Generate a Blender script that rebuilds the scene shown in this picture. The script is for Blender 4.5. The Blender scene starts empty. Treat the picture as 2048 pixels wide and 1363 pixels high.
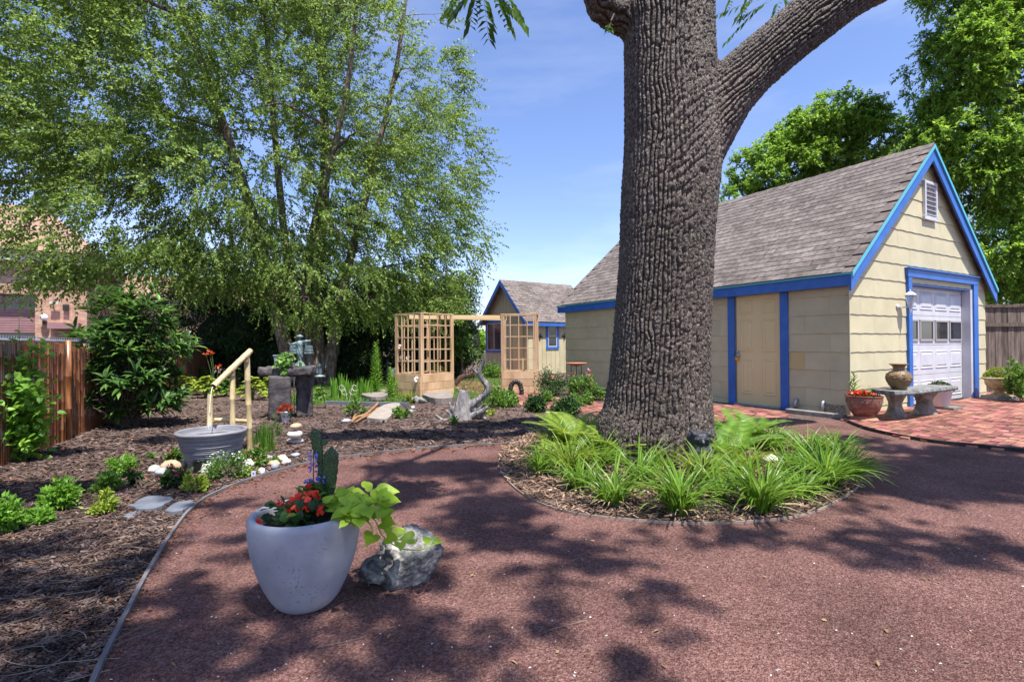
import bpy, math, random
import numpy as np
from mathutils import Vector, Matrix
random.seed(7); RNG = np.random.default_rng(7)
S = bpy.context.scene
COL = S.collection
# ------------------------------------------------------------------ camera
F = 1030.6; CAMH = 1.15; TH = .0063; RO = .0072
cf = np.array([0, math.cos(TH), math.sin(TH)]); r0 = np.array([1., 0, 0]); u0 = np.array([0, -math.sin(TH), math.cos(TH)])
cr = math.cos(RO)*r0-math.sin(RO)*u0; cu = math.sin(RO)*r0+math.cos(RO)*u0
CAM = np.array([0, 0, CAMH])
cam = bpy.data.objects.new('camera', bpy.data.cameras.new('camera')); COL.objects.link(cam)
m = Matrix.Identity(4)
for i in range(3):
    m[i][0] = cr[i]; m[i][1] = cu[i]; m[i][2] = -cf[i]; m[i][3] = CAM[i]
cam.matrix_world = m
cam.data.sensor_width = 36; cam.data.lens = F/2048*36; cam.data.clip_end = 3000; cam.data.clip_start = .05
S.camera = cam
# ------------------------------------------------------------------ light
SUN_EL = math.radians(68); sh = np.array([.51, -.86]); sh /= np.hypot(*sh)
SUN = np.array([sh[0]*math.cos(SUN_EL), sh[1]*math.cos(SUN_EL), math.sin(SUN_EL)])
w = bpy.data.worlds.new('World'); S.world = w; w.use_nodes = True
nt = w.node_tree; nt.nodes.clear()
out = nt.nodes.new('ShaderNodeOutputWorld'); bg = nt.nodes.new('ShaderNodeBackground')
sky = nt.nodes.new('ShaderNodeTexSky'); sky.sky_type = 'NISHITA'; sky.sun_disc = False
sky.sun_elevation = SUN_EL; sky.sun_rotation = math.atan2(sh[0], sh[1]); sky.air_density = 1.0; sky.dust_density = .4; sky.ozone_density = 2.2
tc = nt.nodes.new('ShaderNodeTexCoord'); mp = nt.nodes.new('ShaderNodeMapping'); mp.inputs['Scale'].default_value = (1.1, 1.1, 5.5)
no = nt.nodes.new('ShaderNodeTexNoise'); no.inputs['Scale'].default_value = 2.3; no.inputs['Detail'].default_value = 7; no.inputs['Roughness'].default_value = .55
rp = nt.nodes.new('ShaderNodeValToRGB'); rp.color_ramp.elements[0].position = .45; rp.color_ramp.elements[0].color = (0, 0, 0, 1)
rp.color_ramp.elements[1].position = .85; rp.color_ramp.elements[1].color = (.75, .75, .75, 1)
sep = nt.nodes.new('ShaderNodeSeparateXYZ'); mr = nt.nodes.new('ShaderNodeMapRange')      # more cloud near the horizon
mr.inputs['From Min'].default_value = .02; mr.inputs['From Max'].default_value = .30; mr.inputs['To Min'].default_value = 1; mr.inputs['To Max'].default_value = .30
mu = nt.nodes.new('ShaderNodeMath'); mu.operation = 'MULTIPLY'
mx = nt.nodes.new('ShaderNodeMix'); mx.data_type = 'RGBA'; mx.inputs[7].default_value = (8.5, 8.9, 9.8, 1)
tint = nt.nodes.new('ShaderNodeMix'); tint.data_type = 'RGBA'; tint.blend_type = 'MULTIPLY'; tint.inputs[0].default_value = 1; tint.inputs[7].default_value = (1.42, 1.40, 1.66, 1)
L = nt.links.new
L(tc.outputs['Generated'], mp.inputs['Vector']); L(mp.outputs[0], no.inputs['Vector']); L(no.outputs['Fac'], rp.inputs[0])
L(tc.outputs['Generated'], sep.inputs[0]); L(sep.outputs['Z'], mr.inputs['Value']); L(rp.outputs[0], mu.inputs[0]); L(mr.outputs[0], mu.inputs[1])
L(sky.outputs[0], tint.inputs[6]); L(mu.outputs[0], mx.inputs[0]); L(tint.outputs[2], mx.inputs[6]); L(mx.outputs[2], bg.inputs['Color']); L(bg.outputs[0], out.inputs[0])
bg.inputs['Strength'].default_value = .080
sl = bpy.data.lights.new('sun', 'SUN'); sl.energy = 5.0; sl.angle = math.radians(.5); sl.color = (1, .955, .88)
so = bpy.data.objects.new('sun', sl); COL.objects.link(so); so.rotation_euler = Vector(SUN).to_track_quat('Z', 'Y').to_euler(); so.location = (0, 0, 30)
S.view_settings.view_transform = 'Standard'; S.view_settings.look = 'None'; S.view_settings.exposure = .93; S.view_settings.gamma = 1
S.view_settings.use_curve_mapping = False
S.cycles.max_bounces = 7; S.cycles.diffuse_bounces = 3; S.cycles.transparent_max_bounces = 6; S.cycles.glossy_bounces = 2; S.cycles.transmission_bounces = 4
S.cycles.use_denoising = True
# ------------------------------------------------------------------ pixel helpers (full photo pixels -> world)
def ray(px, py): return cf+(px-1024)/F*cr+(681.5-py)/F*cu
def G(px, py, z=0.):
    d = ray(px, py); return CAM+d*((z-CAMH)/d[2])
def at(px, py, Y):
    d = ray(px, py); return CAM+d*(Y/d[1])
def onpl(px, py, p0, n):
    d = ray(px, py); p0 = np.asarray(p0, float); n = np.asarray(n, float); return CAM+d*(np.dot(p0-CAM, n)/np.dot(d, n))
def zat(py, Y): return at(1024, py, Y)[2]
# ------------------------------------------------------------------ noise
def _h(i, j, k, s):
    x = (i.astype(np.int64)*374761393+j.astype(np.int64)*668265263+k.astype(np.int64)*2147483647+s*1274126177) & 0xffffffff
    x = ((x ^ (x >> 13))*1274126177) & 0xffffffff
    x = ((x ^ (x >> 16))*2246822519) & 0xffffffff
    return ((x ^ (x >> 15)) & 0xffffff)/float(0xffffff)
def vnoise(p, s=0):
    i = np.floor(p).astype(np.int64); f = p-i; f = f*f*(3-2*f); r = 0
    for a in (0, 1):
        for b in (0, 1):
            for c in (0, 1):
                wgt = (f[:, 0] if a else 1-f[:, 0])*(f[:, 1] if b else 1-f[:, 1])*(f[:, 2] if c else 1-f[:, 2])
                r = r+wgt*_h(i[:, 0]+a, i[:, 1]+b, i[:, 2]+c, s)
    return r
def fbm(p, o=4, s=0):
    r = 0; a = .5; t = 0
    for k in range(o): r = r+a*vnoise(p*2**k+k*17.3, s+k); t += a; a *= .5
    return r/t
def worley(p, s=0):
    i = np.floor(p).astype(np.int64); f = p-i; d1 = np.full(len(p), 9.); d2 = d1.copy()
    for a in (-1, 0, 1):
        for b in (-1, 0, 1):
            for c in (-1, 0, 1):
                q = [i[:, 0]+a, i[:, 1]+b, i[:, 2]+c]
                d = ((a+_h(*q, s)-f[:, 0])**2+(b+_h(*q, s+1)-f[:, 1])**2+(c+_h(*q, s+2)-f[:, 2])**2)
                n1 = np.minimum(d1, d); d2 = np.minimum(d2, np.maximum(d1, d)); d1 = n1
    return np.sqrt(d1), np.sqrt(d2)
# ------------------------------------------------------------------ materials
def rgb(h): return h if len(h) == 4 else (*h, 1)
def mat(name, cols, scale=6., rough=.8, bump=0., bscale=None, spec=.3, stretch=(1, 1, 1), metal=0., island=0., objr=0., detail=5., hue=0., bdist=.01, vor=0., coat=0., wave=None):
    m = bpy.data.materials.new(name); m.use_nodes = True; t = m.node_tree; n = t.nodes; l = t.links.new
    b = n['Principled BSDF']; b.inputs['Roughness'].default_value = rough; b.inputs['Specular IOR Level'].default_value = spec
    b.inputs['Metallic'].default_value = metal; b.inputs['Coat Weight'].default_value = coat
    tc = n.new('ShaderNodeTexCoord'); mp = n.new('ShaderNodeMapping'); mp.inputs['Scale'].default_value = stretch
    l(tc.outputs['Object'], mp.inputs['Vector'])
    if objr > 0:
        oi = n.new('ShaderNodeObjectInfo'); vm = n.new('ShaderNodeVectorMath'); vm.operation = 'SCALE'
        cx = n.new('ShaderNodeCombineXYZ'); l(oi.outputs['Random'], cx.inputs[0]); l(oi.outputs['Random'], cx.inputs[1]); l(cx.outputs[0], vm.inputs[0]); vm.inputs['Scale'].default_value = 37
        ad = n.new('ShaderNodeVectorMath'); l(mp.outputs[0], ad.inputs[0]); l(vm.outputs[0], ad.inputs[1]); vec = ad.outputs[0]
    else: vec = mp.outputs[0]
    no = n.new('ShaderNodeTexNoise'); no.inputs['Scale'].default_value = scale; no.inputs['Detail'].default_value = detail; no.inputs['Roughness'].default_value = .6
    l(vec, no.inputs['Vector'])
    r = n.new('ShaderNodeValToRGB'); e = r.color_ramp.elements
    k = len(cols); lo, hi = .32, .68
    for i, c in enumerate(cols):
        pos = lo+(hi-lo)*(i/(k-1) if k > 1 else 0)
        if i < 2: el = e[i]; el.position = pos
        else: el = e.new(pos)
        el.color = rgb(c)
    if k == 1: e[1].color = rgb(cols[0])
    l(no.outputs['Fac'], r.inputs[0]); c = r.outputs[0]
    if island > 0 or objr > 0:
        hs = n.new('ShaderNodeHueSaturation'); l(c, hs.inputs['Color']); c = hs.outputs[0]
        if island > 0: src = n.new('ShaderNodeNewGeometry').outputs['Random Per Island']; amp = island
        else: src = oi.outputs['Random']; amp = objr
        mr = n.new('ShaderNodeMapRange'); l(src, mr.inputs['Value']); mr.inputs['To Min'].default_value = 1-amp; mr.inputs['To Max'].default_value = 1+amp; l(mr.outputs[0], hs.inputs['Value'])
        if hue > 0:
            mh = n.new('ShaderNodeMath'); mh.operation = 'MULTIPLY'; mh.inputs[1].default_value = 13.7; l(src, mh.inputs[0])
            fr = n.new('ShaderNodeMath'); fr.operation = 'FRACT'; l(mh.outputs[0], fr.inputs[0])
            m2 = n.new('ShaderNodeMapRange'); l(fr.outputs[0], m2.inputs['Value']); m2.inputs['To Min'].default_value = .5-hue; m2.inputs['To Max'].default_value = .5+hue; l(m2.outputs[0], hs.inputs['Hue'])
    l(c, b.inputs['Base Color'])
    if bump > 0:
        bn = n.new('ShaderNodeTexVoronoi' if vor else 'ShaderNodeTexNoise'); bn.inputs['Scale'].default_value = bscale or scale*3
        l(vec, bn.inputs['Vector'])
        if not vor: bn.inputs['Detail'].default_value = 5
        bu = n.new('ShaderNodeBump'); bu.inputs['Strength'].default_value = bump; bu.inputs['Distance'].default_value = bdist
        l(bn.outputs[0], bu.inputs['Height']); l(bu.outputs[0], b.inputs['Normal'])
    return m
def leafmat(name, c1, c2, c3=None, tr=.35, rough=.42, spec=.35, clump=1.2):
    m = bpy.data.materials.new(name); m.use_nodes = True; t = m.node_tree; n = t.nodes; l = t.links.new
    b = n['Principled BSDF']; b.inputs['Roughness'].default_value = rough; b.inputs['Specular IOR Level'].default_value = spec
    g = n.new('ShaderNodeNewGeometry'); r = n.new('ShaderNodeValToRGB'); e = r.color_ramp.elements
    tc = n.new('ShaderNodeTexCoord'); no = n.new('ShaderNodeTexNoise'); no.inputs['Scale'].default_value = clump; no.inputs['Detail'].default_value = 2; l(tc.outputs['Object'], no.inputs['Vector'])
    mi = n.new('ShaderNodeMath'); mi.operation = 'MULTIPLY_ADD'; l(no.outputs['Fac'], mi.inputs[0]); mi.inputs[1].default_value = 1.2; mi.inputs[2].default_value = -.6
    ad = n.new('ShaderNodeMath'); l(mi.outputs[0], ad.inputs[0]); l(g.outputs['Random Per Island'], ad.inputs[1])
    e[0].color = rgb(c1); e[1].color = rgb(c2); e[0].position = .1; e[1].position = .75
    if c3: x = e.new(1.); x.color = rgb(c3)
    l(ad.outputs[0], r.inputs[0]); l(r.outputs[0], b.inputs['Base Color'])
    tl = n.new('ShaderNodeBsdfTranslucent'); hs = n.new('ShaderNodeHueSaturation'); hs.inputs['Hue'].default_value = .485; hs.inputs['Value'].default_value = 1.5; l(r.outputs[0], hs.inputs['Color']); l(hs.outputs[0], tl.inputs['Color'])
    ms = n.new('ShaderNodeMixShader'); ms.inputs[0].default_value = tr; l(b.outputs[0], ms.inputs[1]); l(tl.outputs[0], ms.inputs[2]); l(ms.outputs[0], n['Material Output'].inputs[0])
    return m
# ------------------------------------------------------------------ mesh builder (world coordinates)
def unit(a): a = np.asarray(a, float); return a/(np.linalg.norm(a, axis=-1, keepdims=True)+1e-12)
def rotz(a): c, s = math.cos(a), math.sin(a); return np.array([[c, -s, 0], [s, c, 0], [0, 0, 1.]])
BOXV = np.array([[x, y, z] for x in (-.5, .5) for y in (-.5, .5) for z in (-.5, .5)])
BOXF = np.array([[0, 1, 3, 2], [4, 6, 7, 5], [0, 4, 5, 1], [2, 3, 7, 6], [0, 2, 6, 4], [1, 5, 7, 3]])
def wmat(o):
    M = Matrix.Identity(4)
    while o is not None: M = o.matrix_basis @ M; o = o.parent
    return M
def mesh_from(name, v, fs):
    me = bpy.data.meshes.new(name); me.vertices.add(len(v)); me.vertices.foreach_set('co', np.ascontiguousarray(v, np.float32).ravel())
    idx = np.concatenate([f.ravel() for f in fs]); sizes = np.concatenate([np.full(len(f), f.shape[1]) for f in fs])
    me.loops.add(len(idx)); me.loops.foreach_set('vertex_index', idx.astype(np.int32))
    me.polygons.add(len(sizes)); me.polygons.foreach_set('loop_start', np.concatenate([[0], np.cumsum(sizes)[:-1]]).astype(np.int32))
    me.polygons.foreach_set('use_smooth', np.zeros(len(sizes), bool)); me.update(calc_edges=True); return me
class MB:
    def __init__(s): s.v = []; s.f = {}; s.n = 0
    def add(s, v, f):
        v = np.asarray(v, float).reshape(-1, 3)
        if isinstance(f, np.ndarray): s.f.setdefault(f.shape[1], []).append(f+s.n)
        else:
            for q in f: s.f.setdefault(len(q), []).append(np.array([q])+s.n)
        s.v.append(v); s.n += len(v); return s
    def box(s, c, size, R=None):
        v = BOXV*np.array(size)
        if R is not None: v = v@np.asarray(R).T
        return s.add(v+np.asarray(c), BOXF)
    def bar(s, a, b, w, h, up=(0, 0, 1)):
        a = np.asarray(a, float); b = np.asarray(b, float); x = unit(b-a); y = unit(np.cross(up, x)); z = np.cross(x, y)
        return s.box((a+b)/2, (np.linalg.norm(b-a), w, h), np.array([x, y, z]).T)
    def tube(s, pts, rad, n=8, cap=True, wob=0., seed=0):
        pts = np.asarray(pts, float); k = len(pts); rad = np.broadcast_to(np.asarray(rad, float), (k,))
        tg = np.gradient(pts, axis=0); tg = unit(tg); ref = np.array([0, 0, 1.]) if abs(tg[0][2]) < .9 else np.array([1., 0, 0])
        a = np.arange(n)*2*math.pi/n; vs = []; x = unit(np.cross(ref, tg[0]))
        for i in range(k):
            x = unit(x-tg[i]*np.dot(x, tg[i])); y = np.cross(tg[i], x); rr = rad[i]*np.ones(n)
            if wob: rr = rr*(1+wob*(np.sin(a*3+seed+i*.3)*.6+np.sin(a*5+seed*2)*.4))
            vs.append(pts[i]+np.outer(np.cos(a)*rr, x)+np.outer(np.sin(a)*rr, y))
        i0 = np.arange(n); i1 = (i0+1) % n
        f = np.concatenate([np.stack([i0+r*n, i1+r*n, i1+(r+1)*n, i0+(r+1)*n], 1) for r in range(k-1)])
        base = s.n; s.add(np.concatenate(vs), f)
        if cap: s.f.setdefault(n, []).append(np.array([list(range(base, base+n))[::-1], list(range(base+(k-1)*n, base+k*n))]))
        return s
    def lathe(s, prof, c, n=32, M=None, mod=None):
        p = np.asarray(prof, float); a = np.arange(n)*2*math.pi/n; vs = []
        for r, z in p:
            rr = r*np.ones(n) if mod is None else r*mod(a, z)
            vs.append(np.stack([rr*np.cos(a), rr*np.sin(a), np.full(n, z)], 1))
        v = np.concatenate(vs)
        if M is not None: v = v@np.asarray(M).T
        i0 = np.arange(n); i1 = (i0+1) % n
        f = np.concatenate([np.stack([i0+r*n, i1+r*n, i1+(r+1)*n, i0+(r+1)*n], 1) for r in range(len(p)-1)])
        b = s.n; s.add(v+np.asarray(c), f)
        if p[0][0] > 1e-4: s.f.setdefault(n, []).append(np.array([list(range(b, b+n))[::-1]]))
        if p[-1][0] > 1e-4: s.f.setdefault(n, []).append(np.array([list(range(b+(len(p)-1)*n, b+len(p)*n))]))
        return s
    def prism(s, poly, z0, z1):           # poly: (n,2) or (n,3) outline in the ground plane, extruded upward
        q = np.asarray(poly, float)[:, :2]; n = len(q)
        if np.sum(q[:, 0]*np.roll(q[:, 1], -1)-q[:, 1]*np.roll(q[:, 0], -1)) < 0: q = q[::-1]
        v = np.concatenate([np.c_[q, np.full(n, z0)], np.c_[q, np.full(n, z1)]])
        return s.add(v, [list(range(n))[::-1], list(range(n, 2*n))]+[[i, (i+1) % n, (i+1) % n+n, i+n] for i in range(n)])
    def rock(s, c, size, seed=0, amp=.35, sub=3, flat=0, fr=1.3, rz=0.):
        v, f = ICO[sub]; p = v.copy()
        d = 1+amp*(fbm(v*fr+seed*7.1, 3, seed)-.5)*2+amp*.35*(fbm(v*fr*4+seed, 2, seed+5)-.5)*2
        p = p*d[:, None]
        if flat: p[:, 2] = np.clip(p[:, 2], -flat, flat)
        return s.add((p*np.array(size))@rotz(rz).T+np.asarray(c), f)
    def inst(s, tv, tf, pos, X, Z, sx, sy=None, sz=None):
        """copies of a template, its x axis along X and z towards Z"""
        pos = np.asarray(pos, float); n = len(pos)
        if n == 0: return s
        X = unit(X); Z = np.broadcast_to(np.asarray(Z, float), X.shape); Y = unit(np.cross(Z, X)); Z = np.cross(X, Y)
        sx = np.broadcast_to(sx, (n,)).astype(float); sy = sx if sy is None else np.broadcast_to(sy, (n,)); sz = sx if sz is None else np.broadcast_to(sz, (n,))
        v = (pos[:, None]+tv[None, :, 0:1]*(X*sx[:, None])[:, None]+tv[None, :, 1:2]*(Y*sy[:, None])[:, None]+tv[None, :, 2:3]*(Z*sz[:, None])[:, None])
        return s.add(v.reshape(-1, 3), (tf[None]+(np.arange(n)*len(tv))[:, None, None]).reshape(-1, tf.shape[1]))
    def leaves(s, pos, D, N, Ln, W, kind='dia'):
        tv, tf = LEAF[kind]; return s.inst(tv, tf, pos, D, N, Ln, W, Ln)
    def blades(s, base, az, Ln, W, a0, a1, segs=5, fold=.25):
        """arching strap leaves; angle from vertical runs a0 -> a1"""
        base = np.asarray(base, float); n = len(base); az = np.broadcast_to(az, (n,)); Ln = np.broadcast_to(Ln, (n,)); a0 = np.broadcast_to(a0, (n,)); a1 = np.broadcast_to(a1, (n,))
        W = np.broadcast_to(W, (n,)); h = np.stack([np.cos(az), np.sin(az), 0*az], 1); sd = np.stack([-np.sin(az), np.cos(az), 0*az], 1); up = np.array([0, 0, 1.])
        p = base.copy(); rows = []; ts = np.linspace(0, 1, segs+1)
        for i, t in enumerate(ts):
            an = a0+(a1-a0)*t; d = h*np.sin(an)[:, None]+up*np.cos(an)[:, None]; nn = -h*np.cos(an)[:, None]+up*np.sin(an)[:, None]
            wd = (W*(1-t**2.2)*(.55+.9*min(t, .5)))[:, None]/2
            if i == segs: wd = wd*0+.0004
            rows += [p-sd*wd+nn*wd*fold, p-nn*wd*fold*.6, p+sd*wd+nn*wd*fold]
            p = p+d*(Ln/segs)[:, None]
        v = np.stack(rows, 1); k = 3*(segs+1)
        f = []
        for i in range(segs): f += [[3*i, 3*i+1, 3*i+4, 3*i+3], [3*i+1, 3*i+2, 3*i+5, 3*i+4]]
        s.add(v.reshape(-1, 3), (np.array(f)[None]+(np.arange(n)*k)[:, None, None]).reshape(-1, 4)); return s
    def arr(s): return np.concatenate(s.v), [np.concatenate(s.f[k]) for k in sorted(s.f)]
    def build(s, name, m, parent=None, smooth=False, origin=None, bevel=0., kind=None, auto=None):
        v, fs = s.arr()
        if parent is not None: inv = np.array(wmat(parent).inverted()); v = v@inv[:3, :3].T+inv[:3, 3]
        elif origin is not None: v = v-np.asarray(origin, float)
        me = mesh_from(name, v, fs)
        if smooth: me.polygons.foreach_set('use_smooth', np.ones(len(me.polygons), bool))
        me.materials.append(m); o = bpy.data.objects.new(name, me); COL.objects.link(o)
        if parent is not None: o.parent = parent
        elif origin is not None: o.location = origin
        if bevel: bm_ = o.modifiers.new('b', 'BEVEL'); bm_.width = bevel; bm_.segments = 2; bm_.limit_method = 'ANGLE'; bm_.angle_limit = math.radians(40)
        if auto and smooth: me.set_sharp_from_angle(angle=math.radians(auto))
        if kind: o['kind'] = kind
        return o
def ico(sub):
    import bmesh
    b = bmesh.new(); bmesh.ops.create_icosphere(b, subdivisions=sub, radius=1)
    v = np.array([q.co[:] for q in b.verts]); f = np.array([[q.index for q in t.verts] for t in b.faces]); b.free(); return v, f
ICO = {k: ico(k) for k in (1, 2, 3, 4, 5)}
LEAF = {
 'dia': (np.array([[0, 0, 0], [.42, .5, .06], [1, 0, -.05], [.42, -.5, .06]]), np.array([[0, 3, 2, 1]])),
 'oval': (np.array([[0, 0, 0], [.33, 0, .03], [.7, 0, .02], [1, 0, -.06], [.3, .5, .1], [.68, .40, .07], [.3, -.5, .1], [.68, -.40, .07]]),
          np.array([[0, 1, 4, 4], [1, 2, 5, 4], [2, 3, 5, 5], [0, 6, 6, 1], [1, 6, 7, 2], [2, 7, 7, 3]])),
 'heart0': (np.array([[0, 0, 0], [.45, 0, -.02], [1, 0, -.14], [-.16, .24, .03], [.05, .50, .07], [.42, .44, .04], [.62, .24, .0], [-.16, -.24, .03], [.05, -.50, .07], [.42, -.44, .04], [.62, -.24, .0]]),
           np.array([[0, 1, 4, 3], [1, 6, 5, 4], [1, 2, 6, 6], [0, 7, 8, 1], [1, 8, 9, 10], [1, 10, 10, 2]])),
}
def _fix(tv, tf):   # turn degenerate quads into triangles everywhere
    t = []
    for q in tf:
        q = list(dict.fromkeys(q.tolist()))
        t.append([q[0], q[1], q[2]])
        if len(q) == 4: t.append([q[0], q[2], q[3]])
    return tv, np.array(t)
LEAF['oval'] = _fix(*LEAF['oval'])
_o = [(-.15, .10), (-.20, .26), (-.12, .42), (.05, .50), (.25, .49), (.45, .40), (.66, .24), (.85, .10)]
_m = [(x, 0) for x in (-.02, .0, .05, .12, .28, .46, .66, .85)]
_v = [[x, 0, .02-.10*x*x] for x, _ in _m]+[[x, y, .02-.10*x*x+.09*math.sin(y*4)+.035*math.sin(x*9)] for x, y in _o]+[[x, -y, .02-.10*x*x+.09*math.sin(y*4)+.035*math.sin(x*9+1)] for x, y in _o]+[[1, 0, -.12]]
_f = []
for _i in range(7): _f += [[_i, _i+1, _i+9], [_i, _i+9, _i+8], [_i, _i+17, _i+1], [_i, _i+16, _i+17]]
LEAF['heart'] = (np.array(_v), np.array(_f+[[7, 24, 15], [7, 23, 24]]))
PRV = np.array([[t, math.cos(a)*.5, math.sin(a)*.5] for t in (0, 1) for a in (0, 2.094, 4.189)]); PRF = np.array([[0, 1, 4, 3], [1, 2, 5, 4], [2, 0, 3, 5]])
def tag(o, label=None, cat=None, group=None, kind=None):
    if label: o['label'] = label
    if cat: o['category'] = cat
    if group: o['group'] = group
    if kind: o['kind'] = kind
    return o
def T(name, label, cat, loc, rz=0., group=None):
    o = bpy.data.objects.new(name, None); COL.objects.link(o); o.location = tuple(float(q) for q in loc); o.rotation_euler = (0, 0, rz); o.empty_display_size = .1
    return tag(o, label, cat, group)
def piece(name, me, parent, loc, rot=None, scale=None):
    o = bpy.data.objects.new(name, me); COL.objects.link(o); o.parent = parent; o.location = tuple(float(q) for q in loc)
    if rot is not None: o.rotation_euler = rot
    if scale is not None: o.scale = scale
    return o
def remesh(B, voxel, smooth_it=0, sub=0):
    v, fs = B.arr(); me = mesh_from('tmp', v, fs); o = bpy.data.objects.new('tmp', me); COL.objects.link(o)
    r = o.modifiers.new('r', 'REMESH'); r.mode = 'VOXEL'; r.voxel_size = voxel
    if smooth_it: q = o.modifiers.new('s', 'SMOOTH'); q.iterations = smooth_it; q.factor = .5
    if sub: q = o.modifiers.new('u', 'SUBSURF'); q.levels = sub; q.render_levels = sub
    dg = bpy.context.evaluated_depsgraph_get(); ev = o.evaluated_get(dg); em = ev.to_mesh()
    n = len(em.vertices); vv = np.empty(n*3); em.vertices.foreach_get('co', vv); nn = np.empty(n*3); em.vertices.foreach_get('normal', nn)
    k = len(em.loops); li = np.empty(k, np.int32); em.loops.foreach_get('vertex_index', li)
    lt = np.empty(len(em.polygons), np.int32); em.polygons.foreach_get('loop_total', lt)
    st = np.concatenate([[0], np.cumsum(lt)[:-1]]); fs = [li[st[lt == q][:, None]+np.arange(q)] for q in np.unique(lt)]
    ev.to_mesh_clear(); bpy.data.objects.remove(o); bpy.data.meshes.remove(me)
    return vv.reshape(-1, 3), nn.reshape(-1, 3), fs
def from_rm(v, fs):
    B = MB(); B.v = [v]; B.n = len(v); B.f = {f.shape[1]: [f] for f in fs}; return B
def inpoly(p, poly):
    p = np.asarray(p)[:, :2]; poly = np.asarray(poly)[:, :2]; c = np.zeros(len(p), bool); j = len(poly)-1
    for i in range(len(poly)):
        a, b = poly[i], poly[j]
        k = ((a[1] > p[:, 1]) != (b[1] > p[:, 1])) & (p[:, 0] < (b[0]-a[0])*(p[:, 1]-a[1])/(b[1]-a[1]+1e-12)+a[0]); c ^= k; j = i
    return c
def smoothline(pts, n=8):
    p = np.asarray(pts, float); o = []
    for i in range(len(p)-1):
        a = p[max(i-1, 0)]; b = p[i]; c = p[i+1]; d = p[min(i+2, len(p)-1)]
        for k in range(n):
            t = k/n; o.append(.5*((2*b)+(c-a)*t+(2*a-5*b+4*c-d)*t*t+(3*b-a-3*c+d)*t**3))
    o.append(p[-1]); return np.array(o)
def rdir(n): return unit(RNG.normal(size=(n, 3)))
def clip(poly, a, b, c):                 # keep a*x+b*y<=c
    o = []
    for i in range(len(poly)):
        p, q = poly[i], poly[(i+1) % len(poly)]; dp = a*p[0]+b*p[1]-c; dq = a*q[0]+b*q[1]-c
        if dp <= 0: o.append(p)
        if (dp < 0 < dq) or (dq < 0 < dp): t = dp/(dp-dq); o.append((p[0]+(q[0]-p[0])*t, p[1]+(q[1]-p[1])*t))
    return o
# ------------------------------------------------------------------ tree growth
class Grow:
    def __init__(s): s.P = np.zeros((0, 3)); s.R = np.zeros(0); s.B = MB()
    def path(s, pts, rad, n=6, wob=0.):
        s.B.tube(pts, rad, n, wob=wob, seed=len(s.R)); s.P = np.concatenate([s.P, pts[1:]]); s.R = np.concatenate([s.R, np.broadcast_to(rad, (len(pts),))[1:]])
    def reach(s, t, r, n=5, segs=6, rise=.5, wz=1.4, bend=.15, tip=.35):
        d = np.linalg.norm((s.P-t), axis=1)+wz*np.maximum(0, s.P[:, 2]-t[2]+rise*np.hypot(s.P[:, 0]-t[0], s.P[:, 1]-t[1]))+.2*(s.R < r*.8)
        i = int(np.argmin(d)); a = s.P[i]; L = np.linalg.norm(t-a)
        if L < .05: return
        r = min(r, s.R[i]*.8); u = np.linspace(0, 1, segs+1)[:, None]
        mid = (a+t)/2+np.array([0, 0, L*bend])+RNG.normal(size=3)*L*.07
        pts = (1-u)**2*a+2*u*(1-u)*mid+u*u*t
        pts[1:-1] += RNG.normal(size=(segs-1, 3))*L*.012
        s.path(pts, r*(1-(1-tip)*u[:, 0]), n)
def blobs(bl, n, shell=.25):
    """points inside a union of ellipsoids (cx,cy,cz,rx,ry,rz), denser to the outside"""
    bl = np.array(bl, float); w = np.prod(bl[:, 3:], axis=1)**(2/3); w /= w.sum(); k = RNG.choice(len(bl), n, p=w)
    r = RNG.uniform(shell, 1, n)**.5; return bl[k, :3]+rdir(n)*r[:, None]*bl[k, 3:]
def twigs(B, TB, pts, outdir, ntw, tlen, nleaf, Ll, Lw, droop=.35, spread=.7, kind='dia', upn=.75, tw=.004):
    """twigs fan out from each point and carry leaves; all at once"""
    n = len(pts); P = np.repeat(pts, ntw, 0); D = unit(np.repeat(outdir, ntw, 0)*(1-spread)+rdir(n*ntw)*spread); Ln = tlen*RNG.uniform(.5, 1.2, n*ntw)
    if TB is not None:
        mid = P+D*Ln[:, None]*.5; e = P+D*Ln[:, None]+np.array([0, 0, -1])*(droop*Ln)[:, None]; m2 = mid+np.array([0, 0, -1])*(droop*Ln*.25)[:, None]
        TB.inst(PRV, PRF, P, m2-P, (0.01, .02, 1), np.linalg.norm(m2-P, axis=1), tw, tw); TB.inst(PRV, PRF, m2, e-m2, (0.01, .02, 1), np.linalg.norm(e-m2, axis=1), tw*.7, tw*.7)
    k = nleaf; t = (np.tile(np.arange(k), len(P))+RNG.uniform(0, 1, k*len(P)))/k; PP = np.repeat(P, k, 0); DD = np.repeat(D, k, 0); LL = np.repeat(Ln, k)
    t = .12+.9*t; pos = PP+DD*(LL*t)[:, None]+np.array([0, 0, -1])*(droop*LL*t*t)[:, None]
    sd = np.cross(DD, rdir(len(PP))); d = unit(DD*.5+sd*1.0+np.array([0, 0, -.35])); nrm = unit(np.array([0, 0, 1.])*upn+rdir(len(PP))*(1-upn)+.001)
    B.leaves(pos, d, nrm, Ll*RNG.uniform(.65, 1.2, len(PP)), Lw*RNG.uniform(.7, 1.15, len(PP)), kind)
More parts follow.
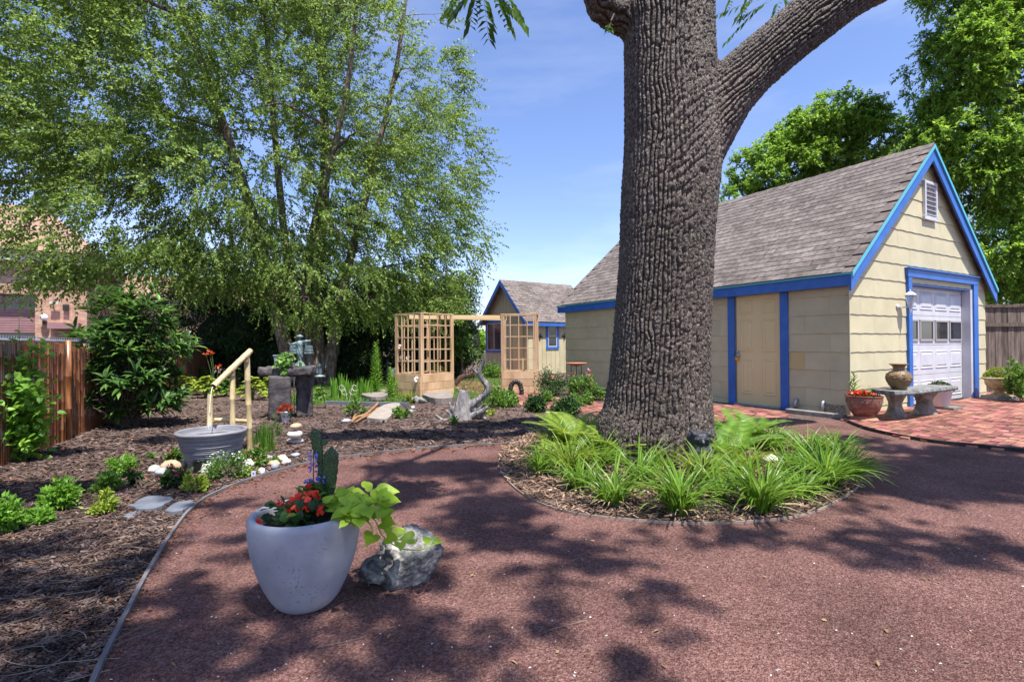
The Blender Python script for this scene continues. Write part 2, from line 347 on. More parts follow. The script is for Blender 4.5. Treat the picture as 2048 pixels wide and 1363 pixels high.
# ------------------------------------------------------------------ palette
M_MULCH = mat('mulch', [(.030, .019, .016), (.075, .049, .040), (.15, .108, .092), (.26, .195, .17)], 26, .95, .9, 60, .1, (1, 1.4, 1), bdist=.02, detail=9)
M_CHIP = mat('mulch_chip', [(.034, .022, .019), (.095, .064, .054), (.20, .148, .128)], 14, .9, .3, 60, .1, island=.75, hue=.02)
M_CHIPR = mat('mulch_chip_red', [(.11, .045, .025), (.24, .11, .055)], 14, .9, .3, 60, .1, island=.5)
M_GRAVEL = mat('rubber_gravel', [(.065, .027, .022), (.185, .092, .079), (.32, .195, .17)], 90, .92, 1.0, 130, .15, bdist=.012, vor=1, detail=8)
M_GRAIN = mat('gravel_grain', [(.10, .046, .039), (.25, .138, .12)], 40, .9, .2, 90, .15, island=.55, hue=.015)
M_WHITEPEB = mat('white_pebble', [(.5, .48, .45), (.7, .68, .66)], 30, .7, island=.2)
M_BRICKP = mat('paving_brick', [(.11, .055, .045), (.25, .10, .075), (.35, .175, .14)], 5, .85, .4, 70, .2, objr=.45, hue=.02, bdist=.004)
M_BRICKPS = mat('paving_brick_far', [(.14, .065, .052), (.27, .11, .085), (.36, .18, .14)], 2.5, .85, .4, 50, .2, island=.35, hue=.02)
M_SAND = mat('joint_sand', [(.10, .08, .06), (.2, .17, .13)], 30, .95, .3)
M_LAWN = mat('lawn_soil', [(.05, .07, .02), (.09, .13, .035)], 12, .95, .4)
M_SIDEA = mat('cream_siding', [(.49, .435, .275), (.55, .49, .32)], 3, .55, .12, 40, .3, objr=.035, bdist=.002)
M_SIDEP = mat('patched_siding', [(.52, .40, .19)], 3, .55)
M_BLUE = mat('blue_paint', [(.025, .115, .42), (.035, .145, .50)], 5, .42, .1, 60, .45, bdist=.002)
M_TEAL = mat('teal_drip_edge', [(.10, .42, .52)], 5, .4, metal=.1)
M_DOOR = mat('beige_door_paint', [(.66, .53, .27), (.70, .57, .31)], 2, .4, spec=.4)
M_WHITE = mat('white_enamel', [(.50, .50, .54), (.58, .58, .62)], 4, .38, .05, 30, .45, bdist=.001)
M_ROOF = mat('asphalt_shingle', [(.10, .083, .076), (.165, .14, .13), (.22, .19, .175)], 9, .95, .7, 160, .1, objr=.22, bdist=.004)
M_ROOFS = mat('asphalt_shingle_far', [(.10, .083, .076), (.165, .14, .13), (.22, .19, .175)], 9, .95, .7, 160, .1, island=.22, bdist=.004)
M_GLASS = mat('dark_glass', [(.018, .02, .024), (.03, .034, .04)], 3, .06, spec=.8)
M_GREYF = mat('grey_window_frame', [(.34, .32, .31)], 4, .5)
M_BLACK = mat('black_metal', [(.012, .012, .013), (.03, .028, .027)], 20, .5, .2, spec=.5)
M_STEEL = mat('galvanised_steel', [(.38, .40, .43), (.5, .52, .55)], 10, .35, metal=.8)
M_BRASS = mat('brass_lock', [(.75, .35, .03)], 10, .35, metal=.3)
M_CEDAR = mat('cedar', [(.36, .22, .115), (.50, .33, .19), (.58, .41, .26)], 5, .7, .25, 40, .2, (1, 1, .25), objr=.12, bdist=.003)
M_PINE = mat('pine_board', [(.58, .42, .21), (.66, .50, .28)], 4, .65, .2, 30, .2, (.3, 1, 1), bdist=.003)
M_FENCE = mat('weathered_fence', [(.07, .052, .043), (.13, .10, .083), (.20, .16, .135)], 5, .9, .5, 30, .1, (4, 4, .4), objr=.3, bdist=.005)
M_OLDWOOD = mat('retaining_timber', [(.09, .05, .03), (.18, .10, .06)], 5, .9, .5, 30, .1, (.4, 2, 2), objr=.3)
M_CULM = mat('dark_bamboo', [(.05, .016, .008), (.15, .050, .018), (.27, .105, .036)], 3.0, .32, .1, 30, .5, (9, 9, .9), objr=.45, hue=.01, coat=.3)
M_CULMS = mat('dark_bamboo_far', [(.05, .016, .008), (.15, .05, .018)], 3.0, .4, .1, 30, .4, (9, 9, .9), island=.45)
M_BAMBOO = mat('pale_bamboo', [(.50, .36, .17), (.62, .48, .26), (.68, .55, .33)], 7, .45, .15, 30, .35, (3, 3, .6))
M_BAMTIE = mat('bamboo_twine', [(.25, .17, .10), (.42, .31, .19)], 60, .9, .5, 90)
M_TUB = mat('grey_ribbed_resin', [(.13, .127, .145), (.21, .205, .225), (.30, .295, .32)], 3, .5, .5, 10, .35, (1, 1, 16), bdist=.006)
M_WATER = mat('dark_water', [(.008, .012, .012)], 3, .03, .25, 14, .9, bdist=.006)
M_STREAM = mat('falling_water', [(.75, .8, .85)], 30, .1, spec=.8)
M_CONC = mat('concrete_planter', [(.26, .27, .30), (.33, .34, .38), (.40, .41, .45)], 4, .55, .12, 40, .35, bdist=.004)
M_SOIL = mat('potting_soil', [(.015, .01, .008), (.05, .035, .025)], 50, .95, .8, 90)
M_BASALT = mat('basalt', [(.035, .03, .032), (.075, .066, .068), (.12, .105, .10)], 6, .8, .8, 22, .25, bdist=.02)
M_LEDGE = mat('flat_fieldstone', [(.16, .135, .12), (.27, .235, .21)], 7, .85, .6, 30, .2, bdist=.01)
M_SLAB = mat('concrete_slab', [(.24, .205, .175), (.33, .29, .25)], 9, .9, .5, 50, .1, bdist=.006)
M_SLATE = mat('blue_slate', [(.09, .10, .125), (.16, .175, .205)], 8, .6, .4, 18, .35, bdist=.006)
M_TANR = mat('tan_cobble', [(.36, .24, .15), (.5, .36, .24)], 8, .7, .2, 30, .3)
M_WHTR = mat('white_cobble', [(.48, .44, .39), (.64, .60, .55)], 8, .65, .2, 30, .3, objr=.15)
M_GREYR = mat('grey_cobble', [(.22, .22, .24), (.36, .36, .38)], 8, .65, .2, 30, .3, objr=.2)
M_TERRA = mat('terracotta', [(.34, .14, .075), (.46, .22, .13)], 6, .7, .2, 30, .3)
M_GLAZE = mat('red_brown_glaze', [(.08, .035, .03), (.20, .075, .055), (.31, .17, .12)], 5, .35, .3, 20, .5, (1, 1, 2.5), bdist=.006)
M_VASE = mat('olive_brown_glaze', [(.05, .05, .03), (.17, .11, .05), (.25, .16, .085)], 7, .4, .7, 14, .45, bdist=.02)
M_CAST = mat('weathered_cast_stone', [(.11, .095, .08), (.22, .19, .165), (.36, .33, .30)], 8, .9, .7, 26, .15, bdist=.012)
M_CASTY = mat('lichen_cast_stone', [(.25, .17, .06), (.42, .34, .18), (.55, .5, .42)], 7, .85, .5, 26, .15, bdist=.01)
M_LILAC = mat('lilac_grey_pot', [(.48, .44, .47), (.55, .51, .54)], 4, .5)
M_PAVER = mat('edging_block', [(.17, .155, .14), (.28, .255, .235)], 9, .9, .5, 40, .1, objr=.15, bdist=.006)
M_VERD = mat('verdigris_bronze', [(.07, .10, .10), (.17, .24, .24), (.30, .40, .39)], 16, .55, .4, 40, .4, metal=.3)
M_ZINC = mat('galvanised_bucket', [(.52, .55, .6), (.68, .7, .75)], 8, .4, metal=.2)
M_RUST = mat('rusty_iron', [(.05, .028, .02), (.14, .07, .045)], 20, .8, .4, 60)
M_DRIFT = mat('weathered_driftwood', [(.09, .08, .078), (.20, .185, .18), (.34, .32, .31)], 5, .9, .9, 12, .15, (3.5, 3.5, .6), bdist=.02)
M_DRIFTB = mat('brown_driftwood', [(.20, .10, .05), (.38, .22, .12)], 7, .85, .5, 20, .2)
M_SHELL = mat('sea_shell', [(.62, .52, .46), (.75, .68, .62)], 12, .4, .2, 30)
M_EDGE = mat('grey_edging', [(.11, .10, .105), (.18, .165, .17)], 5, .6, .2, 30)
M_EDGEB = mat('brown_ring_edging', [(.20, .15, .12), (.33, .26, .21)], 5, .7, .2, 30)
M_EDGEK = mat('black_edging', [(.02, .018, .018), (.04, .036, .035)], 5, .6)
M_PLAS = mat('grey_plastic', [(.26, .28, .34)], 5, .5)
M_BLKP = mat('black_plastic', [(.015, .015, .016)], 5, .4)
M_STEM = mat('green_stem', [(.07, .11, .03), (.12, .17, .05)], 20, .6)
M_TWIG = mat('woody_twig', [(.07, .05, .038), (.13, .10, .08)], 20, .9, .3)
M_WBARK = mat('walnut_bark', [(.026, .017, .013), (.080, .059, .048), (.22, .18, .155)], 60, .6, 1., 85, .45, (1, 1, .5), bdist=.02, detail=8)
M_BBARK = mat('river_birch_bark', [(.06, .045, .035), (.16, .125, .10), (.30, .25, .21)], 5, .9, .9, 14, .1, (3, 3, 1), bdist=.02, detail=8)
M_BTWIG = mat('birch_twig_bark', [(.045, .036, .03), (.10, .08, .065)], 10, .9, .3)
M_BARKF = mat('far_tree_bark', [(.07, .055, .045), (.15, .125, .105)], 4, .95, .6, 12)
LF_BIRCH = leafmat('birch_leaf', (.10, .17, .03), (.21, .33, .06), (.33, .45, .11), .46, clump=.7)
LF_WALNUT = leafmat('walnut_leaf', (.035, .085, .012), (.07, .15, .02), (.12, .22, .03), .42)
LF_FARA = leafmat('far_tree_leaf', (.09, .19, .02), (.20, .36, .04), (.30, .47, .07), .45, clump=.6)
LF_HEDGE = leafmat('evergreen_leaf', (.025, .055, .018), (.06, .11, .03), (.11, .17, .045), .3, clump=1.)
LF_LAUREL = leafmat('laurel_leaf', (.035, .095, .018), (.075, .17, .03), (.15, .27, .05), .3, .45, .4, clump=2.)
LF_LIME = leafmat('lime_leaf', (.22, .36, .02), (.30, .46, .03), (.38, .54, .05), .35)
LF_FRESH = leafmat('fresh_green_leaf', (.06, .14, .02), (.12, .24, .035), (.19, .33, .05), .38)
LF_BRIGHT = leafmat('bright_green_leaf', (.10, .24, .025), (.19, .38, .045), (.28, .48, .07), .42)
LF_DARK = leafmat('dark_green_leaf', (.018, .05, .012), (.04, .10, .02), (.08, .16, .03), .25)
LF_YEL = leafmat('yellow_green_leaf', (.16, .24, .02), (.26, .34, .04), (.36, .42, .08), .35)
LF_STRAP = leafmat('daylily_leaf', (.08, .17, .018), (.15, .29, .03), (.25, .40, .06), .42, .4)
LF_STRAPY = leafmat('yellowed_daylily_leaf', (.11, .18, .02), (.21, .31, .035), (.36, .40, .09), .42, .4)
LF_FERN = leafmat('fern_leaf', (.14, .24, .02), (.25, .35, .035), (.34, .42, .06), .4)
LF_FERND = leafmat('green_fern_leaf', (.09, .20, .02), (.17, .32, .035), (.24, .38, .06), .4)
LF_GRASS = leafmat('lawn_blade', (.07, .16, .015), (.13, .26, .03), (.2, .34, .05), .4)
LF_RED = leafmat('red_petal', (.7, .03, .012), (.85, .07, .025), (.9, .16, .07), .3)
LF_ORANGE = leafmat('orange_petal', (.6, .12, .03), (.75, .2, .06), None, .3)
LF_PINK = leafmat('pink_petal', (.5, .04, .14), (.65, .12, .24), (.75, .35, .3), .3)
LF_PURP = leafmat('blue_violet_petal', (.13, .1, .55), (.25, .2, .7), (.4, .36, .8), .3)
LF_WHT = leafmat('white_petal', (.6, .58, .56), (.75, .74, .72), None, .3)
LF_RUSTR = leafmat('rust_leaf', (.3, .04, .02), (.45, .09, .03), None, .3)
M_CACT = mat('cactus_skin', [(.012, .04, .01), (.03, .075, .018)], 14, .4, .2, 40, .45)
M_CACTSP = mat('cactus_areole', [(.25, .26, .16)], 14, .8)
M_FBRICK = mat('school_brick', [(.34, .18, .12), (.46, .27, .19), (.54, .36, .27)], 3.2, .9, .2, 30, .1)
M_FROOF = mat('brown_tile_roof', [(.25, .15, .105), (.34, .215, .155)], 2, .9, .2, 20)
M_FTRIM = mat('cream_cornice', [(.5, .46, .4), (.6, .56, .5)], 2, .8)
M_MAUVE = mat('mauve_cladding', [(.26, .14, .145), (.32, .18, .185)], 2, .6)
M_GLOBE = mat('opal_globe', [(.78, .77, .75)], 2, .25)
def pits(m):
    t = m.node_tree; n = t.nodes; l = t.links.new; b = n['Principled BSDF']; tc = n.new('ShaderNodeTexCoord'); v = n.new('ShaderNodeTexVoronoi'); v.inputs['Scale'].default_value = 62; l(tc.outputs['Object'], v.inputs['Vector'])
    no = n.new('ShaderNodeTexNoise'); no.inputs['Scale'].default_value = 7; no.inputs['Detail'].default_value = 3; l(tc.outputs['Object'], no.inputs['Vector'])
    th = n.new('ShaderNodeMapRange'); l(no.outputs['Fac'], th.inputs['Value']); th.inputs['From Min'].default_value = .42; th.inputs['From Max'].default_value = .68; th.inputs['To Min'].default_value = .05; th.inputs['To Max'].default_value = .38
    lt = n.new('ShaderNodeMapRange'); lt.interpolation_type = 'SMOOTHSTEP'; l(v.outputs['Distance'], lt.inputs['Value']); lt.inputs['From Min'].default_value = 0; l(th.outputs[0], lt.inputs['From Max'])
    bu = n.new('ShaderNodeBump'); bu.inputs['Strength'].default_value = .9; bu.inputs['Distance'].default_value = .006; l(lt.outputs[0], bu.inputs['Height']); old = b.inputs['Normal'].links[0].from_socket; l(old, bu.inputs['Normal']); l(bu.outputs[0], b.inputs['Normal'])
pits(M_CONC)
def patchy(m, scale, lo, hi, world=False):
    t = m.node_tree; n = t.nodes; l = t.links.new; b = n['Principled BSDF']; base = b.inputs['Base Color'].links[0].from_socket
    src = n.new('ShaderNodeNewGeometry').outputs['Position'] if world else n.new('ShaderNodeTexCoord').outputs['Object']
    no = n.new('ShaderNodeTexNoise'); no.inputs['Scale'].default_value = scale; no.inputs['Detail'].default_value = 6; no.inputs['Roughness'].default_value = .65; l(src, no.inputs['Vector'])
    mr = n.new('ShaderNodeMapRange'); l(no.outputs['Fac'], mr.inputs['Value']); mr.inputs['From Min'].default_value = .3; mr.inputs['From Max'].default_value = .7; mr.inputs['To Min'].default_value = lo; mr.inputs['To Max'].default_value = hi
    mx = n.new('ShaderNodeMix'); mx.data_type = 'RGBA'; mx.blend_type = 'MULTIPLY'; mx.inputs[0].default_value = 1; l(base, mx.inputs[6]); l(mr.outputs[0], mx.inputs[7]); l(mx.outputs[2], b.inputs['Base Color'])
patchy(M_GRAVEL, 1.7, .62, 1.22, True); patchy(M_GRAIN, 1.7, .62, 1.22, True); patchy(M_MULCH, 1.1, .6, 1.35, True); patchy(M_CHIP, 1.1, .65, 1.3, True)
patchy(M_SIDEA, 2.2, .90, 1.04, True); patchy(M_BLUE, 3, .85, 1.08, True); patchy(M_ROOF, .8, .85, 1.1, True); patchy(M_ROOFS, .8, .85, 1.1, True); patchy(M_BRICKP, 1.4, .7, 1.15, True); patchy(M_BRICKPS, 1.4, .7, 1.15, True); patchy(M_WHITE, 4, .92, 1.02, True); patchy(M_BAMBOO, 6, .65, 1.1, True)
patchy(M_WBARK, .9, .65, 1.35, True)
# brick pattern on the far building, too small to build
def brickify(m, sx=4.4, row=.075):
    t = m.node_tree; n = t.nodes; l = t.links.new; b = n['Principled BSDF']; base = b.inputs['Base Color'].links[0].from_socket
    tc = n.new('ShaderNodeTexCoord'); sp = n.new('ShaderNodeSeparateXYZ'); l(tc.outputs['Object'], sp.inputs[0]); cb = n.new('ShaderNodeCombineXYZ')
    l(sp.outputs['X'], cb.inputs[0]); l(sp.outputs['Z'], cb.inputs[1])
    bt = n.new('ShaderNodeTexBrick'); bt.inputs['Scale'].default_value = 1; bt.inputs['Brick Width'].default_value = .23; bt.inputs['Row Height'].default_value = row; bt.inputs['Mortar Size'].default_value = .008
    bt.inputs['Color1'].default_value = (1, 1, 1, 1); bt.inputs['Color2'].default_value = (.62, .6, .62, 1); bt.inputs['Mortar'].default_value = (1.1, 1.25, 1.35, 1); bt.inputs['Bias'].default_value = -.35
    l(cb.outputs[0], bt.inputs['Vector']); mx = n.new('ShaderNodeMix'); mx.data_type = 'RGBA'; mx.blend_type = 'MULTIPLY'; mx.inputs[0].default_value = 1
    l(base, mx.inputs[6]); l(bt.outputs['Color'], mx.inputs[7]); l(mx.outputs[2], b.inputs['Base Color'])
brickify(M_FBRICK)
# ------------------------------------------------------------------ ground
B = MB(); n = 60; xs = np.sign(np.linspace(-1, 1, n+1))*np.abs(np.linspace(-1, 1, n+1))**3*900
gx, gy = np.meshgrid(xs, xs+2, indexing='ij'); B.add(np.stack([gx.ravel(), gy.ravel(), 0*gx.ravel()], 1), np.array([[i*(n+1)+j, (i+1)*(n+1)+j, (i+1)*(n+1)+j+1, i*(n+1)+j+1] for i in range(n) for j in range(n)]))
B.build('ground', M_MULCH, kind='structure')
edgepx = [(120, 1560), (190, 1363), (250, 1240), (300, 1143), (350, 1062), (385, 1020), (430, 990), (520, 955), (640, 924), (800, 903), (930, 893), (1060, 888)]
EDGE = smoothline([G(*p) for p in edgepx], 6)
ringpx = [(997, 925), (1010, 958), (1060, 1000), (1150, 1030), (1300, 1046), (1400, 1050), (1520, 1045), (1620, 1030), (1690, 995), (1718, 968), (1705, 925), (1640, 885), (1540, 866), (1430, 856), (1200, 853), (1090, 862), (1020, 890), (997, 925)]
RING = smoothline([G(*p) for p in ringpx], 5)[:-1]
patpx = [(1686, 841), (1740, 862), (1850, 884), (1950, 895), (2048, 905), (2250, 925)]
PATL = smoothline([G(*p) for p in patpx], 6)
path = [tuple(p[:2]) for p in EDGE]+[tuple(G(*p)[:2]) for p in [(1200, 850), (1420, 847), (1560, 839)]]+[tuple(p[:2]) for p in PATL]+[(9, 5.5), (9, 0), (9, -6), (-2.5, -6)]
def sheet(name, poly, z, m):
    q = np.array(poly)[:, :2]
    if np.sum(q[:, 0]*np.roll(q[:, 1], -1)-q[:, 1]*np.roll(q[:, 0], -1)) < 0: q = q[::-1]
    return MB().add(np.c_[q, np.full(len(q), z)], [list(range(len(q)))]).build(name, m, kind='structure')
sheet('path', path, .006, M_GRAVEL)
sheet('tree_bed', RING, .012, M_MULCH)
# loose gravel grains: near strip as real grains
def scat_px(n, x0, x1, y0, y1, pw=1.):
    """random ground points spread evenly over the picture region (denser near the camera)"""
    x = RNG.uniform(x0, x1, n); y = y0+(y1-y0)*RNG.uniform(0, 1, n)**pw; d = cf[None]+((x-1024)/F)[:, None]*cr+((681.5-y)/F)[:, None]*cu
    return CAM+d*((0-CAMH)/d[:, 2])[:, None]
TETV = np.array([[-.5, -.4, 0], [.5, -.35, 0], [.1, .5, 0], [-.1, .05, .55], [.3, -.1, .45]]); TETF = np.array([[0, 1, 4], [0, 4, 3], [1, 2, 4], [4, 2, 3], [2, 0, 3]])
p = scat_px(95000, -60, 2110, 900, 1420, .8); p = p[inpoly(p, path) & ~inpoly(p, RING)]; k = len(p); a = RNG.uniform(0, 6.28, k); dist = p[:, 1]
MB().inst(TETV, TETF, p+[0, 0, .004], np.stack([np.cos(a), np.sin(a), RNG.normal(0, .25, k)], 1), (0, 0, 1), RNG.uniform(.004, .009, k)*np.clip(dist/3, .75, 1.6), RNG.uniform(.003, .007, k)*np.clip(dist/3, .75, 1.6), RNG.uniform(.004, .009, k)).build('loose_gravel', M_GRAIN, kind='stuff')
p = scat_px(150, 200, 2048, 900, 1363, .8); p = p[inpoly(p, path) & ~inpoly(p, RING)]; k = len(p); a = RNG.uniform(0, 6.28, k)
MB().inst(TETV, TETF, p+[0, 0, .008], np.stack([np.cos(a), np.sin(a), 0*a], 1), (0, 0, 1), RNG.uniform(.005, .014, k), RNG.uniform(.004, .008, k), .006).build('pale_litter', M_WHITEPEB, kind='stuff')
# mulch chips
def chips(p, name, m, lo=.012, hi=.06, z=.006, tilt=.3):
    k = len(p); a = RNG.normal(.2, .9, k); tv = BOXV*np.array([1, 1, 1])+[0, 0, .5]
    L_ = RNG.uniform(lo, hi, k); f = np.clip(p[:, 1]/3.2, .8, 2.)
    return MB().inst(tv, BOXF[[1, 2, 3, 4, 5, 0]], p+np.c_[0*a, 0*a, RNG.uniform(0, .012, k)+z-.004], np.stack([np.cos(a), np.sin(a), RNG.normal(0, tilt, k)], 1), np.stack([RNG.normal(0, tilt, k), RNG.normal(0, tilt, k), 1+0*a], 1), L_*f, RNG.uniform(.004, .012, k)*f, .003*f).build(name, m, kind='stuff')
p = scat_px(52000, -40, 1250, 772, 1420, .9); p = p[~inpoly(p, path)]; p = p[(p[:, 1] < 13)]
chips(p, 'mulch_chips', M_CHIP)
q = scat_px(1500, 0, 1100, 860, 1363, .9); q = q[~inpoly(q, path)]; chips(q, 'red_mulch_chips', M_CHIPR, .012, .045)
q = np.concatenate([EDGE[RNG.integers(8, len(EDGE), 420)]+np.c_[RNG.exponential(.06, 420), -RNG.exponential(.05, 420), np.zeros(420)]]); chips(q, 'spilled_bark', M_CHIPR, .01, .03, .01)
rmin, rmax = RING.min(0), RING.max(0); q = np.c_[RNG.uniform(rmin[0], rmax[0], 15000), RNG.uniform(rmin[1], rmax[1], 15000), np.full(15000, .012)]; q = q[inpoly(q, RING)]
chips(q, 'tree_bed_mulch', mat('bed_mulch_chip', [(.09, .055, .038), (.20, .13, .09), (.32, .23, .17)], 14, .9, .3, 60, .1, island=.6, hue=.02), .015, .07, .014, .35)
B = MB()
for p in scat_px(46, 250, 2040, 900, 1340):
    if inpoly(p[None], path)[0] and not inpoly(p[None], RING)[0]: B.leaves((p+[0, 0, .012])[None], (rdir(1)*[1, 1, .1]), unit(np.array([[0, 0, 1.]])+rdir(1)*.5), random.uniform(.015, .035), random.uniform(.008, .014), 'oval')
B.build('fallen_leaves', mat('dry_leaf', [(.20, .12, .05), (.34, .24, .11)], 9, .8, island=.4), kind='stuff')
# long straw strands over the mulch
B = MB()
for p in scat_px(70, 0, 420, 1000, 1380):
    if inpoly(p[None], path)[0]: continue
    a = random.gauss(.25, .5); L_ = random.uniform(.08, .28); cv = random.uniform(-1.4, 1.4); q = [p+[0, 0, .02]]
    for i in range(6): q.append(q[-1]+np.array([math.cos(a), math.sin(a), random.gauss(0, .04)])*L_/6); a += cv/6
    B.tube(q, .0017, 4, cap=False)
for p in scat_px(34, 400, 2040, 900, 1340):
    a = random.uniform(0, 3.1); L_ = random.uniform(.04, .2); cv = random.uniform(-1.2, 1.2); q = [p+[0, 0, .014]]
    for i in range(5): q.append(q[-1]+np.array([math.cos(a), math.sin(a), 0])*L_/5); a += cv/5
    B.tube(q, .0009, 4, cap=False)
B.build('dry_strands', mat('straw', [(.12, .095, .075), (.22, .18, .14)], 9, .8, island=.4), kind='stuff')
# edgings
def strip(pts, w, h, z0=0.):
    pts = np.asarray(pts)[:, :2]; d = unit(np.gradient(pts, axis=0)); nrm = np.c_[-d[:, 1], d[:, 0]]*w/2; n = len(pts)
    L1, R1 = pts+nrm, pts-nrm; v = np.concatenate([np.c_[L1, np.full(n, z0)], np.c_[L1, np.full(n, z0+h)], np.c_[R1, np.full(n, z0+h)], np.c_[R1, np.full(n, z0)]])
    i = np.arange(n-1); f = np.concatenate([np.stack([i+a*n, i+b*n, i+1+b*n, i+1+a*n], 1) for a, b in ((0, 1), (1, 2), (2, 3))]); return MB().add(v, f)
tag(strip(EDGE, .018, .03).build('path_edging', M_EDGE, origin=EDGE[20]), 'long curved grey edging strip between brown mulch and red gravel path', 'edging')
e = np.concatenate([RING, RING[:1]]); tag(strip(e, .008, .022).build('ring_edging', M_EDGEB, origin=e[0]), 'thin brown edging ring around the big tree and its daylilies', 'edging')
tag(strip(PATL, .02, .045).build('patio_edging', M_EDGEK, origin=PATL[3]), 'thin black edging curving between brick patio and red gravel', 'edging')
# lawn
lawnpx = [(560, 800), (620, 775), (700, 760), (800, 758), (900, 752), (1000, 749), (1075, 752), (1060, 765), (1010, 800), (905, 800), (820, 808), (700, 806), (600, 812)]
LAWN = np.array([G(*p) for p in lawnpx]); sheet('lawn', LAWN, .006, M_LAWN)
p = scat_px(26000, 550, 1080, 745, 815); p = p[inpoly(p, LAWN)]; k = len(p)
MB().blades(p, RNG.uniform(0, 6.28, k), RNG.uniform(.05, .11, k), .012, .1, 1.1, 2).build('grass', LF_GRASS, kind='stuff')
# ------------------------------------------------------------------ brick paving
GA = math.radians(30.13); C0 = G(1700, 832); e2 = np.array([math.cos(GA), math.sin(GA), 0]); e1 = np.array([-math.sin(GA), math.cos(GA), 0])
def gl(x, y, z=0): return C0+e2*x+e1*y+np.array([0, 0, z])     # garage frame -> world
pat = [tuple(p[:2]) for p in PATL]+[tuple(gl(13, 1)[:2]), tuple(gl(5.35, .7)[:2]), tuple(gl(5.35, -.02)[:2]), tuple(gl(-.25, -.02)[:2])]
ptb = sheet('brick_patio', pat, .010, M_SAND)
def bricks(poly, L=.2, W=.1, ang=GA, gap=.006):
    P = np.array(poly)[:, :2]; R = rotz(ang)[:2, :2]; Q = P@R; lo, hi = Q.min(0), Q.max(0); o = []
    r = 0; y = lo[1]
    while y < hi[1]:
        x = lo[0]-(L/2 if r % 2 else 0)
        while x < hi[0]: o.append((x+L/2, y+W/2)); x += L
        y += W; r += 1
    o = np.array(o)@R.T; o = o[inpoly(np.c_[o, 0*o[:, 0]], P)]; return o
o = bricks(pat, ang=GA+.12); o = o[(o[:, 1] > 4.5) & (o[:, 0]/np.maximum(o[:, 1], 1) < 1.05)]; o = o[np.argsort(np.hypot(o[:, 0], o[:, 1]))]
bm_ = MB().box((0, 0, 0), (.193, .093, .05)).arr(); bme = mesh_from('brick', *bm_); bme.materials.append(M_BRICKP)
for x, y in o[:300]: piece('brick', bme, ptb, (x+RNG.normal(0, .002), y+RNG.normal(0, .002), .0+RNG.uniform(0, .006)), (RNG.normal(0, .012), RNG.normal(0, .012), GA+.12+RNG.normal(0, .015)))
rest = o[300:]; k = len(rest)
if k: tag(MB().inst(BOXV, BOXF, np.c_[rest, RNG.uniform(0, .006, k)], np.tile([math.cos(GA+.12), math.sin(GA+.12), 0], (k, 1)), (0, 0, 1), .193, .093, .05).build('bricks', M_BRICKPS, ptb), kind='stuff')
pathpx = [(888, 757), (960, 765), (1020, 781), (1110, 796), (1235, 812), (1450, 812), (1480, 814), (1567, 826), (1572, 838), (1420, 848), (1200, 833), (1090, 820), (1020, 806), (960, 790), (880, 772)]
WALK = [tuple(G(*p)[:2]) for p in pathpx]; wk = sheet('brick_walk', WALK, .008, M_SAND)
o = bricks(WALK, .2, .1, GA+1.2); k = len(o)
tag(MB().inst(BOXV, BOXF, np.c_[o, RNG.uniform(-.006, .006, k)], np.tile([math.cos(GA+1.2), math.sin(GA+1.2), 0], (k, 1)), (0, 0, 1), .193, .093, .05).build('bricks', M_BRICKPS, wk), kind='stuff')
w2 = [tuple(G(*p)[:2]) for p in [(895, 744), (1010, 748), (1110, 752), (1110, 758), (1010, 755), (900, 752)]]
wk2 = sheet('shed_walk', w2, .014, M_SAND); o = bricks(w2); k = len(o)
tag(MB().inst(BOXV, BOXF, np.c_[o, RNG.uniform(.0, .006, k)], np.tile([math.cos(GA), math.sin(GA), 0], (k, 1)), (0, 0, 1), .193, .093, .05).build('bricks', M_BRICKPS, wk2), kind='stuff')
# ------------------------------------------------------------------ garage (local x along the gable, y along the long side)
garage = T('garage', 'cream shingled garage with grey shingle roof and blue trim behind the big tree', 'garage', C0, GA)
GW, GL, EH = 5.2, 7.4, 2.25; HX = GW/2; SL = .875; OV = .17
def L2W(v): return np.asarray(v)@rotz(GA).T+C0
class LB(MB):
    """builder in the garage frame"""
    def done(s, name, m, parent=None, **k):
        s.v = [L2W(v) for v in s.v]; return s.build(name, m, parent or garage, **k)
apex = EH+SL*HX
doorx = (1.95, 4.52); doorz = 2.16; sdy = (1.10, 2.0); sdz = 2.1
# solid wall cores
gw = LB().add([(doorx[0], .02, doorz), (doorx[1], .02, doorz), (doorx[1], .02, 0), (GW, .02, 0), (GW, .02, EH), (HX, .02, apex), (0, .02, EH), (0, .02, 0), (doorx[0], .02, 0)], [[0, 1, 2, 3, 4, 5, 6, 7, 8]]).done('gable_wall', M_SIDEA)
sw = LB().add([(.02, 0, 0), (.02, sdy[0], 0), (.02, sdy[0], sdz), (.02, sdy[1], sdz), (.02, sdy[1], 0), (.02, GL, 0), (.02, GL, EH), (.02, 0, EH)], [[0, 1, 2, 3, 4, 5, 6, 7]]).done('side_wall', M_SIDEA)
LB().box((GW-.02, GL/2, EH/2), (.04, GL-.06, EH)).add([(0, GL, 0), (GW, GL, 0), (GW, GL, EH), (HX, GL, apex), (0, GL, EH)], [[0, 1, 2, 3, 4]]).done('rear_wall', M_SIDEA)
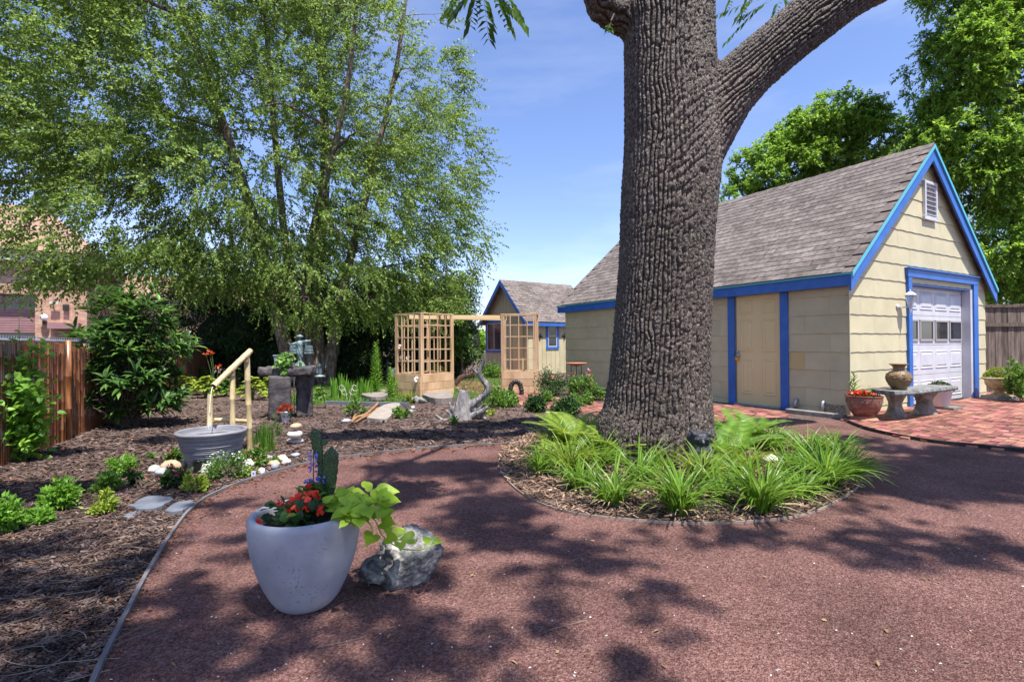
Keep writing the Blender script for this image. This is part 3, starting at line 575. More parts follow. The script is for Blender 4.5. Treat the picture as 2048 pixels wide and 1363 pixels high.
def shingle_face(parent, umax, zmax_poly, opening, mapf, first, width, zr=.295, z0=.105, patch=None):
    r = -1
    while True:
        za = z0+zr*r; zb = za+zr-.002; za = max(za, .0)
        if za > max(q[1] for q in zmax_poly): break
        st = first[r % 2]-width*math.ceil(first[r % 2]/width)
        u = st
        while u < umax:
            a, b = max(u, 0)+.0012, min(u+width, umax)-.0012
            if b-a > .03:
                rects = [(a, b, za, zb)]
                if opening and b > opening[0] and a < opening[1] and za < opening[2]:
                    rects = []
                    if a < opening[0]-.03: rects.append((a, opening[0], za, zb))
                    if b > opening[1]+.03: rects.append((opening[1], b, za, zb))
                    if zb > opening[2]+.03: rects.append((max(a, opening[0]), min(b, opening[1]), opening[2], zb))
                for (p, q, c, d) in rects:
                    n = max(2, int((q-p)/.1)); bot = [(p+(q-p)*i/n, c+(.0045*math.sin((p+(q-p)*i/n)*19+r*1.3) if (c == za and za > .01) else 0)) for i in range(n+1)]
                    poly = bot+[(q, d), (p, d)]
                    for ln in clipl(zmax_poly): poly = clip(poly, *ln)
                    if len(poly) < 3: continue
                    k = len(poly); m_ = len(poly)
                    fr = [mapf(x, z, .003+.011*(1-(z-c)/(d-c+1e-6))) for x, z in poly]; bk = [mapf(x, z, -.012) for x, z in poly]
                    B = LB().add(fr+bk, [list(range(k)), list(range(k, 2*k))[::-1]]+[[(i+1) % k, i, i+k, (i+1) % k+k] for i in range(k)])
                    mm = M_SIDEP if patch and patch(p, q, c) else M_SIDEA
                    o = B.done('siding_shingle', mm, parent)
                    if mm is M_SIDEP: o['label'] = 'tan replacement shingle'
            u += width
        r += 1
def clipl(poly):      # half planes of a convex outline (counter-clockwise)
    o = []
    for i in range(len(poly)):
        p, q = poly[i], poly[(i+1) % len(poly)]; a, b = q[1]-p[1], -(q[0]-p[0]); o.append((a, b, a*p[0]+b*p[1]))
    return o
shingle_face(gw, GW, [(0, 0), (GW, 0), (GW, EH), (HX, apex), (0, EH)], (doorx[0]-.02, doorx[1]+.02, doorz), lambda u, z, d: (u, -d, z), (.75, .34), 1.22)
shingle_face(sw, GL, [(0, 0), (GL, 0), (GL, EH), (0, EH)], (sdy[0]-.02, sdy[1]+.02, sdz), lambda u, z, d: (-d, u, z), (.69, .28), .82, patch=lambda p, q, c: (.65 < p < .75 and .6 < c < .75 and q < 1.2))
B = LB().box((-.012, -.012, EH/2), (.02, .02, EH)); B.done('corner_trim', M_SIDEA, bevel=.003)
# roof
yz0, yz1 = -.16, GL+.15
roof = LB()
for sx in (0, 1):
    def X(x): return x if sx == 0 else GW-x
    xe = -OV-.03; z_e = EH-SL*(OV+.03)+.13; z_r = apex+.13
    q = [(X(xe), yz0, z_e), (X(xe), yz1, z_e), (HX, yz1, z_r), (HX, yz0, z_r), (X(xe), yz0, z_e-.03), (X(xe), yz1, z_e-.03), (HX, yz1, z_r-.03), (HX, yz0, z_r-.03)]
    roof.add(q, [[0, 1, 2, 3], [7, 6, 5, 4], [0, 4, 5, 1], [0, 3, 7, 4], [1, 5, 6, 2]])
roof = roof.done('roof', M_ROOFS)
sv = unit(np.array([HX+OV+.03, 0, z_r-z_e])); snv = np.array([-sv[2], 0, sv[0]]); slen = math.hypot(HX+OV+.03, z_r-z_e); ex = .148; tabs = []
for r in range(int(slen/ex)):
    for c in range(int((yz1-yz0)/.305)+2):
        yc = yz0+.305*c+(.152 if r % 2 else 0)+RNG.normal(0, .004); 
        if yc-.15 < yz0-.02 or yc+.15 > yz1+.03: continue
        d = ex*(r+.5)-.01+RNG.normal(0, .0015); tabs.append(np.array([xe, yc, z_e])+sv*(d+.018)+snv*.012)
tabs = np.array(tabs); tw = L2W(tabs); vis = np.argsort(np.hypot(tw[:, 0], tw[:, 1]))
tv = MB().box((0, 0, 0), (.18, .300, .009)).arr(); tme = mesh_from('roof_shingle', *tv); tme.materials.append(M_ROOF); slope = math.atan2(sv[2], sv[0])
for i in vis[:300]: piece('roof_shingle', tme, roof, tabs[i], (0, -slope+.05, RNG.normal(0, .004)))
rt = vis[300:]; k = len(rt); Xd = np.tile(rotz(GA)@(np.array([math.cos(slope-.05), 0, math.sin(slope-.05)])), (k, 1))
tag(MB().inst(BOXV, BOXF, tw[rt], Xd, rotz(GA)@snv, .18, .300, .009).build('roof_shingles', M_ROOFS, roof), kind='stuff')
B = LB()
for c in range(int((yz1-yz0)/.2)): B.bar((HX, yz0+.2*c+.1-.16, z_r+.012), (HX, yz0+.2*c+.1+.10, z_r+.017), .02, .02)
B2 = LB()
for c in range(int((yz1-yz0)/.2)+1):
    y0 = yz0+.2*c; y1 = min(y0+.26, yz1); dz = .004*(c % 2)
    for s_ in (-1, 1): B2.add([(HX, y0, z_r+.03+dz), (HX, y1, z_r+.022+dz), (HX+s_*.13, y1, z_r+.022-.13*SL+dz), (HX+s_*.13, y0, z_r+.03-.13*SL+dz)], [[0, 1, 2, 3]])
B2.done('ridge_cap', M_ROOFS, roof)
# trim: side fascia, rake boards, drip edges
LB().box((-OV, GL/2, z_e-.12), (.025, GL+.26, .16)).done('fascia', M_BLUE, bevel=.003)
LB().box((-OV-.02, GL/2, z_e-.022), (.03, yz1-yz0, .028)).done('drip_edge', M_TEAL)
LB().box((-OV/2-.0, GL/2, z_e-.19), (OV, GL+.1, .012)).done('soffit', M_BLUE)
for s_ in (0, 1):
    def X(x): return x if s_ == 0 else GW-x
    a = np.array([X(xe+.0), yz0+.01, z_e]); b = np.array([HX, yz0+.01, z_r]); dn = np.array([0, 0, 1.])
    def par(t0, t1, y, th): return [(a[0], y, a[2]-t0), (b[0], y, b[2]-t0), (b[0], y, b[2]-t1), (a[0], y, a[2]-t1), (a[0], y+th, a[2]-t0), (b[0], y+th, b[2]-t0), (b[0], y+th, b[2]-t1), (a[0], y+th, a[2]-t1)]
    PF = [[0, 1, 2, 3], [7, 6, 5, 4], [0, 4, 5, 1], [1, 5, 6, 2], [2, 6, 7, 3], [3, 7, 4, 0]]
    LB().add(par(.075, .285, yz0+.02, .03), PF).done('rake_board', M_BLUE)
    LB().add(par(.0, .075, yz0-.005, .03), PF).done('drip_edge', M_TEAL)
# gable vent
vt = LB()
for x, z, sx_, sz_ in ((2.49, 3.68, .05, .62), (2.93, 3.68, .05, .62), (2.71, 4.0, .49, .05), (2.71, 3.36, .52, .07)): vt.box((x, -.035, z), (sx_, .05, sz_))
vt = vt.done('gable_vent', M_WHITE, bevel=.004)
LB().box((2.71, -.017, 3.68), (.4, .01, .6)).done('vent_back', M_GREYF, vt)
for i in range(7):
    z = 3.43+.083*i; LB().box((2.71, -.035, z), (.39, .05, .012), np.array([[1, 0, 0], [0, .8, -.6], [0, .6, .8]])).done('slat', M_WHITE, vt)
# garage door with trim
for nm, c, s_ in (('left', (doorx[0]-.065, -.03, (doorz+.1)/2), (.13, .05, doorz+.1)), ('right', (doorx[1]+.1, -.03, (doorz+.1)/2), (.2, .05, doorz+.1))): LB().box(c, s_).done('door_trim', M_BLUE, bevel=.003)
LB().box(((doorx[0]+doorx[1])/2+.03, -.032, doorz+.17), (doorx[1]-doorx[0]+.36, .055, .14)).done('door_header', M_BLUE, bevel=.003)
LB().box(((doorx[0]+doorx[1])/2+.03, -.045, doorz+.25), (doorx[1]-doorx[0]+.40, .09, .02)).done('header_cap', M_BLUE)
LB().box((doorx[1]-.045, .045, doorz/2), (.09, .14, doorz)).done('door_jamb', M_WHITE)
LB().box((doorx[0]+.02, .045, doorz/2), (.04, .14, doorz)).box(((doorx[0]+doorx[1])/2-.02, .06, doorz-.01), (doorx[1]-doorx[0]-.14, .14, .025)).done('door_stop', M_BLUE)
x0, x1 = doorx[0]+.03, doorx[1]-.09; nh = 4; sech = doorz/4
secs = []
for i in range(4):
    zc = sech*(i+.5); s_ = LB().box(((x0+x1)/2, .135, zc), (x1-x0, .03, sech-.006)).done('door_section', M_WHITE, bevel=.002); secs.append(s_)
    for j in range(4):
        xc = x0+(x1-x0)*(j+.5)/4; pw = (x1-x0)/4-.10
        if i == 2:
            f = LB()
            for dx, dz, a_, b_ in ((-pw/2, 0, .035, .36), (pw/2, 0, .035, .36), (0, .18, pw+.035, .035), (0, -.18, pw+.035, .035)): f.box((xc+dx, .112, zc+dz), (a_, .022, b_))
            f.done('window_frame', M_GREYF, s_, bevel=.003); LB().box((xc, .117, zc), (pw-.02, .006, .34)).done('window_pane', M_GLASS, s_)
        else:
            # raised panel with sloped borders
            h = sech-.20; b1 = .03; o_ = [(-pw/2, -h/2), (pw/2, -h/2), (pw/2, h/2), (-pw/2, h/2)]
            ring = lambda k_, y_: [(xc+(px_*(1-2*k_/pw)), y_, zc+pz_*(1-2*k_/h)) for px_, pz_ in o_]
            v = ring(0, .1195)+ring(.012, .128)+ring(.03, .128)+ring(.065, .112)
            f = [[a_*4+b_, a_*4+(b_+1) % 4, (a_+1)*4+(b_+1) % 4, (a_+1)*4+b_] for a_ in range(3) for b_ in range(4)]+[[12, 13, 14, 15]]
            v2 = ring(0, .1195)+ring(.018, .108)+ring(.04, .118)+ring(.07, .108)
            LB().add(v2, f).done('raised_panel', M_WHITE, s_)
LB().box(((x0+x1)/2, .13, .012), (x1-x0, .05, .02)).done('bottom_seal', M_BLKP)
# side door
sd = LB().box((.03, (sdy[0]+sdy[1])/2, sdz/2+.01), (.04, sdy[1]-sdy[0]-.02, sdz-.03)).done('side_door', M_DOOR, bevel=.003)
for a, b, z0_, z1_ in ((1.20, 1.46, 1.66, 1.92), (1.64, 1.90, 1.66, 1.92), (1.20, 1.46, .98, 1.56), (1.64, 1.90, .98, 1.56), (1.20, 1.46, .2, .84), (1.64, 1.90, .2, .84)):
    def rg(k_, x_): return [(x_, a+k_, z0_+k_), (x_, b-k_, z0_+k_), (x_, b-k_, z1_-k_), (x_, a+k_, z1_-k_)]
    v = rg(0, .0085)+rg(.012, -.002)+rg(.022, -.002)+rg(.034, .006)+rg(.05, .006)+rg(.065, -.004)
    LB().add(v, [[a_*4+b_, a_*4+(b_+1) % 4, (a_+1)*4+(b_+1) % 4, (a_+1)*4+b_] for a_ in range(5) for b_ in range(4)]+[[20, 21, 22, 23]]).done('door_panel', M_DOOR, sd)
LB().lathe([(.028, 0), (.03, .01), (.012, .015), (.012, .03), (.026, .045), (.03, .06), (.02, .072), (0, .074)], (.01, 1.93, .92), 16, M=[[0, 0, -1], [0, 1, 0], [1, 0, 0]]).done('door_knob', M_STEEL, sd, smooth=True)
LB().box((.0, 1.965, .985), (.02, .09, .03)).tube([(-.015, 1.96, .96), (-.02, 1.93, .93)], .006, 6).done('hasp', M_STEEL, sd)
LB().box((-.035, 1.955, .845), (.03, .055, .06)).tube([(-.035, 1.935, .87), (-.035, 1.935, .91), (-.035, 1.955, .925), (-.035, 1.975, .91), (-.035, 1.975, .87)], .005, 6).done('padlock', M_BRASS, sd, bevel=.006)
for y in (sdy[0]-.07, sdy[1]+.07): LB().box((-.028, y, 1.03), (.03, .14, 2.10)).box((-.038, y, 1.03), (.02, .06, 2.10)).done('side_door_trim', M_BLUE, bevel=.003)
LB().box((-.02, 1.55, .01), (.12, .9, .03)).done('threshold', M_GREYF)
# foundation patch and vents
LB().box((-.018, .22, .09), (.012, .33, .14)).done('foundation_patch', mat('crumbling_plaster', [(.12, .10, .08), (.42, .36, .27)], 30, .95, .9, 40, detail=8, bdist=.02))
for y in (.82, .38):
    LB().tube([(-.07, y, 0), (-.07, y, .13), (-.065, y, .165), (-.045, y, .185), (-.02, y, .185)], .028, 10).done('vent_pipe', M_STEEL, smooth=True)
# wall lantern
LX = 1.60
wl = T('wall_lantern', 'white coach lantern with clear panes mounted beside the garage door', 'lantern', L2W((LX, -.02, 1.8)), GA)
wl_c = np.array([LX, -.20, 1.83])
def LD(B, n_, m_, par=wl, **k): B.v = [L2W(v) for v in B.v]; return B.build(n_, m_, par, **k)
LD(MB().lathe([(.055, 0), (.055, .012), (.03, .03), (.012, .035)], (LX-.12, -.016, 1.72), 16, M=[[1, 0, 0], [0, 0, -1], [0, 1, 0]]).tube([(LX-.12, -.04, 1.72), (LX-.1, -.1, 1.70), (LX-.05, -.18, 1.71), (LX, -.2, 1.72)], .012, 8).lathe([(.0, 1.54), (.012, 1.55), (.010, 1.60), (.02, 1.64), (.016, 1.70), (.03, 1.725), (.045, 1.735)], (LX, -.2, 0), 12), 'bracket', M_WHITE, smooth=True)
LD(MB().lathe([(.115, 1.95), (.11, 1.965), (.06, 2.01), (.03, 2.025), (.01, 2.035), (.015, 2.05), (.005, 2.075), (0, 2.08)], (LX, -.2, 0), 8), 'roof_cap', M_WHITE)
c_ = MB()
for i in range(6):
    a = i*math.pi/3; c_.bar((LX+.045*math.cos(a), -.2+.045*math.sin(a), 1.735), (LX+.088*math.cos(a), -.2+.088*math.sin(a), 1.95), .008, .008)
LD(c_.lathe([(.09, 1.94), (.095, 1.955)], (LX, -.2, 0), 6), 'cage', M_WHITE)
gm = bpy.data.materials.new('lantern_glass'); gm.use_nodes = True; b_ = gm.node_tree.nodes['Principled BSDF']; b_.inputs['Transmission Weight'].default_value = .8; b_.inputs['Roughness'].default_value = .08; b_.inputs['IOR'].default_value = 1.1
LD(MB().lathe([(.042, 1.74), (.083, 1.94)], (LX, -.2, 0), 6), 'glass', gm)
LD(MB().lathe([(.012, 1.74), (.014, 1.80), (.02, 1.83), (.012, 1.87), (0, 1.88)], (LX, -.2, 0), 8), 'bulb', M_GLOBE, smooth=True)
wl.scale = (.8, .8, .8)
# ------------------------------------------------------------------ shed
SA = math.atan2(.572, .82); SC = G(1056, 749); shed = T('garden_shed', 'small cream shed with blue trim and steep roof beyond the trellises', 'shed', SC, SA)
def S2W(v): return np.asarray(v)@rotz(SA).T+SC
def SB(B, n_, m_, par=None, **k): B.v = [S2W(v) for v in B.v]; return B.build(n_, m_, par or shed, **k)
SX, SY, SE = 3.3, 3.0, 2.12; SAP = 3.75-.1; ss = (SAP-SE)/(SY/2)
SB(MB().add([(0, 0, 0), (SX, 0, 0), (SX, 0, SE), (0, 0, SE)], [[0, 1, 2, 3]]), 'side_wall', M_SIDEA)
SB(MB().add([(0, 0, 0), (0, SY, 0), (0, SY, SE), (0, SY/2, SAP), (0, 0, SE)], [[0, 1, 2, 3, 4]]), 'gable_wall', M_SIDEA)
SB(MB().add([(SX, 0, 0), (SX, SY, 0), (SX, SY, SE), (SX, SY/2, SAP), (SX, 0, SE)], [[4, 3, 2, 1, 0]]).add([(0, SY, 0), (SX, SY, 0), (SX, SY, SE), (0, SY, SE)], [[3, 2, 1, 0]]), 'rear_wall', M_SIDEA)
for i in range(15): SB(MB().box((.02+i*.22+.1, -.008, SE/2), (.205, .014, SE-.01)), 'wall_board', M_SIDEA)
for i in range(13):
    y = .02+i*.228+.1; zt = SE+ss*min(y, SY-y)-.06 if 1 else SE
    SB(MB().box((-.008, y, zt/2), (.014, .213, zt)), 'wall_board', M_SIDEA)
sro = MB(); oe = .2; ze = SE-ss*oe+.07; zr = SAP+.07
for s_ in (0, 1):
    Y_ = (lambda y: y) if s_ == 0 else (lambda y: SY-y)
    sro.add([(-.25, Y_(-oe), ze), (SX+.2, Y_(-oe), ze), (SX+.2, SY/2, zr), (-.25, SY/2, zr), (-.25, Y_(-oe), ze-.03), (SX+.2, Y_(-oe), ze-.03), (SX+.2, SY/2, zr-.03), (-.25, SY/2, zr-.03)], [[0, 1, 2, 3], [7, 6, 5, 4], [0, 4, 5, 1], [0, 3, 7, 4], [1, 5, 6, 2]])
sro = SB(sro, 'roof', M_ROOFS)
sv2 = unit(np.array([0, SY/2+oe, zr-ze])); sn2 = np.array([0, -sv2[2], sv2[1]]); sl2 = math.hypot(SY/2+oe, zr-ze); st_ = []
for r in range(int(sl2/.145)):
    for c in range(int((SX+.45)/.3)+1):
        x = -.25+.15+.3*c+(.15 if r % 2 else 0)
        if x > SX+.1: continue
        st_.append(np.array([x, -oe, ze])+sv2*(.145*(r+.5)+.01)+sn2*.011)
tv = MB().box((0, 0, 0), (.294, .175, .009)).arr(); tme2 = mesh_from('roof_shingle', *tv); tme2.materials.append(M_ROOF); sl_ = math.atan2(sv2[2], sv2[1])
for p in st_: piece('roof_shingle', tme2, sro, p+RNG.normal(0, .002, 3), (sl_-.05, 0, RNG.normal(0, .006)))
SB(MB().box((SX/2, -oe-.0, ze-.1), (SX+.4, .025, .12)), 'fascia', M_BLUE)
for s_ in (0, 1):
    Y_ = (lambda y: y) if s_ == 0 else (lambda y: SY-y)
    v = [(-.26, Y_(-oe), ze), (-.26, SY/2, zr), (-.26, SY/2, zr-.22), (-.26, Y_(-oe), ze-.18), (-.23, Y_(-oe), ze), (-.23, SY/2, zr), (-.23, SY/2, zr-.22), (-.23, Y_(-oe), ze-.18)]
    SB(MB().add(v, PF), 'rake_board', M_BLUE)
def win(cx, cz, w_, h_, face, par_f=None, tw=.09, bars=1, fm=M_BLUE, vert=False):
    def P(u, d, z): return (u, -d, z) if face == 's' else (-d, u, z)
    def bx(B, u, z, su, sz, d0, d1):
        s_ = (su, d1-d0, sz) if face == 's' else (d1-d0, su, sz); return B.box(P(u, (d0+d1)/2, z), s_)
    fr = MB()
    for du, dz, su, sz in ((-(w_+tw)/2, 0, tw, h_), ((w_+tw)/2, 0, tw, h_), (0, (h_+tw)/2, w_+2*tw+.04, tw), (0, -(h_+tw)/2, w_+2*tw+.02, tw)): bx(fr, cx+du, cz+dz, su, sz, .016, .045)
    f = SB(fr, 'window_trim', fm); f2 = MB(); t = .035
    for du, dz, su, sz in ((-(w_-t)/2, 0, t, h_), ((w_-t)/2, 0, t, h_), (0, (h_-t)/2, w_-2*t, t), (0, -(h_-t)/2, w_-2*t, t)): bx(f2, cx+du, cz+dz, su, sz, .016, .034)
    bx(f2, cx, cz, t if vert else w_-2*t, h_-2*t if vert else t, .016, .032)
    SB(f2, 'window_frame', M_WHITE, f); SB(bx(MB(), cx, cz, w_-.04, h_-.04, .0165, .022), 'window_pane', M_GLASS, f)
def spt(px, py, face):
    n = np.array([math.sin(SA), -math.cos(SA), 0]) if face == 's' else np.array([-math.cos(SA), -math.sin(SA), 0]); q = onpl(px, py, SC, n)-SC
    return float(q@(np.array([math.cos(SA), math.sin(SA), 0]) if face == 's' else np.array([-math.sin(SA), math.cos(SA), 0]))), float(q[2])+0
a, b = spt(1095, 650, 's'), spt(1113, 693, 's'); win((a[0]+b[0])/2, (a[1]+b[1])/2, b[0]-a[0], a[1]-b[1], 's')
a, b = spt(1003, 645, 'g'), spt(976, 700, 'g'); win((a[0]+b[0])/2, (a[1]+b[1])/2, b[0]-a[0], a[1]-b[1], 'g', vert=True)
a = spt(1047, 700, 'g')[0]; b = spt(1028, 700, 'g')[0]
SB(MB().box((-.03, (a+b)/2, .98), (.03, b-a, 1.96)), 'door', M_DOOR); 
for px in (1079.5, 1128):
    u, z = spt(px, 673, 's'); B = MB()
    for i in range(4):
        an = i*math.pi/2; c_, s_ = math.cos(an), math.sin(an); pts = [(u+c_*.02*k_+(-s_)*.04*math.sin(k_*.9), -.03, z+s_*.02*k_*1.+c_*.04*math.sin(k_*.9)) for k_ in range(8)]
        B.tube(pts, .012, 5)
    SB(B.rock((u, -.03, z), (.03, .01, .03), 1, .1, 2), 'scroll_ornament', M_BLACK)
# ------------------------------------------------------------------ far school building
BP0 = at(0, 640, 30); BA = math.atan2(.502, .865); be = np.array([math.cos(BA), math.sin(BA), 0]); bn = np.array([math.sin(BA), -math.cos(BA), 0])
Bo = np.array([BP0[0], BP0[1], 0]); bld = T('brick_building', 'long brick building with brown tile roof and mauve window bays behind the bamboo fence', 'building', Bo, BA)
def bp(px, py, off=0.): q = onpl(px, py, Bo+bn*off, bn)-Bo; return float(q@be), float(q[2])
def BB(B, n_, m_, par=None, **k): B.v = [np.asarray(v)@rotz(BA).T+Bo for v in B.v]; return B.build(n_, m_, par or bld, **k)
xe_, _ = bp(174, 600); ez = bp(0, 522)[1]; bx0 = bp(70, 600)[0]; zt_ = bp(0, 586)[1]; zm_ = bp(0, 620)[1]; zb_ = bp(0, 665)[1]; DEP = 11
BB(MB().box(((bx0+xe_)/2, DEP/2, ez/2), (xe_-bx0, DEP, ez)), 'wall', M_FBRICK)
BB(MB().box(((bx0-16)/2, DEP/2, (ez+zt_)/2), (16+bx0, DEP, ez-zt_)).box(((bx0-16)/2, DEP/2+.6, zt_/2), (16+bx0, DEP, zt_)), 'wall', M_FBRICK)
sol = BB(MB().box(((bx0-16)/2, -.06, zt_+.45), (16+bx0-.02, .10, .95)), 'soldier_course', M_FBRICK)
cz = bp(0, 505)[1]; BB(MB().box(((xe_-16)/2, DEP/2, (ez+cz)/2), (16+xe_+1.0, DEP+1.0, cz-ez)).box(((xe_-16)/2, DEP/2, cz+.08), (16+xe_+1.5, DEP+1.5, .16)), 'cornice', M_FTRIM)
rz_ = cz+.16; rr = bp(0, 432)[1]+1.5
BB(MB().add([(-17, -.9, rz_), (xe_+.9, -.9, rz_), (xe_+.9, DEP+.9, rz_), (-17, DEP+.9, rz_), (-17, DEP/2, rr+.4), (xe_-3.2, DEP/2, rr+.4)], [[0, 1, 5, 4], [1, 2, 5], [2, 3, 4, 5], [3, 0, 4]]), 'roof', M_FROOF)
BB(MB().box((bp(95, 480)[0]+.3, 2.0, bp(95, 480)[1]+.5), (1.6, .3, .9)), 'roof_hatch', M_FTRIM)
nb = 6; bw = 3.0
for i in range(nb):
    xc = bx0-bw*(i+.5)
    w_ = BB(MB().box((xc, .52, (zt_+zm_)/2), (bw-.05, .06, zt_-zm_)), 'window_bay', M_GLASS)
    f = MB()
    for dx in (-bw/2+.06, 0): f.box((xc+dx, .46, (zt_+zm_)/2), (.11, .08, zt_-zm_))
    for z in (zm_+.05, (zt_+zm_)/2, zt_-.05): f.box((xc, .455, z), (bw, .07, .11))
    BB(f, 'window_frame', M_MAUVE, w_)
    for j in range(9): BB(MB().box((xc, .47-.01*(j % 2), zb_+(zm_-zb_)*(j+.5)/9), (bw, .07, (zm_-zb_)/9-.02)), 'cladding_board', M_MAUVE)
    BB(MB().box((xc, .5, zb_/2), (bw-.02, .05, zb_-.05)), 'lower_window', M_GLASS)
dx0, dzt = bp(112, 660); dx1 = bp(152, 660)[0]
BB(MB().box(((dx0+dx1)/2, -.01, dzt/2), (dx1-dx0, .1, dzt)), 'door_recess', M_MAUVE); BB(MB().box(((dx0+dx1)/2+.25, -.07, dzt/2-.2), (dx1-dx0-1.0, .05, dzt-.4)), 'door', M_GLASS)
BB(MB().box(((dx0+dx1)/2, -.35, dzt+.25), (dx1-dx0+.5, .8, .35)), 'door_canopy', M_MAUVE)
def globe(px, py, off=0.):
    x, z = bp(px, py, off); o = BB(MB().rock((x, -.3-off, z), (.2, .2, .2), 0, 0, 3), 'globe_lamp', M_GLOBE, smooth=True); BB(MB().box((x, -.17-off, z-.3), (.16, .34, .22)), 'lamp_base', M_BLACK, o)
globe(91, 635); x, z = bp(133, 615); BB(MB().box((x, -.12, z), (.28, .22, .34)), 'flood_light', M_BLACK)
x, z = bp(111, 606); BB(MB().box((x, -.3, z), (.42, .16, .16)).bar((x-.1, 0, z-.15), (x, -.3, z), .05, .05), 'camera_housing', M_FTRIM)
# lower wing
wx1 = bp(420, 650, -6)[0]; wz = bp(240, 607, -6)[1]
BB(MB().box(((xe_+wx1)/2+3, 6+4, wz/2), (wx1-xe_+6, 8, wz)), 'wing_wall', M_FBRICK); BB(MB().box(((xe_+wx1)/2+3, 10, wz+.18), (wx1-xe_+7, 9, .36)), 'wing_cornice', M_FTRIM)
BB(MB().add([(xe_-.5, 5.2, wz+.36), (wx1+6.6, 5.2, wz+.36), (wx1+6.6, 14.8, wz+.36), (xe_-.5, 14.8, wz+.36), (xe_-.5, 10, wz+2.6), (wx1+3, 10, wz+2.6)], [[0, 1, 5, 4], [1, 2, 5], [2, 3, 4, 5]]), 'wing_roof', M_FROOF)
a = bp(343, 660, -6); b = bp(360, 660, -6); BB(MB().box(((a[0]+b[0])/2, 5.97, a[1]/2), (b[0]-a[0], .1, a[1])), 'wing_door', M_MAUVE); globe(377, 665, -6)
# ------------------------------------------------------------------ bamboo fence and chain link behind it
FA = np.array([-4.62, 4.2, 0]); FB = np.array([-10.6, 18.3, 0]); fd = unit(FB-FA); fl = np.linalg.norm(FB-FA); fn = np.array([fd[1], -fd[0], 0])
FA2 = FA-fd*2.2
fen = T('bamboo_fence', 'dark stained bamboo culm fence along the left edge of the garden', 'fence', FA)
t = 0; cul = []
while t < fl+2.2: cul.append(t); t += RNG.uniform(.030, .042)
def zf(t_): return 1.20+.012*math.sin(t_*2.1)+(0 if t_ < 4.6 else -.05)
def culm_v(t_, n=6):
    r = RNG.uniform(.013, .020); c = FA2+fd*t_+fn*RNG.normal(0, .006); h = zf(t_)+RNG.normal(0, .012); zs = [0]; z = RNG.uniform(.1, .3)
    while z < h-.05: zs += [z-.008, z, z+.008]; z += RNG.uniform(.22, .34)
    zs.append(h); rs = [r*(1.16 if (i % 3 == 2) else 1) for i in range(len(zs))]; return [(r_, z_) for r_, z_ in zip(rs, zs)], c
for i, t_ in enumerate(cul[:300]):
    pr, c = culm_v(t_); MB().lathe(pr, c, 6).build('bamboo_culm', M_CULM, fen, smooth=True, auto=50)
B = MB()
for t_ in cul[300:]: pr, c = culm_v(t_); B.lathe([pr[0], pr[-1]], c, 5)
tag(B.build('bamboo_culms', M_CULMS, fen), kind='stuff')
tp = np.linalg.norm(G(125, 880)-FA2)
for t_ in (tp, tp+3.2, tp+6.4):
    c = FA2+fd*t_+fn*.03; MB().lathe([(.036, 0), (.036, .38), (.040, .39), (.036, .40), (.035, .78), (.039, .79), (.035, .8), (.034, 1.24)], c, 12).build('fence_post', M_CULM, fen, smooth=True)
for z in (.3, .95): MB().bar(FA2-fn*.03+[0, 0, z], FB-fn*.03+[0, 0, z], .02, .04).build('rail', M_CULMS, fen)
cl = T('chain_link_fence', 'galvanised chain link fence rail just behind the bamboo fence', 'fence', FA2-fn*.12)
q0, q1 = FA2-fn*.12, FB-fn*.12
MB().tube([q0+[0, 0, 1.235], q1+[0, 0, 1.2]], .021, 8).build('top_rail', M_STEEL, cl, smooth=True)
for i in range(7): c = q0+(q1-q0)*i/6.; MB().tube([c, c+[0, 0, 1.25]], .025, 8).build('post', M_STEEL, cl)
B = MB(); n_ = int(np.linalg.norm(q1-q0)/.055)
for i in range(n_):
    c = q0+(q1-q0)*(i/n_)+[0, 0, 1.22]; B.bar(c-fd*.012, c+fd*.008+[0, 0, .055], .005, .005).bar(c+fd*.012, c-fd*.008+[0, 0, .055], .005, .005)
    if i % 2 == 0: B.bar(c-[0, 0, .1], c+fd*.9-[0, 0, 1.1], .003, .003).bar(c-[0, 0, .1], c-fd*.9-[0, 0, 1.1], .003, .003)
tag(B.build('mesh_wire', M_STEEL, cl), kind='stuff')
# ------------------------------------------------------------------ weathered board fence on the right
wf = T('board_fence', 'weathered grey-brown board fence beyond the garage on the right', 'fence', (9.9, 11.3, 0))
x = 9.75; i = 0
while x < 17:
    wd = .14; MB().box((x+wd/2, 11.3+.004*(i % 2), .98+RNG.normal(0, .005)), (wd-.008, .02, 1.92)).build('fence_board', M_FENCE, wf); x += wd; i += 1
for z in (1.50, 1.90, .4): MB().box((13.3, 11.27, z), (7.2, .035, .085 if z < 1.8 else .05)).build('fence_rail', M_FENCE, wf)
for x in (10.15, 12.6, 15.): MB().box((x, 11.255, .98), (.1, .06, 1.96)).build('fence_post', M_FENCE, wf)
# ------------------------------------------------------------------ retaining timber wall at the back
rt_ = T('timber_wall', 'low stacked timber retaining wall in the shade under the birch', 'wall', G(720, 753))
for i in range(5): c = G(722, 754); MB().box(c+[0, .3, .08+.155*i], (1.15, .14, .148)).build('timber', M_OLDWOOD, rt_, bevel=.01)
for i in range(6): c = G(668+5*i, 753); MB().box(c+[0, .1, .42], (.06, .04, .84+.03*(i % 2))).build('picket', M_OLDWOOD, rt_)
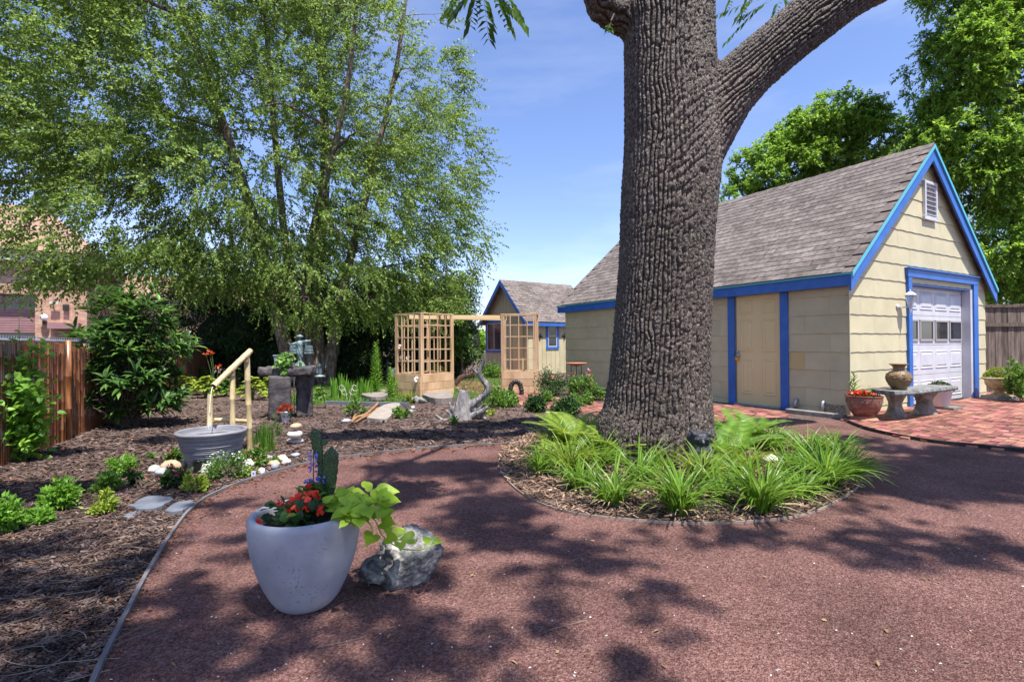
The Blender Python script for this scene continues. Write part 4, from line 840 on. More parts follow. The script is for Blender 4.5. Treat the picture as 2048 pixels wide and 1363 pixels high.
# ------------------------------------------------------------------ trellis planters
def trellis(name, label, c, ang, w_, d_, H, cells, grp, sides=4):
    t = T(name, label, 'trellis planter', c, ang, grp)
    def TB(B, n_, m_, **k): B.v = [np.asarray(v)@rotz(ang).T+np.asarray(c) for v in B.v]; return B.build(n_, m_, t, **k)
    ph = .50
    for x, y in ((0, 0), (w_, 0), (0, d_), (w_, d_)): TB(MB().box((x, y, H/2), (.045, .045, H)), 'post', M_CEDAR, bevel=.003)
    for x, y in ((.045, 0), (0, .045), (w_-.045, 0), (0, d_-.045)): TB(MB().box((x, y, H/2), (.03 if y == 0 else .038, .03 if x == 0 else .038, H)), 'post', M_CEDAR)
    for k, (a, b) in enumerate((((0, -.03), (w_, -.03)), ((-.03, 0), (-.03, d_)), ((w_+.03, 0), (w_+.03, d_)), ((0, d_+.03), (w_, d_+.03)))):
        for i in range(3): z = .085+.165*i; TB(MB().bar((a[0], a[1], z), (b[0], b[1], z), .022, .158), 'planter_board', M_CEDAR, bevel=.002)
    for (a, b) in (((-.03, 0), (w_+.03, 0)), ((-.03, d_), (w_+.03, d_)), ((0, 0), (0, d_)), ((w_, 0), (w_, d_))):
        TB(MB().bar((a[0], a[1], H+.01), (b[0], b[1], H+.01), .05, .022), 'top_rail', M_CEDAR); TB(MB().bar((a[0], a[1], ph+.012), (b[0], b[1], ph+.012), .05, .024), 'planter_rail', M_CEDAR)
    for axis, L_, fixed in (('x', w_, -.012), ('y', d_, -.012), ('x', w_, d_+.012), ('y', d_, w_+.012))[:sides]:
        nv = cells
        for i in range(1, nv):
            u = L_*i/nv; p = (u, fixed) if axis == 'x' else (fixed, u); TB(MB().box((p[0], p[1], (ph+H)/2), (.022, .022, H-ph)), 'lattice_slat', M_CEDAR)
        for i in range(1, 5):
            z = ph+(H-ph)*i/5+.02; a, b = ((0, fixed+.014 if fixed < 0 else fixed-.014), (L_, fixed+.014 if fixed < 0 else fixed-.014)) if axis == 'x' else ((fixed+.014, 0), (fixed+.014, L_))
            TB(MB().bar((a[0], a[1], z), (b[0], b[1], z), .02, .022), 'lattice_slat', M_CEDAR)
    TB(MB().box((w_/2, d_/2, .42), (w_-.04, d_-.04, .06)), 'planter_soil', M_SOIL)
    return t
TA = math.radians(50); TC = G(843, 796)
t1 = trellis('trellis_planter', 'left cedar trellis planter with sea shells on its corner', TC, TA, .92, .86, 1.83, 4, 'cedar trellis planters of the garden arch')
RC = np.array([-.235, 12.2, 0]); RD = np.array([.56, 12.1, 0]); RAng = math.atan2(RD[1]-RC[1], RD[0]-RC[0])
t2 = trellis('trellis_planter', 'right cedar trellis planter nearer the shed window', RC, RAng, .80, .55, 1.85, 4, 'cedar trellis planters of the garden arch', 1)
bmA = TC+rotz(TA)@np.array([.9, .1, 0]); bm = T('arch_beam', 'pale pine beam joining the two trellis planters', 'beam', bmA+[0, 0, 1.78])
for k, off in enumerate((.0, .62)):
    a = TC+rotz(TA)@np.array([.88-.6*(k), .30+.45*k, 0]); b = RC+np.array([.1, .05+off, 0]); MB().bar(a+[0, 0, 1.79], b+[0, 0, 1.79], .035, .09).build('beam_board', M_PINE, bm, bevel=.003)
def shell(px, py, Y, s, lab, k):
    s *= 1.7
    c = at(px, py, Y); v = []; B = MB(); n = 26; pts = []; rr = []
    for i in range(n):
        t = i/(n-1); an = t*11; r = .45*s*t; pts.append(c+np.array([math.cos(an)*r, -.2*s*t, math.sin(an)*r+(.5-t)*s*.5])); rr.append(.05*s+.30*s*t)
    B.tube(pts, rr, 9); o = B.build('sea_shell', M_SHELL, origin=c, smooth=True); tag(o, lab, 'shell', 'sea shells on the left trellis planter')
shell(800, 692, 11.9, .05, 'round white shell hung highest on the trellis', 0); shell(803, 713, 11.85, .045, 'small shell hanging below the round one on the trellis', 1)
shell(817, 714, 11.6, .05, 'pointed shell on the middle slat of the trellis', 2); shell(791, 741, 12.05, .09, 'large diamond shaped shell on the trellis left corner post', 3)
shell(799, 761, 11.85, .07, 'conch lying on the left end of the planter rim', 4); shell(834, 757, 11.15, .06, 'white cluster shell on the planter rim by its front corner', 5)
# ------------------------------------------------------------------ garden bench behind the trellis
bc = G(812, 757)+[0, 0, 0]; gb = T('metal_bench', 'dark scrollwork metal bench in the shade behind the left trellis', 'bench', bc)
B = MB()
for i in range(7): B.bar(bc+[-.65, .08*i-.2, .42], bc+[.65, .08*i-.2, .42], .03, .012)
B.build('seat', M_BLACK, gb); B = MB().tube([bc+[-.66, .35, .4], bc+[-.66, .42, .85], bc+[0, .46, .95], bc+[.66, .42, .85], bc+[.66, .35, .4]], .014, 6)
for i in range(9):
    x = -.6+.15*i; B.tube([bc+[x, .36, .45], bc+[x+.12, .4, .65], bc+[x, .44, .86]], .007, 5, cap=False).tube([bc+[x, .36, .45], bc+[x-.12, .4, .65], bc+[x, .44, .86]], .007, 5, cap=False)
B.build('backrest', M_BLACK, gb)
for x in (-.6, .6):
    for y in (-.22, .34): MB().tube([bc+[x, y, 0], bc+[x, y, .42]], .016, 6).build('leg', M_BLACK, gb)
    MB().tube([bc+[x, -.22, .42], bc+[x, -.24, .62], bc+[x, .36, .66]], .013, 6).build('armrest', M_BLACK, gb)
def figure(c, h, M, name, label, pose, mt, cat='statue'):
    """small statue, one continuous body"""
    B = MB(); c = np.asarray(c); s = h
    def P(x, y, z): return c+np.array([x, y, z])*s
    B.lathe([(.0, .0), (.16, .0), (.16, .05), (.12, .07), (.10, .12), (.11, .2), (.085, .45), (.075, .55), (.10, .66), (.105, .74), (.06, .80), (.032, .82), (.032, .86), (0, .86)], c, 16, M=np.eye(3)*s)
    B.rock(P(0, 0, .88), (.052*s, .055*s, .065*s), 1, .05, 2)
    for sx_, q in pose: B.tube([P(.09*sx_, 0, .76)]+[P(*k) for k in q], [.042*s, .036*s, .022*s][:len(q)+1], 7)
    v, n_, f = remesh(B, .02*s, 2); v = v+n_*(.012*s*(np.sin(v[:, :1]*70/s)*(v[:, 2:3] < c[2]+.6*s))); o = from_rm(v, f).build(name, mt, origin=c, smooth=True); tag(o, label, cat); return o
figure(G(776, 762)+[0, 0, 0], .75, None, 'child_statue', 'dark metal child statue beside the shaded bench', [(1, [(.2, -.05, .68), (.26, -.15, .72)]), (-1, [(-.14, -.08, .6), (-.05, -.18, .58)])], M_BLACK)
# ------------------------------------------------------------------ garage front: bench, pots
bcc = L2W((1.05, -1.15, 0)); 
def ped(px, py, Yoff=0.): return G(px, py)
pA, pB = G(1803, 838), G(1862, 833)
bench = T('stone_bench', 'curved cast stone garden bench with scroll pedestals by the garage door', 'bench', (pA+pB)/2)
SH = (756, 790)
for p in (pA+[0, .12, 0], pB+[0, .12, 0]):
    prof = [(.21, 0), (.21, .05), (.165, .10), (.125, .19), (.13, .24), (.17, .31), (.20, .35), (.20, .385)]
    B = MB(); d = unit(np.append((pB-pA)[:2], 0)); ang_ = math.atan2(d[1], d[0])+(.5 if p[0] < pB[0]-.1 else -.2)
    B.lathe(prof, (0, 0, 0), 28, mod=lambda a, z: 1+.10*np.cos(4*a)+.03*np.sin(9*a+z*30)); B.v = [(v*[1.0, .62, 1])@rotz(ang_).T+p for v in B.v]; B.build('pedestal', M_CAST, bench, smooth=True)
m0 = at(1745+14, 785, 7.5); 
arc = smoothline([at(1765, 783, 7.35), at(1800, 785, 7.42), at(1840, 781, 7.72), at(1885, 779, 8.15)], 6); arc[:, 2] = .40; w_ = .19; dd = unit(np.gradient(arc, axis=0)); nn = np.c_[-dd[:, 1], dd[:, 0], 0*dd[:, 0]]; k = len(arc)
vv = []; 
for off, z in ((-w_, .395), (-w_-.012, .42), (-w_, .455), (w_, .455), (w_+.012, .42), (w_, .395)): vv.append(arc*[1, 1, 0]+nn*off+[0, 0, z])
i = np.arange(k-1); f = [np.stack([i+a*k, i+b*k, i+1+b*k, i+1+a*k], 1) for a, b in ((0, 1), (1, 2), (2, 3), (3, 4), (4, 5), (5, 0))]
B = MB().add(np.concatenate(vv), np.concatenate(f)); B.add(np.array([q[0] for q in vv]), [[0, 1, 2, 3, 4, 5]]); B.add(np.array([q[-1] for q in vv]), [[5, 4, 3, 2, 1, 0]]); B.build('bench_top', mat('mossy_stone_top', [(.08, .085, .078), (.17, .175, .17), (.28, .285, .28)], 14, .9, .9, 30, .1, bdist=.02), bench)
vc = at(1798, 780, 7.45); vc[2] = .455
B = MB().lathe([(.0, 0), (.085, 0), (.09, .01), (.12, .07), (.155, .14), (.16, .18), (.145, .225), (.105, .26), (.075, .28), (.07, .315), (.085, .345), (.118, .365), (.12, .375), (.105, .375), (.06, .34), (.075, .2), (0, .2)], vc, 40)
v, n_, f = remesh(B, .008, 1); g = fbm((v-vc)*22, 3, 3); msk = (v[:, 2] > vc[2]+.06) & (v[:, 2] < vc[2]+.26); v = v+n_*((np.abs(g-.5) < .05)*msk*.006)[:, None]
tag(from_rm(v, f).build('vase', M_VASE, origin=vc, smooth=True), 'brown and olive carved vase standing on the stone bench', 'vase')
# terracotta glazed pot
pc = G(1748, 846)+[0, .2, 0]; tp_ = T('glazed_pot', 'round red-brown glazed pot on a terracotta saucer with red flowers', 'flower pot', pc)
MB().lathe([(.20, 0), (.19, .02), (.15, .06), (.13, .07), (.13, .08), (0, .08)], pc, 32).build('saucer', M_TERRA, tp_, smooth=True, auto=40)
pr = [(.11, .075), (.14, .09), (.19, .17), (.215, .25), (.225, .31), (.23, .335), (.225, .345), (.235, .355), (.235, .37), (.22, .375), (.205, .37), (.20, .33), (0, .33)]
MB().lathe(pr, pc, 40).build('pot_body', M_GLAZE, tp_, smooth=True, auto=50)
B = MB()
for i in range(22): a = i*2*math.pi/22; B.tube([pc+np.array([.222*math.cos(a+t), .222*math.sin(a+t), .29+.016*math.sin(t*50)]) for t in np.linspace(-.06, .06, 7)], .0055, 5)
B.build('relief_band', M_CAST, tp_)
B = MB()
for i in range(60): p = pc+np.array([RNG.normal(-.02, .07), RNG.normal(0, .07), .375+RNG.uniform(0, .05)]); a = rdir(5); B.leaves(np.tile(p, (5, 1)), a+[0, 0, .6], rdir(5), .035, .03, 'oval')
tag(B.build('red_flowers', LF_RED, tp_), kind='stuff')
B = MB(); q = pc+RNG.normal(0, .08, (120, 3))*[1, 1, .2]+[0, 0, .36]; B.leaves(q, rdir(120)+[0, 0, .6], rdir(120), .07, .03, 'oval'); B.build('foliage', LF_DARK, tp_)
def upright(c, h, nl, ll, lw, lean, m, par, name='stem_leaves', az=None, st=.004):
    top = c+np.array([lean[0], lean[1], h]); B = MB(); S_ = MB().tube([c, (c+top)/2+np.array([lean[0]*.1, 0, 0]), top], [st, st*.8, st*.4], 5)
    t = np.linspace(.15, 1, nl); P = c+(top-c)*t[:, None]; a = np.arange(nl)*2.4+RNG.uniform(0, 6); D = np.stack([np.cos(a), np.sin(a), .55+.6*t], 1); B.leaves(P, D, np.array([0, 0, 1.])+0*D, ll*(1.1-.5*t), lw, 'oval'); S_.build('stem', M_STEM, par); return B.build(name, m, par)
upright(pc+[-.12, .02, .35], .30, 16, .15, .022, (-.01, 0), LF_FRESH, tp_); upright(pc+[-.1, .06, .35], .2, 12, .13, .02, (-.05, 0), LF_FRESH, tp_)
# tall grass plant behind the pot
gp = T('ornamental_grass', 'pale straw-green grass growing at the garage corner behind the glazed pot', 'plant', L2W((.12, -.25, 0)))
k = 60; MB().blades(np.tile(L2W((.12, -.2, 0)), (k, 1))+RNG.normal(0, .03, (k, 3))*[1, 1, 0], RNG.uniform(0, 6.28, k), RNG.uniform(.3, .52, k), .009, 0, RNG.uniform(.1, .6, k)).build('blades', LF_YEL, gp)
# lilac pot with boxwood on block, urn planter
def bush_in(c, r, h, n, m, par, ll=.03, lw=.02):
    d = rdir(n); d[:, 2] = np.abs(d[:, 2]); rr = RNG.uniform(.7, 1, n)[:, None]; p = c+d*rr*[r, r, h]; B = MB().leaves(p, d+rdir(n)*.7, d+rdir(n)*.5, ll, lw, 'dia'); B.build('foliage', m, par)
    MB().rock(c+[0, 0, h*.35], (r*.75, r*.75, h*.5), 3, .2, 2).build('inner_twigs', M_TWIG, par)
lc = G(1884, 822)+[.05, .1, 0]; blk = tag(MB().box(lc+[.12, .0, .035], (.36, .3, .07), rotz(GA)).build('paver_block', M_PAVER, origin=lc, bevel=.008), 'grey block under the lilac-grey pot', 'block')
lp = T('lilac_pot', 'lilac-grey plastic pot with dark boxwood behind the stone bench', 'flower pot', lc+[0, 0, .07]); MB().lathe([(.0, .07), (.10, .07), (.125, .1), (.165, .32), (.175, .33), (.175, .35), (.15, .35), (.14, .32), (0, .32)], lc, 28).build('pot_body', M_LILAC, lp, smooth=True, auto=40); bush_in(lc+[0, 0, .33], .18, .15, 1500, LF_DARK, lp, .025, .018)
uc = G(1999, 800)+[.1, .5, 0]; uc = np.array([9.15, 9.75, 0])
uc = at(1999, 795, 9.9); uc[2] = 0
ub = tag(MB().box(uc+[0, 0, .05], (.42, .36, .10)).build('plinth_block', M_PAVER, origin=uc, bevel=.01), 'pale paver base under the lichen-stained urn', 'block')
up_ = T('urn_planter', 'lichen-stained cast stone urn planter with clipped yellow-green boxwood by the fence', 'urn', uc+[0, 0, .1])
MB().lathe([(.13, .10), (.13, .13), (.07, .16), (.075, .19), (.14, .23), (.20, .30), (.215, .35), (.21, .38), (.25, .42), (.265, .44), (.255, .45), (.22, .42), (0, .42)], uc, 40, mod=lambda a, z: 1+.035*np.cos(18*a)*(.19 < z < .36)).build('urn_body', M_CASTY, up_, smooth=True, auto=50)
bush_in(uc+[0, 0, .42], .24, .22, 2600, LF_YEL, up_, .026, .02)
# edging blocks at the garage wall
for i, px in enumerate(np.linspace(1585, 1678, 6)): c = G(px, 826+(px-1585)*.115); tag(MB().box(c+[0, 0, .035], (.17, .12, .07), rotz(GA+math.pi/2+RNG.normal(0, .06))).build('edging_block', M_PAVER, origin=c, bevel=.01), ['first grey edging block, nearest the side door', 'second edging block from the side door by the vent pipe', 'third edging block from the side door', 'fourth edging block under the second vent pipe', 'fifth edging block from the side door', 'sixth edging block, a step from the garage corner'][i], 'block', 'edging blocks along the garage wall')
c = L2W((.1, -.18, 0)); tag(MB().box(c+[0, 0, .04], (.3, .17, .08), rotz(GA)).build('edging_block', M_PAVER, origin=c, bevel=.01), 'grey block at the garage corner beside the terracotta saucer', 'block', 'edging blocks along the garage wall')
# ------------------------------------------------------------------ foreground planter
PC = np.array([-.925, 2.30, 0]); cp = T('concrete_planter', 'large pale concrete egg-shaped planter with red, blue and lime plants in the foreground', 'planter', PC)
pr = [(.0, 0), (.085, 0), (.115, .012), (.145, .05), (.175, .11), (.203, .18), (.222, .25), (.233, .32), (.236, .37), (.234, .40), (.228, .416), (.216, .42), (.205, .416), (.199, .40), (.193, .35), (.15, .345), (0, .35)]
B = MB().lathe([(r, z) for r, z in pr], PC, 220); v = np.concatenate(B.v)
pf = []; 
for i in range(len(pr)-1):
    a, b = np.array(pr[i]), np.array(pr[i+1]); n_ = max(1, int(np.linalg.norm(b-a)/.006)); pf += [tuple(a+(b-a)*k/n_) for k in range(n_)]
pf.append(pr[-1]); 
def sm(p):
    q = np.array(p)
    body = q[:, 1] < .385; last = int(np.argmin(body)) if not body.all() else len(q)
    for _ in range(14):
        w_ = q.copy(); w_[1:-1] = (q[:-2]+2*q[1:-1]+q[2:])/4; q[3:last-1] = w_[3:last-1]
    q[1:-1] = (q[:-2]+2*q[1:-1]+q[2:])/4
    return q
B = MB().lathe(sm(pf), PC, 260); v = np.concatenate(B.v); q = v-PC; outer = (q[:, 2] > .02) & (q[:, 2] < .405) & (np.hypot(q[:, 0], q[:, 1]) > .199) | (q[:, 2] < .2) & (q[:, 2] > .01)
rad = np.c_[q[:, 0], q[:, 1], 0*q[:, 0]]; rad = unit(rad); f1, f2 = worley(q*38, 11); pick = vnoise(q*9, 4) > .50; hole = np.clip(.34-f1, 0, 1)*pick*(_h(*[np.floor(q*38)[:, i].astype(int) for i in range(3)], 3) > .3); f3, _ = worley(q*85, 5); hole2 = np.clip(.30-f3, 0, 1)*(vnoise(q*6, 9) > .5)
cr_ = np.exp(-((np.arctan2(q[:, 1], q[:, 0])-(-1.37+.10*np.sin(q[:, 2]*17)*.5+.05*q[:, 2]))/.008)**2)*(q[:, 2] < .3)*(q[:, 2] > .05)
dsp = -(np.clip(hole*3, 0, 1)*.0022+np.clip(hole2*4, 0, 1)*.002+cr_*.005)+.0008*(fbm(q*30, 3, 2)-.5); v = v+rad*(dsp*outer)[:, None]; B.v = [v]
B.build('pot_body', M_CONC, cp, smooth=True)
MB().lathe([(0, .365), (.196, .352)], PC, 30).build('soil', M_SOIL, cp)
# begonia
B = MB(); 
bc_ = [PC+np.array([x, y, z]) for x, y, z in ((-.075, -.04, .455), (-.045, .0, .47), (0, -.02, .475), (.02, .02, .485), (.045, -.03, .46), (-.02, -.06, .45), (.075, -.05, .44), (-.095, .0, .44), (-.135, -.085, .40), (.03, -.06, .445), (.0, .05, .48))]
for p in bc_:
    BF = MB()
    for j in range(5 if p[2] > .42 else 2):
        q = p+RNG.normal(0, .014, 3); nrm = unit(RNG.normal(size=3)+[0, -.8, .8])
        for a in range(5): x = unit(np.cross(nrm, rdir(1)[0])); BF.leaves(q[None], (x+nrm*.35)[None], nrm[None], .019, .022, 'oval')
    BF.build('begonia_bloom', LF_RED, cp)
k = 90; q = PC+np.c_[RNG.normal(-.03, .06, k), RNG.normal(-.03, .05, k), RNG.uniform(.36, .45, k)]; B.leaves(q, rdir(k)*[1, 1, .4]+[0, -.2, .3], np.array([0, -.2, 1.])+rdir(k)*.5, .05, .042, 'oval'); B.build('begonia_leaves', LF_DARK, cp)
# salvia
B = MB(); k = 150; q = PC+np.c_[RNG.normal(-.0, .035, k), RNG.normal(.10, .03, k), RNG.uniform(.37, .50, k)]; B.leaves(q, rdir(k)*[1, 1, .5]+[0, 0, .35], np.array([0, -.3, 1.])+rdir(k)*.5, .055, .022, 'oval'); B.build('salvia_leaves', LF_FRESH, cp)
B = MB(); ST = MB()
for x, y, z0_, z1_ in ((-.005, .10, .56, .655), (-.03, .11, .50, .53), (.03, .10, .51, .54), (-.012, .09, .49, .51)):
    ST.tube([PC+[x, y, .4], PC+[x+.004, y, z1_]], .0025, 5); n_ = int((z1_-z0_)/.0022)+8
    B = MB(); t = RNG.uniform(0, 1, n_); a = RNG.uniform(0, 6.28, n_); p = PC+np.c_[x+.010*np.cos(a), y+.010*np.sin(a), z0_+(z1_-z0_)*t]; B.leaves(p, np.c_[np.cos(a), np.sin(a), .3+0*a], rdir(n_), .014, .011, 'oval')
    B.build('salvia_spike', LF_PURP, cp); ST.build('salvia_stem', M_STEM, cp)
# cactus pads
def pad(px0, py0, px1, py1, wpx, Y, nm='cactus_pad', thick=.014, jag=0.):
    a, b = at(px0, py0, Y), at(px1, py1, Y); L_ = np.linalg.norm(b-a); d = unit(b-a); w_ = wpx*Y/F; s = np.array([d[2], 0, -d[0]]); n_ = 22; ts = np.linspace(0, 1, n_); B = MB(); rows = []
    for i, t in enumerate(ts):
        wd = w_/2*(.42+.58*math.sin(min(1, t*1.5+.12)*1.57))*(1-.9*max(0, (t-.82)/.18)**2)*(1+.12*math.sin(i*2.1)*jag); c = a+(b-a)*t; th_ = thick*(1-.4*t)
        rows.append(np.array([c+s*(wd*math.cos(q))+np.array([0, 1, 0])*th_*math.sin(q) for q in np.linspace(0, 2*math.pi, 12, endpoint=False)]))
    v = np.concatenate(rows); i0 = np.arange(12); i1 = (i0+1) % 12; f = np.concatenate([np.stack([i0+r*12, i0+(r+1)*12, i1+(r+1)*12, i1+r*12], 1) for r in range(n_-1)]); B.add(v, f); B.f.setdefault(12, []).append(np.array([list(range(0, 12)), list(range((n_-1)*12, n_*12))[::-1]]))
    o = B.build(nm, M_CACT, cp, smooth=True); k = int(L_*w_*6000)+8; u = RNG.uniform(.04, .95, k); s_ = RNG.uniform(-.42, .42, k); p = a+(b-a)*u[:, None]+s*(s_*w_)[:, None]+np.array([0, -1, 0])*thick*.85; MB().inst(ICO[1][0], ICO[1][1], p, rdir(k), (0, 0, 1), .0016).build('areoles', M_CACTSP, cp)
pad(654, 1012, 664, 893, 31, 2.42, jag=.5); pad(646, 1000, 640, 915, 13, 2.44); pad(641, 925, 628, 856, 23, 2.44, jag=1); pad(648, 890, 652, 878, 11, 2.43, jag=1)
# sweet potato vine
B = MB(); V = MB()
def hleaf(px, py, Y, L_, dirx, nrm=(0, -.5, 1), dz=-.1, ratio=1.0): p = at(px, py, Y); B.leaves(p[None], np.array([[dirx[0], dirx[1], dz]]), np.array([nrm]), L_, L_*ratio, 'heart')
for px, py, Y, L_, d in ((668, 1010, 2.35, .10, (-1, -.3)), (700, 985, 2.42, .10, (-.6, .4)), (730, 975, 2.45, .085, (.2, .5)), (690, 1022, 2.2, .10, (-.5, -.6)), (735, 1010, 2.3, .11, (.3, -.5)), (752, 1000, 2.35, .09, (.8, .3)), (705, 1000, 2.3, .11, (.7, -.5)), (745, 993, 2.3, .12, (1, -.1)), (760, 985, 2.3, .12, (1, .15)), (735, 1020, 2.15, .09, (.4, -.8)), (680, 1000, 2.45, .09, (-.4, .3)),
                        (750, 1030, 2.2, .085, (.6, -.5)), (745, 1070, 2.15, .10, (-.1, -.9)), (765, 1045, 2.2, .09, (.8, -.2)), (775, 1075, 2.2, .08, (.7, -.3)), (790, 1065, 2.25, .07, (.9, .1)), (800, 1085, 2.2, .07, (.2, -.7)), (825, 1075, 2.25, .085, (-.9, -.4)), (795, 1060, 2.3, .07, (.3, .5)), (850, 1082, 2.3, .055, (.6, .5)), (868, 1080, 2.32, .05, (.9, .2)), (718, 1040, 2.12, .08, (.3, -.8)), (690, 1045, 2.1, .05, (-.3, -.7)), (770, 1060, 2.2, .06, (.5, .4))):
    hleaf(px, py, Y, L_*.72, d, nrm=(RNG.normal(0, .25), -.75+RNG.normal(0, .2), 1), dz=RNG.uniform(-.25, .1))
for i in range(64):
    px, py = random.uniform(655, 775), random.uniform(985, 1035); Yq = random.uniform(2.2, 2.5) if py < 1015 else random.uniform(2.15, 2.3)
    if py > 1020 and px < 690: continue
    hleaf(px, py, Yq, random.uniform(.045, .07), (random.gauss(.2, .8), random.gauss(-.2, .6)), nrm=(RNG.normal(0, .3), -.7, 1), dz=random.uniform(-.3, .15))
for q in ([(680, 1030, 2.3), (720, 1030, 2.2), (742, 1050, 2.15), (745, 1072, 2.15)], [(700, 1030, 2.3), (745, 1035, 2.2), (765, 1070, 2.2), (800, 1095, 2.2), (840, 1098, 2.25), (868, 1088, 2.3), (890, 1082, 2.3)], [(700, 1020, 2.35), (740, 1000, 2.35), (770, 985, 2.35)], [(690, 1040, 2.2), (700, 1010, 2.3), (690, 990, 2.35)]):
    V.tube(smoothline([at(*k) for k in q], 5), .0028, 5)
B.build('lime_vine_leaves', LF_LIME, cp, smooth=True); V.build('vine_stems', mat('lime_stem', [(.25, .33, .05)], 5, .5), cp)
# marbled rock
ic, f_ = ICO[5]; p = ic.copy(); nr = fbm(p*1.6+3.1, 4, 21)
M_MARB = mat('marbled_rock', [(.018, .02, .023), (.10, .10, .10), (.34, .32, .28), (.52, .50, .46)], 9, .65, 1, 14, .35, detail=12, bdist=.03)
B = MB()
for c, s, sd in (((-.465, 2.5, .115), (.145, .12, .12), 1), ((-.485, 2.52, .225), (.06, .06, .115), 2), ((-.38, 2.56, .15), (.10, .09, .09), 3), ((-.60, 2.62, .12), (.11, .09, .08), 5), ((-.52, 2.44, .05), (.10, .08, .07), 6)): B.rock(c, s, sd, .5, 4, fr=1.1)
v, n_, f = remesh(B, .007, 3); v[:, 0] -= .03; cc = np.array([-.50, 2.5, .12]); rg_ = np.random.default_rng(12)
for _ in range(26):
    nn_ = unit(rg_.normal(size=3)*[1, 1, .7]); t_ = (v-cc)@nn_; dd_ = np.quantile(t_, rg_.uniform(.90, .975)); v = v-np.outer(np.maximum(0, t_-dd_)*.93, nn_)
f1, f2 = worley(v*17+fbm(v*12, 2, 2)[:, None], 3); f3, f4 = worley(v*42, 8); v = v+n_*((f2-f1)*.014+(f4-f3)*.007-.008+.022*(fbm(v*14, 4, 6)-.5))[:, None]; v[:, 2] = np.maximum(v[:, 2], .002)
tag(from_rm(v, f).build('marbled_rock', M_MARB, origin=(-.47, 2.5, 0), smooth=False), 'jagged grey and white marbled rock beside the concrete planter', 'rock')
B = MB().rock((-.665, 2.47, .075), (.075, .07, .065), 4, .45, 4, fr=1.3).rock((-.61, 2.52, .12), (.07, .06, .05), 8, .45, 4); v, n_, f = remesh(B, .008, 1); f1, f2 = worley(v*26, 3); v = v+n_*((f2-f1)*.012-.004)[:, None]; v[:, 2] = np.maximum(v[:, 2], .002)
tag(from_rm(v, f).build('pale_rock', M_MARB, origin=(-.66, 2.47, 0), smooth=False), 'smaller pale veined rock half hidden under the vine between planter and large rock', 'rock')
# ------------------------------------------------------------------ water tub and spout
WC = np.array([-2.90, 4.98, 0]); tub = T('water_tub', 'round grey ribbed tub of water under the bamboo spout', 'tub', WC)
pf = [(.0, 0), (.175, 0), (.19, .01)]+[(.190+.105*(z/.33)**.75+.0035*math.sin(z*330)+.0015*math.sin(z*127), z) for z in np.linspace(.015, .315, 150)]+[(.308, .32), (.312, .335), (.305, .348), (.277, .348), (.270, .335), (.266, .25), (0, .25)]
B = MB().lathe(pf, WC, 90, mod=lambda a, z: 1+.0025*np.sin(a*3+z*40)+.002*np.sin(a*7-z*90)); B.build('tub_body', M_TUB, tub, smooth=True)
n_ = 40; B = MB(); rows = []
for i in range(26): r = .268*i/25; B_ = None; a = np.arange(n_)*2*math.pi/n_; x = r*np.cos(a); y = r*np.sin(a); d = np.hypot(x+.03, y+.02); rows.append(np.stack([x, y, .285+.003*np.sin(d*120)*np.exp(-d*9)+.0015*np.sin(x*60)*np.cos(y*50)], 1))
v = np.concatenate(rows)+WC; i0 = np.arange(n_); i1 = (i0+1) % n_; B.add(v, np.concatenate([np.stack([i0+r*n_, i0+(r+1)*n_, i1+(r+1)*n_, i1+r*n_], 1) for r in range(25)])); B.build('water', M_WATER, tub, smooth=True)
sp = T('bamboo_spout', 'pale bamboo pole frame pouring water into the grey tub', 'water spout', (-2.6, 5.5, 0))
def bam(a, b, r, nm, nd=4, par=sp):
    a = np.asarray(a); b = np.asarray(b); pts = []; rr = []
    for i in range(nd+1):
        t = i/nd; pts.append(a+(b-a)*t); rr.append(r)
        if 0 < i < nd:
            pts[-1] = a+(b-a)*(t-.012); pts += [a+(b-a)*t, a+(b-a)*(t+.012)]; rr += [r*1.14, r]
    return MB().tube(pts, rr, 14).build(nm, M_BAMBOO, par, smooth=True, auto=50)
sA, sB_ = at(427, 772, 5.08), at(501, 701, 5.62); bam(sA, sB_, .030, 'spout_pole', 3)
dS = unit(sB_-sA); MB().tube([sA-dS*.001, sA+dS*.004], .023, 12).build('spout_opening', M_BLKP, sp)
def ondiag(px): t = (px-427)/(501-427); return sA+(sB_-sA)*t
q = ondiag(463); p1 = [q[0]+.01, q[1], 0]; bam([q[0], q[1], 0], q-[0, 0, .02], .026, 'post', 3)
q2 = ondiag(493); b2 = G(500, 890); b2[1] = q2[1]+.05; b2[0] = at(500, 890, b2[1])[0]; bam([b2[0], b2[1], 0], q2-[0, 0, .02], .029, 'post', 4)
q3 = at(420, 790, 5.35); bam([q3[0]-.01, q3[1], 0], q3, .026, 'post', 2); MB().rock(at(419.5, 826, 5.322), (.009, .004, .009), 1, 0, 2).build('drilled_hole', M_BLKP, sp)
bam(at(428, 839, 5.36), at(503, 842, 5.62), .022, 'crossbar', 2)
B = MB()
for q in (ondiag(461), ondiag(490)):
    for k in range(5): c = q+dS*(.012*k-.024); B.tube([c+unit(np.cross(dS, [0, 1, 0]))*math.cos(a)*.034+np.array([0, 1, 0])*math.sin(a)*.034 for a in np.linspace(0, 6.28, 13)], .005, 5)
    for k in range(4): c = q-[0, 0, .035+.010*k]; B.tube([c+np.array([math.cos(a)*.031, math.sin(a)*.031, 0]) for a in np.linspace(0, 6.28, 13)], .005, 5)
B.build('twine', M_BAMTIE, sp)
e = np.array([WC[0]-.03, WC[1]-.02, .285]); s0 = sA-dS*.01; hx = e-s0
